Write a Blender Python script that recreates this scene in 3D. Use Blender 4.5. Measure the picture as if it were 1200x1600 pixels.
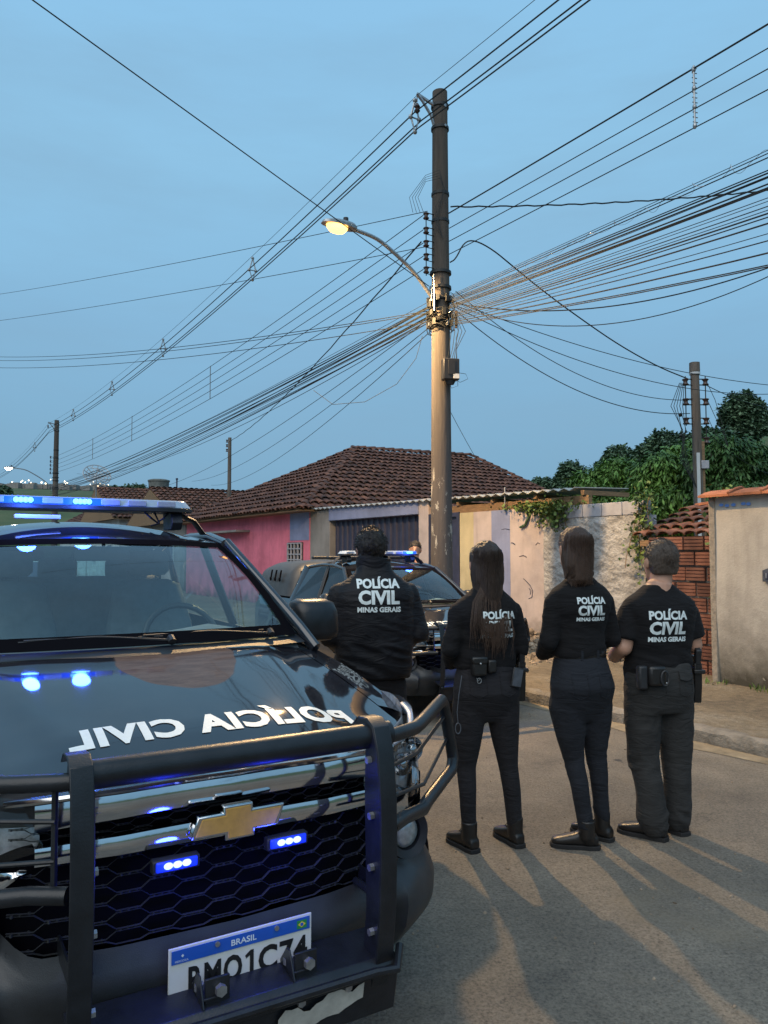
import bpy, bmesh, math, random
import numpy as np
from mathutils import Vector, Matrix
from mathutils.bvhtree import BVHTree
for o in list(bpy.data.objects): bpy.data.objects.remove(o)
S = bpy.context.scene
COL = S.collection
random.seed(7); RNG = np.random.default_rng(7)
R = math.radians

# ------------------------------------------------------------- camera, sky, light
cam_d = bpy.data.cameras.new('camera'); cam = bpy.data.objects.new('camera', cam_d); COL.objects.link(cam)
cam_d.sensor_fit = 'VERTICAL'; cam_d.sensor_height = 36.0; cam_d.lens = 1202/1600*36
cam_d.clip_start = 0.05; cam_d.clip_end = 3000
cam.location = (0, 0, 1.6); cam.rotation_euler = (R(90) + math.atan(65/1202), 0, 0)
S.camera = cam
w = bpy.data.worlds.new('World'); S.world = w; w.use_nodes = True
nt = w.node_tree; nt.nodes.clear()
def wn(t): return nt.nodes.new(t)
wo = wn('ShaderNodeOutputWorld'); bg = wn('ShaderNodeBackground'); tc = wn('ShaderNodeTexCoord'); sx = wn('ShaderNodeSeparateXYZ')
rp = wn('ShaderNodeValToRGB'); nt.links.new(tc.outputs['Generated'], sx.inputs[0])
nz = wn('ShaderNodeTexNoise'); nz.inputs['Scale'].default_value = 1.6; nz.inputs['Detail'].default_value = 3
mp = wn('ShaderNodeMapping'); mp.inputs['Scale'].default_value = (1, 1, 3.5)
nt.links.new(tc.outputs['Generated'], mp.inputs[0]); nt.links.new(mp.outputs[0], nz.inputs['Vector'])
ma = wn('ShaderNodeMath'); ma.operation = 'MULTIPLY_ADD'; ma.inputs[1].default_value = 0.16
ms = wn('ShaderNodeMath'); ms.operation = 'SUBTRACT'; ms.inputs[1].default_value = 0.08
nt.links.new(nz.outputs['Fac'], ma.inputs[0]); nt.links.new(sx.outputs['Z'], ma.inputs[2]); nt.links.new(ma.outputs[0], ms.inputs[0])
nt.links.new(ms.outputs[0], rp.inputs[0])
cr = rp.color_ramp
cr.elements[0].position = 0.0; cr.elements[0].color = (0.165, 0.315, 0.450, 1)
cr.elements[1].position = 1.0; cr.elements[1].color = (0.215, 0.450, 0.680, 1)
for p, c in ((0.12, (0.190, 0.365, 0.520)), (0.28, (0.212, 0.415, 0.610)), (0.45, (0.245, 0.485, 0.700)), (0.7, (0.235, 0.475, 0.715))):
    e = cr.elements.new(p); e.color = (*c, 1)
n3 = wn('ShaderNodeTexNoise'); n3.inputs['Scale'].default_value = 2.2; n3.inputs['Detail'].default_value = 5; n3.inputs['Roughness'].default_value = .6
mp3 = wn('ShaderNodeMapping'); mp3.inputs['Scale'].default_value = (1, 1, 4.5); nt.links.new(tc.outputs['Generated'], mp3.inputs[0]); nt.links.new(mp3.outputs[0], n3.inputs['Vector'])
mr3 = wn('ShaderNodeMapRange'); mr3.inputs[1].default_value = .42; mr3.inputs[2].default_value = .72; mr3.inputs[3].default_value = 0; mr3.inputs[4].default_value = .38; nt.links.new(n3.outputs['Fac'], mr3.inputs[0])
mx3 = wn('ShaderNodeMix'); mx3.data_type = 'RGBA'; nt.links.new(mr3.outputs[0], mx3.inputs[0]); nt.links.new(rp.outputs[0], mx3.inputs[6]); mx3.inputs[7].default_value = (0.205, 0.350, 0.490, 1)
nt.links.new(mx3.outputs[2], bg.inputs[0]); bg.inputs[1].default_value = 1.15
nt.links.new(bg.outputs[0], wo.inputs[0])
# last glow of the sky after sunset: a very weak, very soft sun high behind the camera
sd = bpy.data.lights.new('dusk_sun', 'SUN'); sd.energy = 2.0; sd.angle = R(70); sd.color = (1.0, 0.91, 0.80)
so = bpy.data.objects.new('dusk_sun', sd); COL.objects.link(so); so.rotation_euler = (R(38), R(-20), 0)
S.view_settings.view_transform = 'Standard'; S.view_settings.look = 'None'
S.view_settings.exposure = 0.0; S.view_settings.gamma = 1.0; S.view_settings.use_curve_mapping = False
S.render.engine = 'CYCLES'

# ------------------------------------------------------------- street frame
N_ = Vector((0.848, 0.530, 0)); T_ = Vector((-0.530, 0.848, 0))
N_.normalize(); T_.normalize()
def NS(n, s, z=0.0): return Vector((n*N_.x + s*T_.x, n*N_.y + s*T_.y, z))
YAW = math.atan2(T_.y, T_.x)             # local x runs along the street when rotated by this

# ------------------------------------------------------------- vector noise (numpy)
def _h(ix, iy, iz):
    n = (ix*374761393 + iy*668265263 + iz*2147483647 + 1013904223) & 0xffffffff
    n = ((n ^ (n >> 13))*1274126177) & 0xffffffff
    return ((n ^ (n >> 16)) & 0xffff)/65535.0
def vnoise(P):
    P = np.asarray(P, float); i = np.floor(P).astype(np.int64); f = P-i; f = f*f*(3-2*f)
    r = 0
    for dx in (0, 1):
        for dy in (0, 1):
            for dz in (0, 1):
                wgt = (f[:, 0] if dx else 1-f[:, 0])*(f[:, 1] if dy else 1-f[:, 1])*(f[:, 2] if dz else 1-f[:, 2])
                r = r + wgt*_h(i[:, 0]+dx, i[:, 1]+dy, i[:, 2]+dz)
    return r*2-1
def fbm(P, o=4):
    r = 0; a = 1; t = 0; P = np.asarray(P, float)
    for k in range(o):
        r = r + a*vnoise(P*2**k+k*17.3); t += a; a *= .5
    return r/t

# ------------------------------------------------------------- mesh helpers
class MB:
    def __init__(s): s.v = []; s.f = []
    def add(s, v, f):
        b = len(s.v); s.v.extend([tuple(q) for q in v]); s.f.extend([tuple(i+b for i in q) for q in f]); return s
    def box(s, c, d, rot=None):
        x, y, z = d[0]/2, d[1]/2, d[2]/2
        v = [Vector(q) for q in ((-x,-y,-z),(x,-y,-z),(x,y,-z),(-x,y,-z),(-x,-y,z),(x,-y,z),(x,y,z),(-x,y,z))]
        if rot is not None: v = [rot @ q for q in v]
        c = Vector(c); v = [q+c for q in v]
        return s.add(v, [(0,3,2,1),(4,5,6,7),(0,1,5,4),(1,2,6,5),(2,3,7,6),(3,0,4,7)])
    def tube(s, path, r, n=8, cap=True, flat=1.0, up=None):
        path = [Vector(p) for p in path]; m = len(path)
        rr = r if hasattr(r, '__len__') else [r]*m
        t0 = (path[1]-path[0]).normalized()
        u = Vector(up) if up is not None else (Vector((0,0,1)) if abs(t0.z) < .9 else Vector((0,1,0)))
        V = []; 
        for i, p in enumerate(path):
            t = (path[min(i+1, m-1)]-path[max(i-1, 0)])
            t = t.normalized() if t.length > 1e-9 else t0
            a = u - t*u.dot(t); a = a.normalized() if a.length > 1e-6 else t.orthogonal().normalized(); u = a
            b = t.cross(a)
            q = rr[i]; ra, rb = (q if hasattr(q, '__len__') else (q*flat, q))
            for k in range(n):
                th = 2*math.pi*k/n
                V.append(p + a*(math.cos(th)*ra) + b*(math.sin(th)*rb))
        F = [(i*n+k, i*n+(k+1) % n, (i+1)*n+(k+1) % n, (i+1)*n+k) for i in range(m-1) for k in range(n)]
        if cap: F += [tuple(range(n-1, -1, -1)), tuple((m-1)*n+k for k in range(n))]
        return s.add(V, F)
    def loft(s, secs, n=24, e=2.0, cap=True):
        # horizontal sections (z, cx, cy, rx, ry)
        V = []
        for (z, cx, cy, rx, ry) in secs:
            for k in range(n):
                th = 2*math.pi*k/n; c, q = math.cos(th), math.sin(th)
                V.append((cx+rx*math.copysign(abs(c)**(2/e), c), cy+ry*math.copysign(abs(q)**(2/e), q), z))
        m = len(secs)
        F = [(i*n+k, i*n+(k+1) % n, (i+1)*n+(k+1) % n, (i+1)*n+k) for i in range(m-1) for k in range(n)]
        if cap: F += [tuple(range(n-1, -1, -1)), tuple((m-1)*n+k for k in range(n))]
        return s.add(V, F)
    def grid(s, P, nu, nv):
        return s.add(P, [(i*nv+j, i*nv+j+1, (i+1)*nv+j+1, (i+1)*nv+j) for i in range(nu-1) for j in range(nv-1)])
    def ball(s, c, r, n=12, m=8, rot=None):
        r = r if hasattr(r, '__len__') else (r, r, r); V = []
        for i in range(m+1):
            ph = math.pi*i/m
            for k in range(n):
                th = 2*math.pi*k/n
                q = Vector((r[0]*math.sin(ph)*math.cos(th), r[1]*math.sin(ph)*math.sin(th), -r[2]*math.cos(ph)))
                if rot is not None: q = rot @ q
                V.append(q+Vector(c))
        return s.add(V, [(i*n+k, i*n+(k+1) % n, (i+1)*n+(k+1) % n, (i+1)*n+k) for i in range(m) for k in range(n)])
    def prism(s, poly, axis, a, b):
        # polygon in the plane across axis (0:x ->(y,z), 1:y->(x,z), 2:z->(x,y)), from a to b
        def P(p, t): return {0: (t, p[0], p[1]), 1: (p[0], t, p[1]), 2: (p[0], p[1], t)}[axis]
        n = len(poly); V = [P(p, a) for p in poly]+[P(p, b) for p in poly]
        return s.add(V, [tuple(range(n)), tuple(range(2*n-1, n-1, -1))]+[(i, (i+1) % n, n+(i+1) % n, n+i) for i in range(n)])
    def mesh(s, name, mat, smooth=40, fix=True):
        me = bpy.data.meshes.new(name); me.from_pydata([tuple(v) for v in s.v], [], s.f)
        if fix:
            bm = bmesh.new(); bm.from_mesh(me); bmesh.ops.remove_doubles(bm, verts=bm.verts, dist=1e-5)
            bmesh.ops.recalc_face_normals(bm, faces=bm.faces); bm.to_mesh(me); bm.free()
        if mat: me.materials.append(mat)
        if smooth:
            me.shade_smooth()
            me.set_sharp_from_angle(angle=R(smooth))
        return me
    def build(s, name, mat, parent=None, smooth=40, bevel=0, fix=True, **tags):
        return link(s.mesh(name, mat, smooth, fix), name, parent, bevel, **tags)
def link(me, name, parent=None, bevel=0, label=None, cat=None, group=None, kind=None, loc=None, rot=None):
    o = bpy.data.objects.new(name, me); COL.objects.link(o)
    if parent is not None: o.parent = parent
    if loc is not None: o.location = loc
    if rot is not None: o.rotation_euler = rot
    if bevel:
        b = o.modifiers.new('bevel', 'BEVEL'); b.width = bevel; b.segments = 2; b.limit_method = 'ANGLE'; b.angle_limit = R(35)
    tag(o, label, cat, group, kind); return o
def tag(o, label=None, cat=None, group=None, kind=None):
    if label: o['label'] = label
    if cat: o['category'] = cat
    if group: o['group'] = group
    if kind: o['kind'] = kind
    return o
def empty(name, loc=(0,0,0), rz=0, label=None, cat=None, group=None, parent=None):
    o = bpy.data.objects.new(name, None); COL.objects.link(o); o.location = loc; o.rotation_euler = (0, 0, rz); o.empty_display_size = .1
    if parent is not None: o.parent = parent
    return tag(o, label, cat, group)
def kids(o): return [c for c in bpy.data.objects if c.parent == o]
def copy_tree(o, parent=None):
    c = o.copy(); COL.objects.link(c); c.parent = parent
    for ch in kids(o): copy_tree(ch, c)
    return c

# ------------------------------------------------------------- materials
def _mat(name):
    m = bpy.data.materials.new(name); m.use_nodes = True; t = m.node_tree
    return m, t, t.nodes['Principled BSDF']
def L(t, a, b): t.links.new(a, b)
def tex(t, kind='Noise', scale=5, detail=4, rough=.55, coord='Object', stretch=None, dist=0, rot=None):
    c = t.nodes.new('ShaderNodeTexCoord'); n = t.nodes.new('ShaderNodeTex'+kind)
    v = c.outputs[coord]
    if stretch or rot:
        mp = t.nodes.new('ShaderNodeMapping'); mp.inputs['Scale'].default_value = stretch or (1,1,1)
        if rot: mp.inputs['Rotation'].default_value = rot
        L(t, v, mp.inputs[0]); v = mp.outputs[0]
    L(t, v, n.inputs['Vector']); n.inputs['Scale'].default_value = scale
    if kind == 'Noise': n.inputs['Detail'].default_value = detail; n.inputs['Roughness'].default_value = rough; n.inputs['Distortion'].default_value = dist
    return n
def ramp(t, src, stops):
    r = t.nodes.new('ShaderNodeValToRGB'); L(t, src, r.inputs[0]); e = r.color_ramp.elements
    while len(e) < len(stops): e.new(.5)
    for i, (p, c) in enumerate(stops):
        e[i].position = p; e[i].color = (*c, 1) if hasattr(c, '__len__') else (c, c, c, 1)
    return r.outputs[0]
def mix(t, fac, a, b, mode='MIX'):
    m = t.nodes.new('ShaderNodeMix'); m.data_type = 'RGBA'; m.blend_type = mode
    if isinstance(fac, (int, float)): m.inputs[0].default_value = fac
    else: L(t, fac, m.inputs[0])
    for k, q in ((6, a), (7, b)):
        if hasattr(q, 'is_linked') or hasattr(q, 'node'): L(t, q, m.inputs[k])
        else: m.inputs[k].default_value = (*q, 1)
    return m.outputs[2]
def bump(t, b, src, strength=.3, dist=.01):
    n = t.nodes.new('ShaderNodeBump'); n.inputs['Strength'].default_value = strength; n.inputs['Distance'].default_value = dist
    L(t, src, n.inputs['Height']); 
    if b.inputs['Normal'].is_linked: L(t, b.inputs['Normal'].links[0].from_socket, n.inputs['Normal'])
    L(t, n.outputs[0], b.inputs['Normal'])
def simple(name, col, rough=.6, metal=0, var=.25, scale=8, bmp=.15, bscale=60, coat=0, spec=None, stretch=None, bdist=.003, trans=0):
    m, t, b = _mat(name)
    b.inputs['Roughness'].default_value = rough; b.inputs['Metallic'].default_value = metal
    if coat: b.inputs['Coat Weight'].default_value = coat; b.inputs['Coat Roughness'].default_value = .06
    if spec is not None: b.inputs['Specular IOR Level'].default_value = spec
    n = tex(t, 'Noise', scale, 5, .6, stretch=stretch)
    lo = tuple(c*(1-var) for c in col); hi = tuple(min(1, c*(1+var)) for c in col)
    L(t, ramp(t, n.outputs['Fac'], [(.3, lo), (.7, hi)]), b.inputs['Base Color'])
    if bmp:
        n2 = tex(t, 'Noise', bscale, 4, .6, stretch=stretch); bump(t, b, n2.outputs['Fac'], bmp, bdist)
    return m
def emis(name, col, k, base=(.1,.1,.1)):
    m, t, b = _mat(name); b.inputs['Emission Color'].default_value = (*col, 1); b.inputs['Emission Strength'].default_value = k
    b.inputs['Base Color'].default_value = (*base, 1); b.inputs['Roughness'].default_value = .3
    return m

def m_asphalt():
    m, t, b = _mat('asphalt')
    big = tex(t, 'Noise', .35, 5, .6, dist=.6); mid = tex(t, 'Noise', 2.2, 6, .65); fine = tex(t, 'Noise', 75, 4, .8)
    c1 = ramp(t, big.outputs['Fac'], [(.35, (.150,.134,.115)), (.65, (.210,.186,.152))])
    c2 = ramp(t, mid.outputs['Fac'], [(.3, (.70,.70,.70)), (.7, (1.18,1.16,1.12))])
    c = mix(t, 1, c1, c2, 'MULTIPLY')
    c3 = ramp(t, fine.outputs['Fac'], [(.32, (.45,.45,.45)), (.5, (1,1,1)), (.72, (1.5,1.48,1.42))])
    c = mix(t, 1, c, c3, 'MULTIPLY')
    # oil spots and sanded patches
    sp = tex(t, 'Noise', 3.1, 2, .5); spm = ramp(t, sp.outputs['Fac'], [(.70, 0), (.74, 1)])
    c = mix(t, spm, c, (.05,.05,.05))
    sa = tex(t, 'Noise', .9, 6, .7, dist=1.0); sam = ramp(t, sa.outputs['Fac'], [(.55, 0), (.72, .55)])
    c = mix(t, sam, c, (.20,.165,.115))
    vo = t.nodes.new('ShaderNodeTexVoronoi'); vo.feature = 'DISTANCE_TO_EDGE'; vo.inputs['Scale'].default_value = .55
    cd = t.nodes.new('ShaderNodeTexCoord'); nn = tex(t, 'Noise', 3, 4); vm = t.nodes.new('ShaderNodeVectorMath'); vm.operation = 'MULTIPLY_ADD'
    L(t, nn.outputs['Color'], vm.inputs[0]); vm.inputs[1].default_value = (.5,.5,.5); L(t, cd.outputs['Object'], vm.inputs[2]); L(t, vm.outputs[0], vo.inputs['Vector'])
    ckn = tex(t, 'Noise', 1.3, 3); ckr = ramp(t, ckn.outputs['Fac'], [(.50, 0), (.62, 1)]); ck0 = ramp(t, vo.outputs['Distance'], [(.0, .5), (.005, 0)]); ckm = t.nodes.new('ShaderNodeMath'); ckm.operation = 'MULTIPLY'; L(t, ck0, ckm.inputs[0]); L(t, ckr, ckm.inputs[1]); ck = ckm.outputs[0]
    c = mix(t, ck, c, (.035,.033,.03))
    L(t, c, b.inputs['Base Color']); b.inputs['Roughness'].default_value = .82; b.inputs['Specular IOR Level'].default_value = .35
    bump(t, b, fine.outputs['Fac'], .9, .010); bump(t, b, mid.outputs['Fac'], .4, .02)
    return m
def m_plaster(name, col, dirt=(.06,.055,.04), top=1.2, rough_b=.4, stain=.5):
    m, t, b = _mat(name)
    n = tex(t, 'Noise', 1.3, 6, .65); c = ramp(t, n.outputs['Fac'], [(.3, tuple(x*.72 for x in col)), (.55, col), (.75, tuple(min(1, x*1.15) for x in col))])
    st = tex(t, 'Noise', 3.0, 5, .6, stretch=(1,1,.12)); sm = ramp(t, st.outputs['Fac'], [(.52, 0), (.75, stain)])
    c = mix(t, sm, c, tuple(x*.45 for x in col))
    # damp and splash dirt near the ground with a ragged upper edge
    geo = t.nodes.new('ShaderNodeTexCoord'); sp = t.nodes.new('ShaderNodeSeparateXYZ'); L(t, geo.outputs['Object'], sp.inputs[0])
    nn = tex(t, 'Noise', 2.2, 6, .65); mm = t.nodes.new('ShaderNodeMath'); mm.operation = 'MULTIPLY_ADD'; mm.inputs[1].default_value = -1.3
    L(t, nn.outputs['Fac'], mm.inputs[0]); L(t, sp.outputs['Z'], mm.inputs[2])
    dm = ramp(t, mm.outputs[0], [(.0, .0), (.001, .9), (.4, 0)]) if False else None
    m2 = t.nodes.new('ShaderNodeMapRange'); L(t, mm.outputs[0], m2.inputs[0]); m2.inputs[1].default_value = -.55; m2.inputs[2].default_value = -.55+top*.5
    m2.inputs[3].default_value = .92; m2.inputs[4].default_value = 0
    c = mix(t, m2.outputs[0], c, dirt)
    ch = tex(t, 'Noise', 9, 4, .6); cm = ramp(t, ch.outputs['Fac'], [(.66, 0), (.69, .6)]); 
    mu = t.nodes.new('ShaderNodeMath'); mu.operation = 'MULTIPLY'; L(t, cm, mu.inputs[0]); L(t, m2.outputs[0], mu.inputs[1])
    c = mix(t, mu.outputs[0], c, (.42,.40,.34))
    L(t, c, b.inputs['Base Color']); b.inputs['Roughness'].default_value = .9; b.inputs['Specular IOR Level'].default_value = .2
    f = tex(t, 'Noise', 35, 5, .7); bump(t, b, f.outputs['Fac'], rough_b, .012)
    return m
def m_paint(name='dark car paint', patch=False):
    m, t, b = _mat(name)
    fl = tex(t, 'Noise', 900, 1, .5)
    c = ramp(t, fl.outputs['Fac'], [(.3, (.009,.011,.016)), (.7, (.016,.019,.027))])
    dn = tex(t, 'Noise', 3.5, 7, .7); dust = ramp(t, dn.outputs['Fac'], [(.45, 0), (.8, .12)])
    c = mix(t, dust, c, (.11,.10,.085))
    dr = tex(t, 'Noise', 26, 3, .6); sp = tex(t, 'Voronoi', 38); spm = ramp(t, sp.outputs['Distance'], [(.04, .55), (.09, 0)])
    msk = ramp(t, dr.outputs['Fac'], [(.58, 0), (.64, 1)]); mu = t.nodes.new('ShaderNodeMath'); mu.operation = 'MULTIPLY'; L(t, spm, mu.inputs[0]); L(t, msk, mu.inputs[1])
    c = mix(t, mu.outputs[0], c, (.16,.15,.13))
    if patch:
        # faded, sun-worn patch of primer on the bonnet (irregular outline of its own)
        co = t.nodes.new('ShaderNodeTexCoord'); nd = tex(t, 'Noise', 2.6, 2, .4); vm = t.nodes.new('ShaderNodeVectorMath'); vm.operation = 'MULTIPLY_ADD'
        L(t, nd.outputs['Color'], vm.inputs[0]); vm.inputs[1].default_value = (.20,.20,0); L(t, co.outputs['Object'], vm.inputs[2])
        mp = t.nodes.new('ShaderNodeMapping'); mp.vector_type = 'TEXTURE'; mp.inputs['Location'].default_value = (-.93, .205, 0); mp.inputs['Scale'].default_value = (.40, .235, 9)
        mp.inputs['Rotation'].default_value = (0, 0, R(-12))
        L(t, vm.outputs[0], mp.inputs[0]); ln = t.nodes.new('ShaderNodeVectorMath'); ln.operation = 'LENGTH'; L(t, mp.outputs[0], ln.inputs[0])
        pm = ramp(t, ln.outputs['Value'], [(.93, .85), (.97, 0)])
        stx = tex(t, 'Noise', 30, 6, .8, stretch=(1, .25, 1), rot=(0,0,R(35))); pc = ramp(t, stx.outputs['Fac'], [(.3, (.075,.052,.046)), (.7, (.165,.120,.10))])
        c = mix(t, pm, c, pc)
        r = ramp(t, pm, [(0, .4), (1, .5)]); L(t, r, b.inputs['Roughness'])
        cw = ramp(t, pm, [(0, 1), (.85, .25)]); L(t, cw, b.inputs['Coat Weight'])
    else:
        b.inputs['Roughness'].default_value = .4; b.inputs['Coat Weight'].default_value = 1
    L(t, c, b.inputs['Base Color']); b.inputs['Metallic'].default_value = .0; b.inputs['Coat Roughness'].default_value = .045; b.inputs['Coat IOR'].default_value = 1.75
    b.inputs['Specular IOR Level'].default_value = 0
    dn2 = tex(t, 'Noise', 2.1, 2, .5); bump(t, b, dn2.outputs['Fac'], .06, .02)
    return m
def m_glass(name, tint, tfac=.5, rough=.0, ior=1.5):
    m = bpy.data.materials.new(name); m.use_nodes = True; t = m.node_tree; t.nodes.clear()
    o = t.nodes.new('ShaderNodeOutputMaterial'); tr = t.nodes.new('ShaderNodeBsdfTransparent'); tr.inputs[0].default_value = (*tint, 1)
    gl = t.nodes.new('ShaderNodeBsdfGlossy'); gl.inputs['Roughness'].default_value = rough; gl.inputs[0].default_value = (.95,.97,1,1)
    ge = t.nodes.new('ShaderNodeNewGeometry'); dt = t.nodes.new('ShaderNodeVectorMath'); dt.operation = 'DOT_PRODUCT'; L(t, ge.outputs['Normal'], dt.inputs[0]); L(t, ge.outputs['Incoming'], dt.inputs[1])
    def mth(op, a, b=None):
        n = t.nodes.new('ShaderNodeMath'); n.operation = op
        for i, q in enumerate((a, b)):
            if q is None: continue
            if isinstance(q, (int, float)): n.inputs[i].default_value = q
            else: L(t, q, n.inputs[i])
        return n
    f0 = ((ior-1)/(ior+1))**2
    ab = mth('ABSOLUTE', dt.outputs['Value']); om = mth('SUBTRACT', 1.0, ab.outputs[0]); pw = mth('POWER', om.outputs[0], 5.0); ml = mth('MULTIPLY', pw.outputs[0], 1-f0); fr = mth('ADD', ml.outputs[0], f0)
    df = t.nodes.new('ShaderNodeBsdfDiffuse'); df.inputs[0].default_value = (.25,.27,.27,1)
    nn = tex(t, 'Noise', 3, 5, .7); dm = ramp(t, nn.outputs['Fac'], [(.4, .006), (.8, .05)])
    ms = t.nodes.new('ShaderNodeMixShader'); L(t, fr.outputs[0], ms.inputs[0]); L(t, tr.outputs[0], ms.inputs[1]); L(t, gl.outputs[0], ms.inputs[2])
    m2 = t.nodes.new('ShaderNodeMixShader'); L(t, dm, m2.inputs[0]); L(t, ms.outputs[0], m2.inputs[1]); L(t, df.outputs[0], m2.inputs[2])
    L(t, m2.outputs[0], o.inputs[0]); return m
def m_cloth(name, col, rough=.9, weave=900, sheen=.04, fold=.0):
    m, t, b = _mat(name)
    n = tex(t, 'Noise', 5, 5, .6); L(t, ramp(t, n.outputs['Fac'], [(.3, tuple(c*.75 for c in col)), (.7, tuple(c*1.3 for c in col))]), b.inputs['Base Color'])
    b.inputs['Roughness'].default_value = rough; b.inputs['Specular IOR Level'].default_value = .25
    b.inputs['Sheen Weight'].default_value = sheen; b.inputs['Sheen Roughness'].default_value = .6; b.inputs['Sheen Tint'].default_value = (.5,.5,.55,1)
    wv = tex(t, 'Noise', weave, 2, .5); bump(t, b, wv.outputs['Fac'], .25, .0015)
    f2 = tex(t, 'Noise', 9, 3, .55, stretch=(.6,.6,2.0), dist=1.5); bump(t, b, f2.outputs['Fac'], .5, .025)
    return m
def m_tile(name, a, b_, c_):
    m, t, b = _mat(name)
    oi = t.nodes.new('ShaderNodeObjectInfo')
    n = tex(t, 'Noise', 2.2, 5, .7, coord='Object'); 
    ge = t.nodes.new('ShaderNodeNewGeometry'); wv = t.nodes.new('ShaderNodeTexNoise'); wv.inputs['Scale'].default_value = 4.2; wv.inputs['Detail'].default_value = 6; L(t, ge.outputs['Position'], wv.inputs['Vector'])
    c = ramp(t, wv.outputs['Fac'], [(.32, a), (.5, b_), (.7, c_)])
    c2 = ramp(t, oi.outputs['Random'], [(0, (.65,.65,.68)), (1, (1.3,1.25,1.2))])
    L(t, mix(t, 1, c, c2, 'MULTIPLY'), b.inputs['Base Color']); b.inputs['Roughness'].default_value = .9
    f = tex(t, 'Noise', 40, 4, .6); bump(t, b, f.outputs['Fac'], .3, .01); return m
def m_leaf(name, dark, light, scale=1.6):
    m, t, b = _mat(name)
    ge = t.nodes.new('ShaderNodeNewGeometry'); n = t.nodes.new('ShaderNodeTexNoise'); n.inputs['Scale'].default_value = scale; n.inputs['Detail'].default_value = 4; L(t, ge.outputs['Position'], n.inputs['Vector'])
    c = ramp(t, n.outputs['Fac'], [(.35, dark), (.68, light)])
    wn_ = t.nodes.new('ShaderNodeTexWhiteNoise'); wn_.noise_dimensions = '1D'; L(t, ge.outputs['Random Per Island'], wn_.inputs['W'])
    c = mix(t, 1, c, ramp(t, ge.outputs['Random Per Island'], [(0, (.6,.6,.6)), (1, (1.35,1.35,1.3))]), 'MULTIPLY')
    L(t, c, b.inputs['Base Color']); b.inputs['Roughness'].default_value = .55; b.inputs['Specular IOR Level'].default_value = .3
    return m
MT = {}
MT['asphalt'] = m_asphalt()
MT['paint'] = m_paint(); MT['hood'] = m_paint('worn bonnet paint', True)
MT['bar'] = simple('powder coated steel', (.011,.013,.017), .36, 0, .35, 14, .25, 160, spec=.45)
MT['plastic'] = simple('black grained plastic', (.016,.017,.020), .5, 0, .2, 10, .3, 420)
MT['gplastic'] = simple('grey bumper plastic', (.028,.031,.036), .42, 0, .3, 6, .2, 300)
MT['dark'] = simple('dark void', (.006,.006,.008), .8, 0, .1, 4, 0, spec=0)
MT['chrome'] = simple('chrome', (.66,.67,.69), .09, 1, .12, 5, .05, 40)
MT['steel'] = simple('galvanised steel', (.35,.36,.37), .45, .8, .25, 30, .2, 90)
MT['gold'] = simple('gold emblem', (.50,.27,.03), .5, 0, .12, 40, .15, 200)
MT['rubber'] = simple('tyre rubber', (.012,.012,.013), .85, 0, .3, 20, .3, 100)
MT['white'] = simple('white reflective lettering', (.62,.69,.70), .5, 0, .05, 50, .05, 300)
MT['cream'] = simple('bare primer', (.40,.39,.35), .7, 0, .2, 20, .4, 50)
MT['glass'] = m_glass('windscreen glass', (.72,.90,.92), ior=1.95); MT['dglass'] = m_glass('dark tinted glass', (.10,.12,.13), ior=1.4)
MT['lens'] = m_glass('clear lamp lens', (.85,.88,.9))
MT['led_on'] = emis('lit blue led', (.14,.66,1.0), 2.6); MT['led_off'] = simple('unlit led', (.30,.34,.42), .2, 0, .1, 60, .1, 90)
MT['led_on2'] = emis('lit grille led', (.30,.42,1.0), 3.0); MT['led_deep'] = emis('lit blue strobe', (.03,.05,1.0), 14)
MT['led_dim'] = emis('glowing blue lens', (.0,.03,1.0), .7, (.02,.04,.25))
MT['tee'] = m_cloth('black cotton', (.0050,.0048,.0058)); MT['jkt'] = m_cloth('black nylon jacket', (.0055,.0058,.0085), .62, 500, .04)
MT['pant'] = m_cloth('black trousers', (.0135,.0130,.0155)); MT['pant2'] = m_cloth('charcoal cargo trousers', (.026,.026,.026))
MT['leather'] = simple('black leather', (.012,.011,.011), .38, 0, .3, 30, .4, 120)
MT['skin'] = simple('skin', (.40,.22,.15), .5, 0, .12, 12, .2, 150)

# ------------------------------------------------------------- lettering
def text2d(s, size, bold=.02, step=.02, width=None, height=None, squeeze=1.0, shear=0, spacing=1.0):
    cu = bpy.data.curves.new('lettering', 'FONT'); cu.body = s; cu.size = size; cu.offset = bold*size; cu.align_x = 'LEFT'; cu.resolution_u = 3
    cu.shear = shear; cu.space_character = spacing
    ob = bpy.data.objects.new('lettering', cu); COL.objects.link(ob)
    dg = bpy.context.evaluated_depsgraph_get(); dg.update(); me = bpy.data.meshes.new_from_object(ob.evaluated_get(dg))
    bpy.data.objects.remove(ob); bm = bmesh.new(); bm.from_mesh(me); bmesh.ops.remove_doubles(bm, verts=bm.verts, dist=1e-6)
    xs = [v.co.x for v in bm.verts]; ys = [v.co.y for v in bm.verts]
    x0, x1, y0, y1 = min(xs), max(xs), min(ys), max(ys)
    k = (width/(x1-x0)) if width else squeeze
    ky = (height/(y1-y0)) if height else 1.0
    for v in bm.verts: v.co.x = (v.co.x-x0)*k; v.co.y = (v.co.y-(y0 if height else 0))*ky
    W = (x1-x0)*k; H = (y1-y0)*ky
    if step:
        for ax, m in ((0, W), (1, H)):
            q = step
            while q < m:
                co = [0,0,0]; no = [0,0,0]; co[ax] = q; no[ax] = 1
                bmesh.ops.bisect_plane(bm, geom=bm.verts[:]+bm.edges[:]+bm.faces[:], plane_co=co, plane_no=no); q += step
    bm.verts.ensure_lookup_table(); v = [(a.co.x, a.co.y) for a in bm.verts]; f = [tuple(p.index for p in fc.verts) for fc in bm.faces]
    bm.free(); return v, f, W, H
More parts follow.
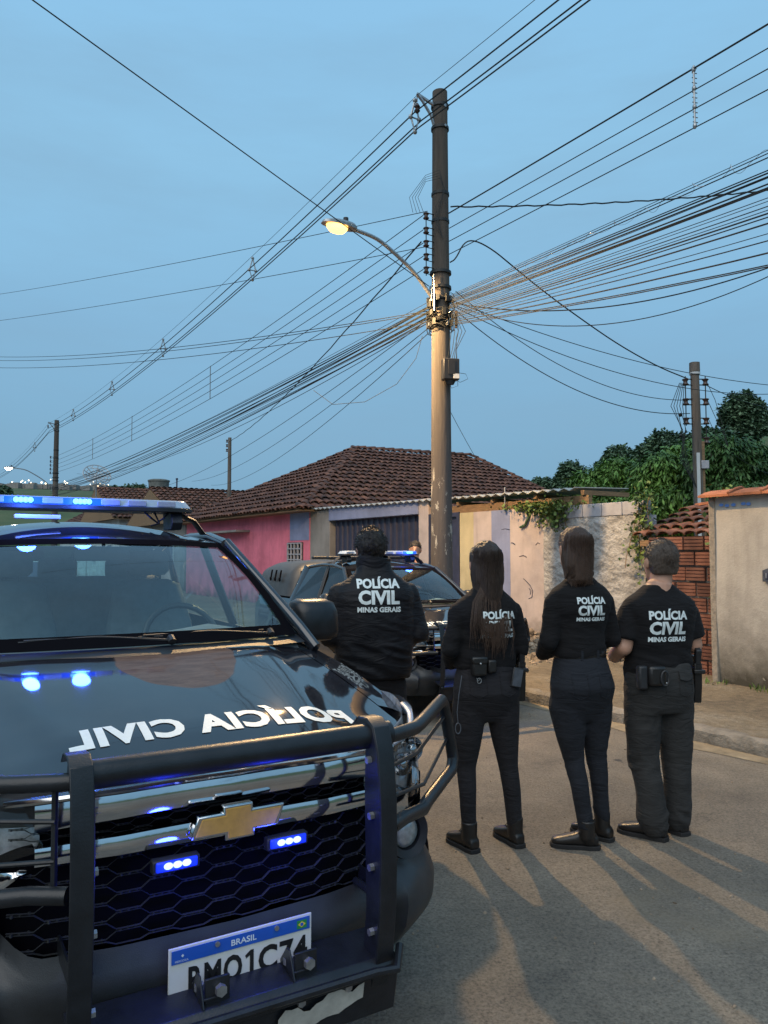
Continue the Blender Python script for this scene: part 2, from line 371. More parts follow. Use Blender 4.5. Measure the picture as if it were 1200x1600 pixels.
def bvh_of(me, mw=None):
    vs = [v.co.copy() for v in me.vertices]
    return BVHTree.FromPolygons(vs, [tuple(p.vertices) for p in me.polygons])

# ------------------------------------------------------------- pickup truck (x forward, y left, z up, origin under the front bumper)
def interp(x, tab):
    xs = [a for a, _ in tab]; ys = [b for _, b in tab]
    return float(np.interp(x, xs, ys))
def smooth_interp(tab, n=3):
    xs = np.array([a for a, _ in tab]); ys = np.array([b for _, b in tab])
    g = np.linspace(xs[0], xs[-1], 241); v = np.interp(g, xs, ys)
    for _ in range(n*6): v[1:-1] = (v[:-2]+2*v[1:-1]+v[2:])/4
    return lambda x: float(np.interp(x, g, v))
FX = smooth_interp([(0, -.03), (.3, -.045), (.5, -.085), (.65, -.15), (.75, -.235), (.83, -.36), (.88, -.52), (.905, -.72), (.93, -1.2)], 1)   # nose curve: |y| -> x
ZT = smooth_interp([(-5.3, 1.20), (-3.6, 1.19), (-1.5, 1.16), (-1.3, 1.135), (-.9, 1.07), (-.6, 1.00), (-.35, .93), (0, .90)][::1], 1)        # beltline / shoulder
ZC = smooth_interp([(-1.32, 1.215), (-1.1, 1.185), (-.8, 1.135), (-.5, 1.082), (-.3, 1.045), (-.16, 1.01), (-.09, .985), (0, .96)], 1)          # bonnet centreline
def half(x): return interp(x, [(-5.35, .90), (-5.0, .925), (-1.1, .935), (-.72, .905), (-.52, .88), (-.36, .83), (-.2, .70), (0, .4)])
def hood_z(x, y):
    ys = half(min(x, -.36)) if x < -.2 else half(x)
    a = abs(y); zc = ZC(x); ze = ZT(x)-.0
    t = min(a/.935, 1.0)
    z = zc - (zc-ze)*(t**3.2) - .012*t*t
    # raised centre with crease lines running from the windscreen pillars to the grille
    c = .40+.22*max(0, min(1, (-x-.2)/1.0)); k = 1/(1+math.exp((a-c)/.018)); z += .016*k*min(1, max(0, (-x-.12)/.25))
    return z
WH = ((-.93, .385), (-4.03, .385))
def arch(x, zs):
    z = zs
    for cx, cz in WH:
        d = abs(x-cx)
        if d < .475: z = max(z, cz+math.sqrt(.475**2-d*d))
    return z
def side_y(x, z):
    wv = half(x); y = wv-.085*max(0, (z-.86)/.34)**2-.05*max(0, (.60-z)/.2)**2
    for cx, cz in WH:
        d = math.hypot(x-cx, z-cz)
        if d < .62: y += .028*max(0, 1-(max(0, d-.475)/.11))**.5 if d < .585 else 0
    y += .010*math.exp(-((z-1.0)/.03)**2)
    return y
def side_panel(x0, x1, sgn, zs=.42, ztop=None, n=None, rows=12):
    n = n or max(6, int(abs(x1-x0)/.035)); P = []
    for i in range(n+1):
        x = x0+(x1-x0)*i/n; zb = arch(x, zs); zt = (ztop(x) if ztop else ZT(x))
        for j in range(rows+1):
            z = zb+(zt-zb)*j/rows; P.append((x, sgn*side_y(x, z), z))
    mb = MB().grid(P, n+1, rows+1)
    # inner lip along the arch / sill and top
    Q = []
    for i in range(n+1):
        x = x0+(x1-x0)*i/n; zb = arch(x, zs); y = side_y(x, zb); Q += [(x, sgn*y, zb), (x, sgn*(y-.05), zb+.004)]
    mb.grid(Q, n+1, 2); Q = []
    for e in (0, n):
        x = x0+(x1-x0)*e/n; zb = arch(x, zs); zt = (ztop(x) if ztop else ZT(x)); Q = []
        for j in range(rows+1):
            z = zb+(zt-zb)*j/rows; y = side_y(x, z); Q += [(x, sgn*y, z), (x, sgn*(y-.04), z)]
        mb.grid(Q, rows+1, 2)
    return mb
def fascia(y0, y1, zt, zb, off, n=24, depth=.03, rows=3, round_=.0):
    """a band that follows the nose; zt/zb functions of y; off = how far proud of the nose curve"""
    mb = MB(); P = []; 
    for i in range(n+1):
        y = y0+(y1-y0)*i/n; x = FX(abs(y)) + (off(y) if callable(off) else off); a = zt(y) if callable(zt) else zt; b = zb(y) if callable(zb) else zb
        row = [(x-depth, y, a)]
        for j in range(rows+1):
            t = j/rows; row.append((x+round_*math.sin(math.pi*t), y, a+(b-a)*t))
        row.append((x-depth, y, b)); P += row
    mb.grid(P, n+1, rows+3)
    m = rows+3; mb.f.append(tuple(range(m))); mb.f.append(tuple(n*m+k for k in range(m-1, -1, -1)))
    return mb
def wheel(root, x, y, sgn):
    w_ = empty('wheel', (x, y, .385), 0, parent=root)
    t = MB(); prof = [(.235, -.115), (.33, -.125), (.372, -.10), (.385, -.06), (.385, .06), (.372, .10), (.33, .125), (.235, .115)]
    n = 40; V = []
    for (r, yy) in prof:
        for k in range(n): a = 2*math.pi*k/n; V.append((r*math.cos(a), yy, r*math.sin(a)))
    t.grid(V, len(prof), n); t.f += [((i)*n+n-1, i*n, (i+1)*n, (i+1)*n+n-1) for i in range(len(prof)-1)]
    t.build('tyre', MT['rubber'], w_)
    r = MB()
    for k in range(6):
        a = 2*math.pi*k/6; c, s_ = math.cos(a), math.sin(a)
        r.tube([(0, sgn*.07, 0), (.12*c, sgn*.085, .12*s_), (.235*c, sgn*.08, .235*s_)], [(.03, .02), (.035, .02), (.05, .02)], 6)
    r.tube([(0, sgn*.03, 0), (0, sgn*.10, 0)], .05, 12)
    V = []
    for (rr, yy) in ((.20, -.1), (.24, -.11), (.245, .11), (.225, .10), (.21, .02)):
        for k in range(n): a = 2*math.pi*k/n; V.append((rr*math.cos(a), sgn*yy, rr*math.sin(a)))
    r.grid(V, 5, n); r.f += [(len(r.v)-5*n+i*n+n-1, len(r.v)-5*n+i*n, len(r.v)-5*n+(i+1)*n, len(r.v)-5*n+(i+1)*n+n-1) for i in range(4)]
    r.build('rim', MT['steel'], w_)
    return w_
WB = lambda y: (-1.13-.20*(y/.78)**2, 1.225-.012*(y/.78)**2)          # windscreen foot (x, z)
WTP = lambda y: (-1.95-.07*(y/.62)**2, 1.672-.018*(y/.62)**2)          # windscreen head
def make_truck(root, canopy=False, lamps='front'):
    paint, bar, pl, dk = MT['paint'], MT['bar'], MT['plastic'], MT['dark']
    body = None
    # wings: from the bonnet edge outwards
    for s in (-1, 1):
        body = MB(); P = []; nx = 34; ny = 7
        for i in range(nx+1):
            x = -.50-.86*i/nx; ys = side_y(x, ZT(x)); yi = .742
            for j in range(ny+1):
                t = j/ny; y = yi+(ys-yi)*t; z = hood_z(x, y); z = z+(ZT(x)-z)*(t**4)
                P.append((x, s*y, z))
        body.grid(P, nx+1, ny+1).build('wing_top', paint, root, 60)
    for s in (-1, 1):
        side_panel(-.50, -1.36, s).build('front_fender', paint, root, 50)
        side_panel(-1.368, -2.43, s, .40).build('front_door', paint, root, 50)
        side_panel(-2.438, -3.50, s, .40).build('rear_door', paint, root, 50)
        side_panel(-3.515, -5.25, s, .46, lambda x: 1.22).build('bed_side', paint, root, 50)
        for xx in (-2.25, -3.32):
            h = MB().tube([(xx-.10, s*.925, 1.045), (xx-.08, s*.965, 1.05), (xx+.08, s*.965, 1.05), (xx+.10, s*.925, 1.045)], [(.012, .012)]*4, 8); h.build('door_handle', MT['chrome'], root)
        MB().box((-2.45, s*.92, .37), (2.0, .13, .05)).build('side_step', pl, root, bevel=.012)
    # bonnet
    P = []; nx, ny = 46, 60
    for i in range(nx+1):
        t = i/nx
        for j in range(ny+1):
            yy = -.735+1.47*j/ny; xf = FX(abs(yy))-.055; xb = WB(yy)[0]+.035
            x = xf+(xb-xf)*t; z = hood_z(x, yy)
            if t < .06: z -= .030*(1-t/.06)**2
            P.append((x, yy, z))
    hm = MB().grid(P, nx+1, ny+1)
    b = len(hm.v); Q = []
    for i in range(nx+1):
        for e in (0, ny):
            p = P[i*(ny+1)+e]; Q.append(p); Q.append((p[0], p[1], p[2]-.03))
    for e in (0, 2):
        hm.add([q for i in range(nx+1) for q in (Q[i*4+e], Q[i*4+e+1])], [(i*2, i*2+1, i*2+3, i*2+2) for i in range(nx)])
    fr = [(P[j]) for j in range(ny+1)]
    hm.add([q for p in fr for q in (p, (p[0]-.02, p[1], p[2]-.035))], [(j*2, j*2+1, j*2+3, j*2+2) for j in range(ny)])
    hood = hm.build('bonnet', MT['paint'] if canopy else MT['hood'], root, 60)
    # lettering on the bonnet, written mirrored so that it reads in a rear-view mirror
    v, f, W, H = text2d('POLÍCIA CIVIL', .2, .045, .02, width=.92, height=.135, spacing=1.08)
    bv = bvh_of(hood.data)
    def onhood(u, vv):
        x = -.275-vv*1.12; y = .525-u
        h = bv.ray_cast(Vector((x, y, 2)), Vector((0,0,-1)))[0]; return (x, y, (h.z if h else hood_z(x, y))+.0025)
    m = MB().add([onhood(a, b_) for a, b_ in v], [tuple(reversed(q)) for q in f]); m.build('lettering', MT['white'], hood, 0, fix=False)
    for s in (-1, 1):                       # door lettering
        vd, fd, Wd, Hd = text2d('POLÍCIA CIVIL', .2, .035, .06, width=1.5, height=.16)
        MB().add([((-1.6-a) if s > 0 else (-3.1+a), s*(side_y(-2.2, .82+b_)+.004), .82+b_) for a, b_ in vd], fd).build('lettering', MT['white'], root, 0, fix=False)
    # cowl, cab floor, firewall, underbody
    c = MB(); P = []
    for i in range(25):
        y = -.80+1.6*i/24; xb, zb = WB(y); P += [(xb+.06, y, zb-.028), (xb-.02, y, zb-.004), (xb-.06, y, zb-.06)]
    c.grid(P, 25, 3); c.build('cowl', pl, root, 50)
    u = MB(); u.box((-2.6, 0, .44), (4.6, 1.25, .14)); u.box((-2.45, 0, .50), (2.1, 1.70, .12)); u.box((-1.33, 0, .80), (.06, 1.62, .62)); u.box((-.75, 0, .80), (.9, .95, .3))
    u.box((-3.55, 0, .86), (.05, 1.66, .66)); u.build('underbody', dk, root)
    bt = MB(); bt.box((-4.38, 0, .78), (1.62, 1.66, .04)); bt.box((-5.22, 0, .92), (.06, 1.70, .56)); bt.build('load_bed', paint, root, bevel=.01)
    for s in (-1, 1): 
        MB().box((-5.26, s*.82, .95), (.05, .14, .36)).build('tail_lamp', simple('red lamp', (.25,.01,.01), .2, 0, .1, 20, 0) if 'tail' not in MT else MT['tail'], root, bevel=.01)
    MB().box((-5.33, 0, .52), (.14, 1.72, .16)).build('rear_bumper', MT['chrome'], root, bevel=.03)
    # windscreen
    P = []; nu, nv = 28, 12
    for i in range(nu+1):
        t = -1+2*i/nu
        a = WB(t*.775); b_ = WTP(t*.625)
        for j in range(nv+1):
            q = j/nv; bu = .035*math.sin(math.pi*q); y = t*(.775+(.625-.775)*q)
            P.append((a[0]+(b_[0]-a[0])*q+bu*.55, y, a[1]+(b_[1]-a[1])*q+bu))
    def sub(i0, i1, j0, j1, dx=0):
        return [(P[i*(nv+1)+j][0]+dx, P[i*(nv+1)+j][1], P[i*(nv+1)+j][2]+dx) for i in range(i0, i1+1) for j in range(j0, j1+1)], i1-i0+1, j1-j0+1
    wsn = MB().grid(P, nu+1, nv+1).build('windscreen', MT['glass'], root, 60)
    fr_ = MB()
    for (i0, i1, j0, j1) in ((0, nu, 0, 1), (0, nu, nv-1, nv), (0, 1, 0, nv), (nu-1, nu, 0, nv)):
        g, a_, b2 = sub(i0, i1, j0, j1, .003); fr_.grid(g, a_, b2)
    fr_.build('black_border', MT['dark'], wsn, 60)
    # wipers
    for (ya, yb, yc) in ((.13, -.42, -.12), (.62, .02, .30)):
        def wp(y, up): xb, zb = WB(y); return (xb-.01-up*.6, y, zb+.018+up*.33)
        MB().tube([wp(ya, .0), wp((ya+yb)/2, .07), wp(yb, .06)], .006, 6).tube([wp(ya-.03, .045), wp(yb-.02, .05)], .004, 5).tube([wp(ya, -.02), wp(ya, .03)], .016, 8).build('wiper', MT['plastic'], root)
    # roof
    P = []; nu, nv = 26, 22
    for i in range(nu+1):
        t = -1+2*i/nu
        for j in range(nv+1):
            q = j/nv; ha = .625+(.665-.625)*min(1, q*2.5); y = t*ha; xf, zf = WTP(y if abs(y) < .625 else .625*np.sign(y)); x = xf+(-3.50-xf)*q
            z = zf-.0+.085*math.sin(math.pi*min(1, q*.9+.0))**.7*(1-.75*t*t) - (.0 if q < .9 else (q-.9)*.3)
            z += .028*math.sin(math.pi*min(1., q*1.0))
            z -= .012*math.exp(-((abs(t)-.82)/.05)**2)*min(1, q*8)
            P.append((x, y, z))
    roof = MB().grid(P, nu+1, nv+1)
    roof.build('roof', MT['paint'], root, 60)
    RZ = lambda x, y: 1.765-.075*(abs(y)/.63)**2
    # pillars and side glass
    for s in (-1, 1):
        top = lambda x: interp(x, [(-3.55, 1.61), (-3.2, 1.66), (-2.6, 1.695), (-2.0, 1.665)])
        MB().tube([(-1.26, s*.845, 1.15), (-1.36, s*.815, 1.24), (-1.70, s*.735, 1.46), (-2.0, s*.660, 1.655)], [(.035, .022), (.03, .026), (.032, .026), (.034, .026)], 10).build('front_pillar', paint, root, 60)
        MB().tube([(-1.98, s*.655, 1.655), (-2.3, s*.672, 1.70), (-2.7, s*.678, 1.705), (-3.2, s*.672, 1.67), (-3.52, s*.665, 1.60)], [(.022, .03)]*5, 10).build('roof_rail', paint, root, 60)
        for (xa, xb, wd) in ((-2.44, -2.50, .05), (-3.46, -3.34, .10)):
            MB().tube([(xa, s*.868, 1.17), ((xa+xb)/2, s*.775, 1.42), (xb, s*.685, 1.67)], [(.018, wd)]*3, 8, up=(0, 1, 0)).build('door_pillar', MT['paint'] if wd > .06 else pl, root, 60)
        MB().add([(-1.30, s*.865, 1.165), (-3.46, s*.868, 1.185), (-3.40, s*.68, 1.64), (-2.7, s*.69, 1.69), (-2.05, s*.668, 1.665)], [(0, 1, 2, 3, 4)]).build('side_window', MT['dglass'] if canopy else MT['glass'], root, 0)
        # mirrors
        mr = MB(); 
        for k in range(1): pass
        mr.loft([(1.150, -1.60, s*1.0, .05, .09), (1.165, -1.60, s*1.0, .085, .115), (1.20, -1.60, s*1.0, .10, .125), (1.30, -1.605, s*.995, .098, .122), (1.345, -1.61, s*.99, .085, .11), (1.362, -1.615, s*.985, .05, .08)], 24, 3.2)
        mm = mr.build('mirror', MT['bar'], root, 60)
        MB().tube([(-1.56, s*.86, 1.17), (-1.60, s*.94, 1.19)], [(.05, .03), (.05, .03)], 8).build('mirror_arm', pl, mm)
        MB().box((-1.706, s*.995, 1.255), (.006, .19, .14)).build('mirror_glass', MT['chrome'], mm, bevel=.01)
    MB().box((-3.545, 0, 1.40), (.02, 1.25, .36)).build('rear_window', MT['glass'], root)
    rw = MB()
    rw.box((-3.53, 0, 1.60), (.05, 1.30, .10)); rw.box((-3.53, 0, 1.195), (.05, 1.60, .06))
    for s in (-1, 1): rw.box((-3.53, s*.66, 1.4), (.05, .10, .4))
    rw.build('cab_back', paint, root)
    # interior
    it = MT['interior']
    d_ = MB(); d_.tube([(-1.42, -.74, 1.06), (-1.38, -.3, 1.10), (-1.36, .1, 1.12), (-1.40, .36, 1.15), (-1.42, .74, 1.08)], [(.13, .20)]*5, 12); d_.build('dashboard', it, root)
    sw = MB(); cx, cy, cz = -1.78, .36, 1.17; ax = Vector((.9, 0, .42)).normalized(); e1 = Vector((0, 1, 0)); e2 = ax.cross(e1)
    sw.tube([Vector((cx, cy, cz))+e1*.185*math.cos(2*math.pi*k/24)+e2*.185*math.sin(2*math.pi*k/24) for k in range(25)], .015, 8)
    for a in (.1, math.pi-.1, -math.pi/2): sw.tube([(cx, cy, cz), Vector((cx, cy, cz))+e1*.18*math.cos(a)+e2*.18*math.sin(a)], .014, 6)
    sw.tube([(cx+.02, cy, cz), (cx+.3, cy, cz-.14)], .03, 8); sw.ball((cx, cy, cz), (.03, .055, .055)); sw.build('steering_wheel', MT['plastic'], root)
    for (sx_, sy_, n_) in ((-2.25, .37, 'front_seat'), (-2.25, -.37, 'front_seat')):
        st = MB(); st.loft([(.78, sx_, sy_, .24, .25), (.92, sx_, sy_, .25, .26), (.96, sx_-.12, sy_, .13, .25), (1.2, sx_-.20, sy_, .07, .24), (1.42, sx_-.27, sy_, .055, .19), (1.45, sx_-.28, sy_, .03, .12)], 16, 3)
        so_ = st.build(n_, it, root); h = MB(); h.tube([(sx_-.28, sy_-.05, 1.42), (sx_-.29, sy_-.05, 1.50)], .007, 5).tube([(sx_-.28, sy_+.05, 1.42), (sx_-.29, sy_+.05, 1.50)], .007, 5)
        h.loft([(1.475, sx_-.28, sy_, .03, .10), (1.50, sx_-.28, sy_, .045, .125), (1.58, sx_-.28, sy_, .045, .125), (1.615, sx_-.28, sy_, .03, .10)], 16, 3); h.build('headrest', it, so_)
    st = MB(); st.box((-3.2, 0, .95), (.5, 1.35, .2)); st.box((-3.40, 0, 1.2), (.12, 1.35, .5)); st.build('rear_bench', it, root, bevel=.05)
    for yy in (-.42, 0, .42): MB().box((-3.38, yy, 1.50), (.08, .24, .14)).build('headrest', it, root, bevel=.03)
    MB().box((-1.93, 0, 1.60), (.02, .26, .07)).tube([(-1.90, 0, 1.655), (-1.92, 0, 1.61)], .01, 6).build('inside_mirror', MT['plastic'], root, bevel=.012)
    # nose: inner dark box, grille, chrome, headlamps, bumper
    MB().box((-.62, 0, .78), (.5, 1.35, .42)).build('radiator_support', dk, root)
    fascia(-.60, .60, .985, .90, -.045, 30, .05).build('grille_header', pl, root)
    c1t = lambda y: .975-.02*(y/.6)**2; c1b = lambda y: .915-.03*(y/.6)**2
    fascia(-.505, .505, c1t, c1b, -.012, 36, .04, 4, .006).build('chrome_bar', MT['chrome'], root)
    fascia(-.575, .575, lambda y: .993-.02*(y/.6)**2, lambda y: .979-.02*(y/.6)**2, -.006, 36, .04, 2, .004).build('chrome_bar', MT['chrome'], root)
    fascia(-.505, .505, lambda y: .868-.02*(y/.6)**2+.005, lambda y: .823-.012*(y/.6)**2, .004, 36, .05, 4, .005).build('chrome_bar', MT['chrome'], root)
    for s in (-1, 1):            # lower chrome claws that sweep out under the headlamps
        fascia(s*.52, s*.66, lambda y: .80+.0*(y), lambda y: .80-.11*max(0, (abs(y)-.52)/.14), -.01, 10, .03, 2, .006).build('chrome_claw', MT['chrome'], root)
    # honeycomb mesh: joined rods
    def hexgrid(y0, y1, z0, z1, pw, ph, th, off, back):
        g = MB(); rows = int(round((z1-z0)/ph)); 
        nrow = max(1, rows)
        for r_ in range(nrow+1):
            zz = z0+(z1-z0)*r_/nrow; up = 1 if r_ % 2 == 0 else -1
            pts = []; y = y0; k = 0; seg = pw/4
            q = [0, 1, 1, 0]    # trapezoid wave
            while y <= y1+1e-6:
                a = ph*.38*(1 if (k//2) % 2 == 0 else -1)*up
                zq = min(max(zz+a, z0), z1)
                pts.append((FX(abs(y))+off, y, zq)); y += (pw*.36 if k % 2 == 0 else pw*.14); k += 1
            if len(pts) > 1: g.tube(pts, [(th*.5, th*1.6)]*len(pts), 4, up=(0, 0, 1))
            # short upright webs where waves meet
            if r_ < nrow:
                k = 0; y = y0
                zz2 = z0+(z1-z0)*(r_+1)/nrow
                yy = y0+(pw*.18 if up > 0 else pw*.68)
                while yy < y1:
                    x = FX(abs(yy))+off
                    for q_ in (-.12, 0, .12): g.tube([(x, yy+q_*pw, zz+ph*.34), (x, yy+q_*pw, zz2-ph*.34)], [(th*1.2, th*.8)]*2, 4)
                    yy += pw
        return g
    fascia(-.60, .60, .915, .56, -.085, 30, .02).build('grille_backing', dk, root)
    hexgrid(-.56, .56, .868, .905, .10, .012, .0022, -.03, 0).build('upper_mesh', pl, root, 0, kind='stuff')
    hexgrid(-.56, .56, .582, .815, .17, .023, .0030, -.03, 0).build('lower_mesh', MT['gplastic'], root, 0, kind='stuff')
    # emblem: bow-tie with chrome surround
    bow = [(-.135, -.048), (-.052, -.048), (-.052, -.060+.0), (-.044, -.060), (.052, -.060), (.052, -.034+-.0), (.118, -.034), (.140, .036), (.050, .036), (.050, .056), (-.052, .056), (-.052, .030), (-.112, .030)]
    bow = [(-.135, -.029), (-.040, -.029), (-.040, -.047), (.046, -.047), (.046, -.029), (.116, -.029), (.135, .029), (.040, .029), (.040, .047), (-.046, .047), (-.046, .029), (-.116, .029)]
    em = empty('emblem', (0, 0, 0), parent=root); zc = .866
    MB().prism([(a, zc+b_) for a, b_ in bow], 0, -.02, .006).build('surround', MT['chrome'], em, bevel=.004)
    ins = [(a-.008*np.sign(a)*(1.5 if abs(a) > .1 else 1), zc+b_-.0075*np.sign(b_)) for a, b_ in bow]
    MB().prism(ins, 0, .0, .0095).build('badge', MT['gold'], em, bevel=.0015)
    # headlamps
    for s in (-1, 1):
        hl = empty('headlamp', (0, 0, 0), parent=root)
        out = [(.575, .985), (.70, 1.0), (.80, 1.02), (.868, 1.045), (.892, 1.03), (.888, .95), (.875, .87), (.845, .80), (.76, .765), (.66, .775), (.60, .82), (.555, .89)]
        def hx(y, z, o=0): return FX(y)+o-max(0, z-.86)*.22*(1+max(0, (y-.7))*1.5)
        # lens as a grid clipped between lower and upper outline
        ys = np.linspace(.485, .892, 26); up_ = lambda y: float(np.interp(y, [.485, .54, .60, .70, .80, .868, .892], [.866, .975, .985, 1.0, 1.018, 1.04, 1.03])); lo_ = lambda y: float(np.interp(y, [.485, .54, .60, .66, .76, .845, .875, .892], [.852, .838, .812, .780, .762, .795, .86, .94]))
        def lens(o, sh=0, mat=None, nm='lens'):
            P = [(hx(y, lo_(y)+sh+(up_(y)-lo_(y)-2*sh)*j/8, o), s*y, lo_(y)+sh+(up_(y)-lo_(y)-2*sh)*j/8) for y in ys for j in range(9)]
            return MB().grid(P, len(ys), 9).build(nm, mat, hl, 60)
        lens(0.0, 0, MT['lens']); lens(-.075, 0, MT['hlback'], 'reflector_housing')
        for (yy, zz, rr) in ((.655, .885, .040), (.765, .895, .045)):
            x = hx(yy, zz, -.03); q = MB(); n = 20
            V = [];
            for (r_, dx) in ((rr, .0), (rr*.92, -.012), (rr*.5, -.045), (0.004, -.055)):
                V += [(x+dx, s*yy+r_*math.cos(2*math.pi*k/n), zz+r_*math.sin(2*math.pi*k/n)) for k in range(n+1)]
            q.grid(V, 4, n+1); q.ball((x-.01, s*yy, zz), rr*.55, 12, 8); q.build('reflector', MT['chrome'], hl, 60)
        P = [(hx(y, up_(y)-.03, -.02), s*y, up_(y)-.022) for y in np.linspace(.60, .86, 14)]
        MB().tube(P, [(.006, .012)]*14, 6).build('light_strip', MT['led_off'], hl)
        P = [(hx(y, lo_(y)+.02, -.02), s*y, lo_(y)+.02) for y in np.linspace(.60, .86, 14)]
        MB().tube(P, [(.005, .014)]*14, 6).build('light_strip', MT['chrome'], hl)
    # bumper
    bt_ = lambda y: interp(abs(y), [(0, .585), (.50, .585), (.60, .66), (.66, .755), (.76, .745), (.86, .78), (.93, .84)])
    P = []; n = 60
    ya = list(np.linspace(-.905, .905, n+1))
    for y in ya:
        a = abs(y); top = bt_(y); x0_ = FX(a)
        zz = [top, top-.02, max(.60, top-.06) if a < .55 else top-.05, .565, .53, .47, .42, .36, .32]
        zz = np.linspace(top, .30, 12)
        for k, z in enumerate(zz):
            o = .0+.030*math.exp(-((z-.50)/.06)**2)+.0
            if a > .60: o += .050*math.exp(-((z-.42)/.12)**2)
            if z < .40: o -= (.40-z)*.6
            if a > .55 and a < .84 and .55 < z < .74: o -= .05*min(1, (a-.55)/.03, (.84-a)/.03)*min(1, (z-.55)/.03, (.74-z)/.03)
            P.append((x0_+o-.01, y*(1+.045*max(0, min(1, (a-.6)/.2))*math.exp(-((z-.42)/.13)**2)), z))
    MB().grid(P, n+1, 12).build('front_bumper', MT['gplastic'], root, 50)
    for s in (-1, 1):       # painted wing of the bumper and lamp pods
        side_panel(-.50, -.36, s, .36, lambda x: .82, 6, 8)
        P = []
        for i in range(9):
            x = -.34-.17*i/8
            for j in range(9):
                z = .36+(.80+.10*i/8-.36)*j/8; P.append((x, s*(side_y(min(x, -.36), z)-.004), z))
        MB().grid(P, 9, 9).build('bumper_corner', MT['paint'], root, 50)
        f = empty('fog_lamp', (FX(.655)-.005, s*.655, .665), 0, parent=root); q = MB(); n2 = 24
        for (r_, dx, nm) in ((0, 0, 0),): pass
        V = []
        for (r_, dx) in ((.078, .0), (.074, .012), (.052, .0), (.050, -.03)): V += [(dx, r_*math.cos(2*math.pi*k/n2), r_*math.sin(2*math.pi*k/n2)*1.1) for k in range(n2+1)]
        q.grid(V, 4, n2+1); q.build('bezel', pl, f)
        MB().ball((-.02, 0, 0), (.028, .050, .055), 20, 10).build('lens', MT['foglens'], f)
    # licence plate
    lp = empty('license_plate', (.012, .012, .572), 0, parent=root)
    MB().box((0, 0, -.065), (.006, .408, .137)).build('plate_frame', MT['platewhite'], lp, bevel=.002)
    MB().box((.0045, 0, -.020), (.002, .394, .034)).build('blue_band', MT['plateblue'], lp)
    v, f, W, H = text2d('BRASIL', .1, .02, 0, width=.072, height=.016); MB().add([(.0062, -.036+a, -.028+b_) for a, b_ in v], f).build('lettering', MT['white'], lp, 0, fix=False)
    for (tx, y0_, w0_) in (('RMO', -.152, .148), ('C74', .043, .147)):
        v, f, W, H = text2d(tx, .1, .03, 0, width=w0_, height=.070, spacing=1.1); MB().add([(.0045, y0_+a, -.122+b_) for a, b_ in v], f).build('characters', MT['plateblack'], lp, 0, fix=False)
    MB().add([(.0045, y_, z_) for y_, z_ in ((.018, -.122), (.029, -.122), (.029, -.052), (.020, -.052), (.004, -.064), (.008, -.072), (.018, -.066))], [tuple(range(7))]).build('characters', MT['plateblack'], lp, 0, fix=False)
    v, f, W, H = text2d('MERCOSUL', .1, .0, 0, width=.036, height=.005); MB().add([(.0062, -.188+a, -.033+b_) for a, b_ in v], f).build('lettering', MT['white'], lp, 0, fix=False)
    MB().prism([(-.172, -.018), (-.168, -.014), (-.164, -.018), (-.168, -.022)], 0, .006, .0062).build('star_mark', MT['white'], lp, 0)
    MB().box((.006, .172, -.020), (.001, .030, .022)).build('flag', MT['flaggreen'], lp)
    MB().prism([(.172-.012, -.020), (.172, -.012), (.172+.012, -.020), (.172, -.028)], 0, .0066, .0070).build('flag_diamond', MT['flagyellow'], lp, 0)
    MB().prism([(.172+.005*math.cos(k), -.020+.005*math.sin(k)) for k in np.linspace(0, 5.7, 10)], 0, .0071, .0074).build('flag_disc', MT['plateblue'], lp, 0)
    for yy in (-.075, .095): MB().tube([(.005, yy, -.012), (.010, yy, -.012)], .007, 10).build('screw', MT['steel'], lp)
    # bull bar
    bb = empty('bull_bar', (0, 0, 0), parent=root)
    prof = [(-.03, 1.085), (.01, 1.112), (.06, 1.115), (.10, 1.095), (.125, 1.03), (.142, .90), (.145, .74), (.138, .58), (.120, .44), (.08, .34), (.02, .295), (-.03, .29)]
    inner = [(-.03, 1.070), (.01, 1.098), (.055, 1.10), (.06, 1.06), (.055, .90), (.06, .74), (.065, .58), (.05, .46), (.03, .38), (-.02, .33), (-.05, .32)]
    for s in (-1, 1):
        yc = .398 if s > 0 else -.430
        pts = prof; rib = MB(); V = []
        for (x, z) in prof: V += [(x, yc-.027, z), (x, yc+.027, z), ]
        # face strip of the upright, 8 mm thick, with two side cheeks
        n = len(prof); a = [(x, z) for x, z in prof]; bk = [(x-.008*(1 if 0 < i else 0), z-.006) for i, (x, z) in enumerate(prof)]
        rib.prism(a+bk[::-1], 1, yc-.027, yc+.027)
        ch = MB()
        outl = prof[1:-1]+inner[::-1][1:-1]
        for e in (-.0285, .0225):
            # cheek on the inner side only, as in the photograph
            if (e < 0) == (s > 0): ch.prism([(x-.004, z-.003) for x, z in outl], 1, yc+e, yc+e+.006)
        u_ = rib.build('upright', MT['bar'], bb, bevel=.002); ch.build('cheek_plate', MT['bar'], u_, bevel=.001)
        for (x, z) in ((.085, 1.0), (.10, .845), (.10, .70), (.10, .52), (.06, .40)):
            MB().tube([(x, yc-s*.028, z), (x, yc-s*.042, z)], .011, 6).build('bolt', MT['steel'], u_)
        # wing tube and rods
        k = lambda x, y, z: (x, s*y, z)
        MB().tube([k(.075, .40, 1.055), k(.05, .47, 1.052), k(-.005, .585, 1.050), k(-.03, .62, 1.055), k(-.215, .835, 1.078), k(-.245, .865, 1.055), k(-.285, .925, .90), k(-.285, .935, .845), k(-.255, .905, .815),
                   k(-.10, .69, .775), k(-.06, .65, .772), k(.02, .53, .790), k(.07, .45, .79)], .0215, 14).build('wing_tube', MT['bar'], bb)
        MB().tube([k(.02, .475, 1.04), k(.03, .475, .80)], .008, 8).build('rod', MT['bar'], bb)
        MB().tube([k(.03, .475, .955), k(-.04, .615, .960), k(-.245, .865, 1.01)], .0065, 8).build('rod', MT['bar'], bb)
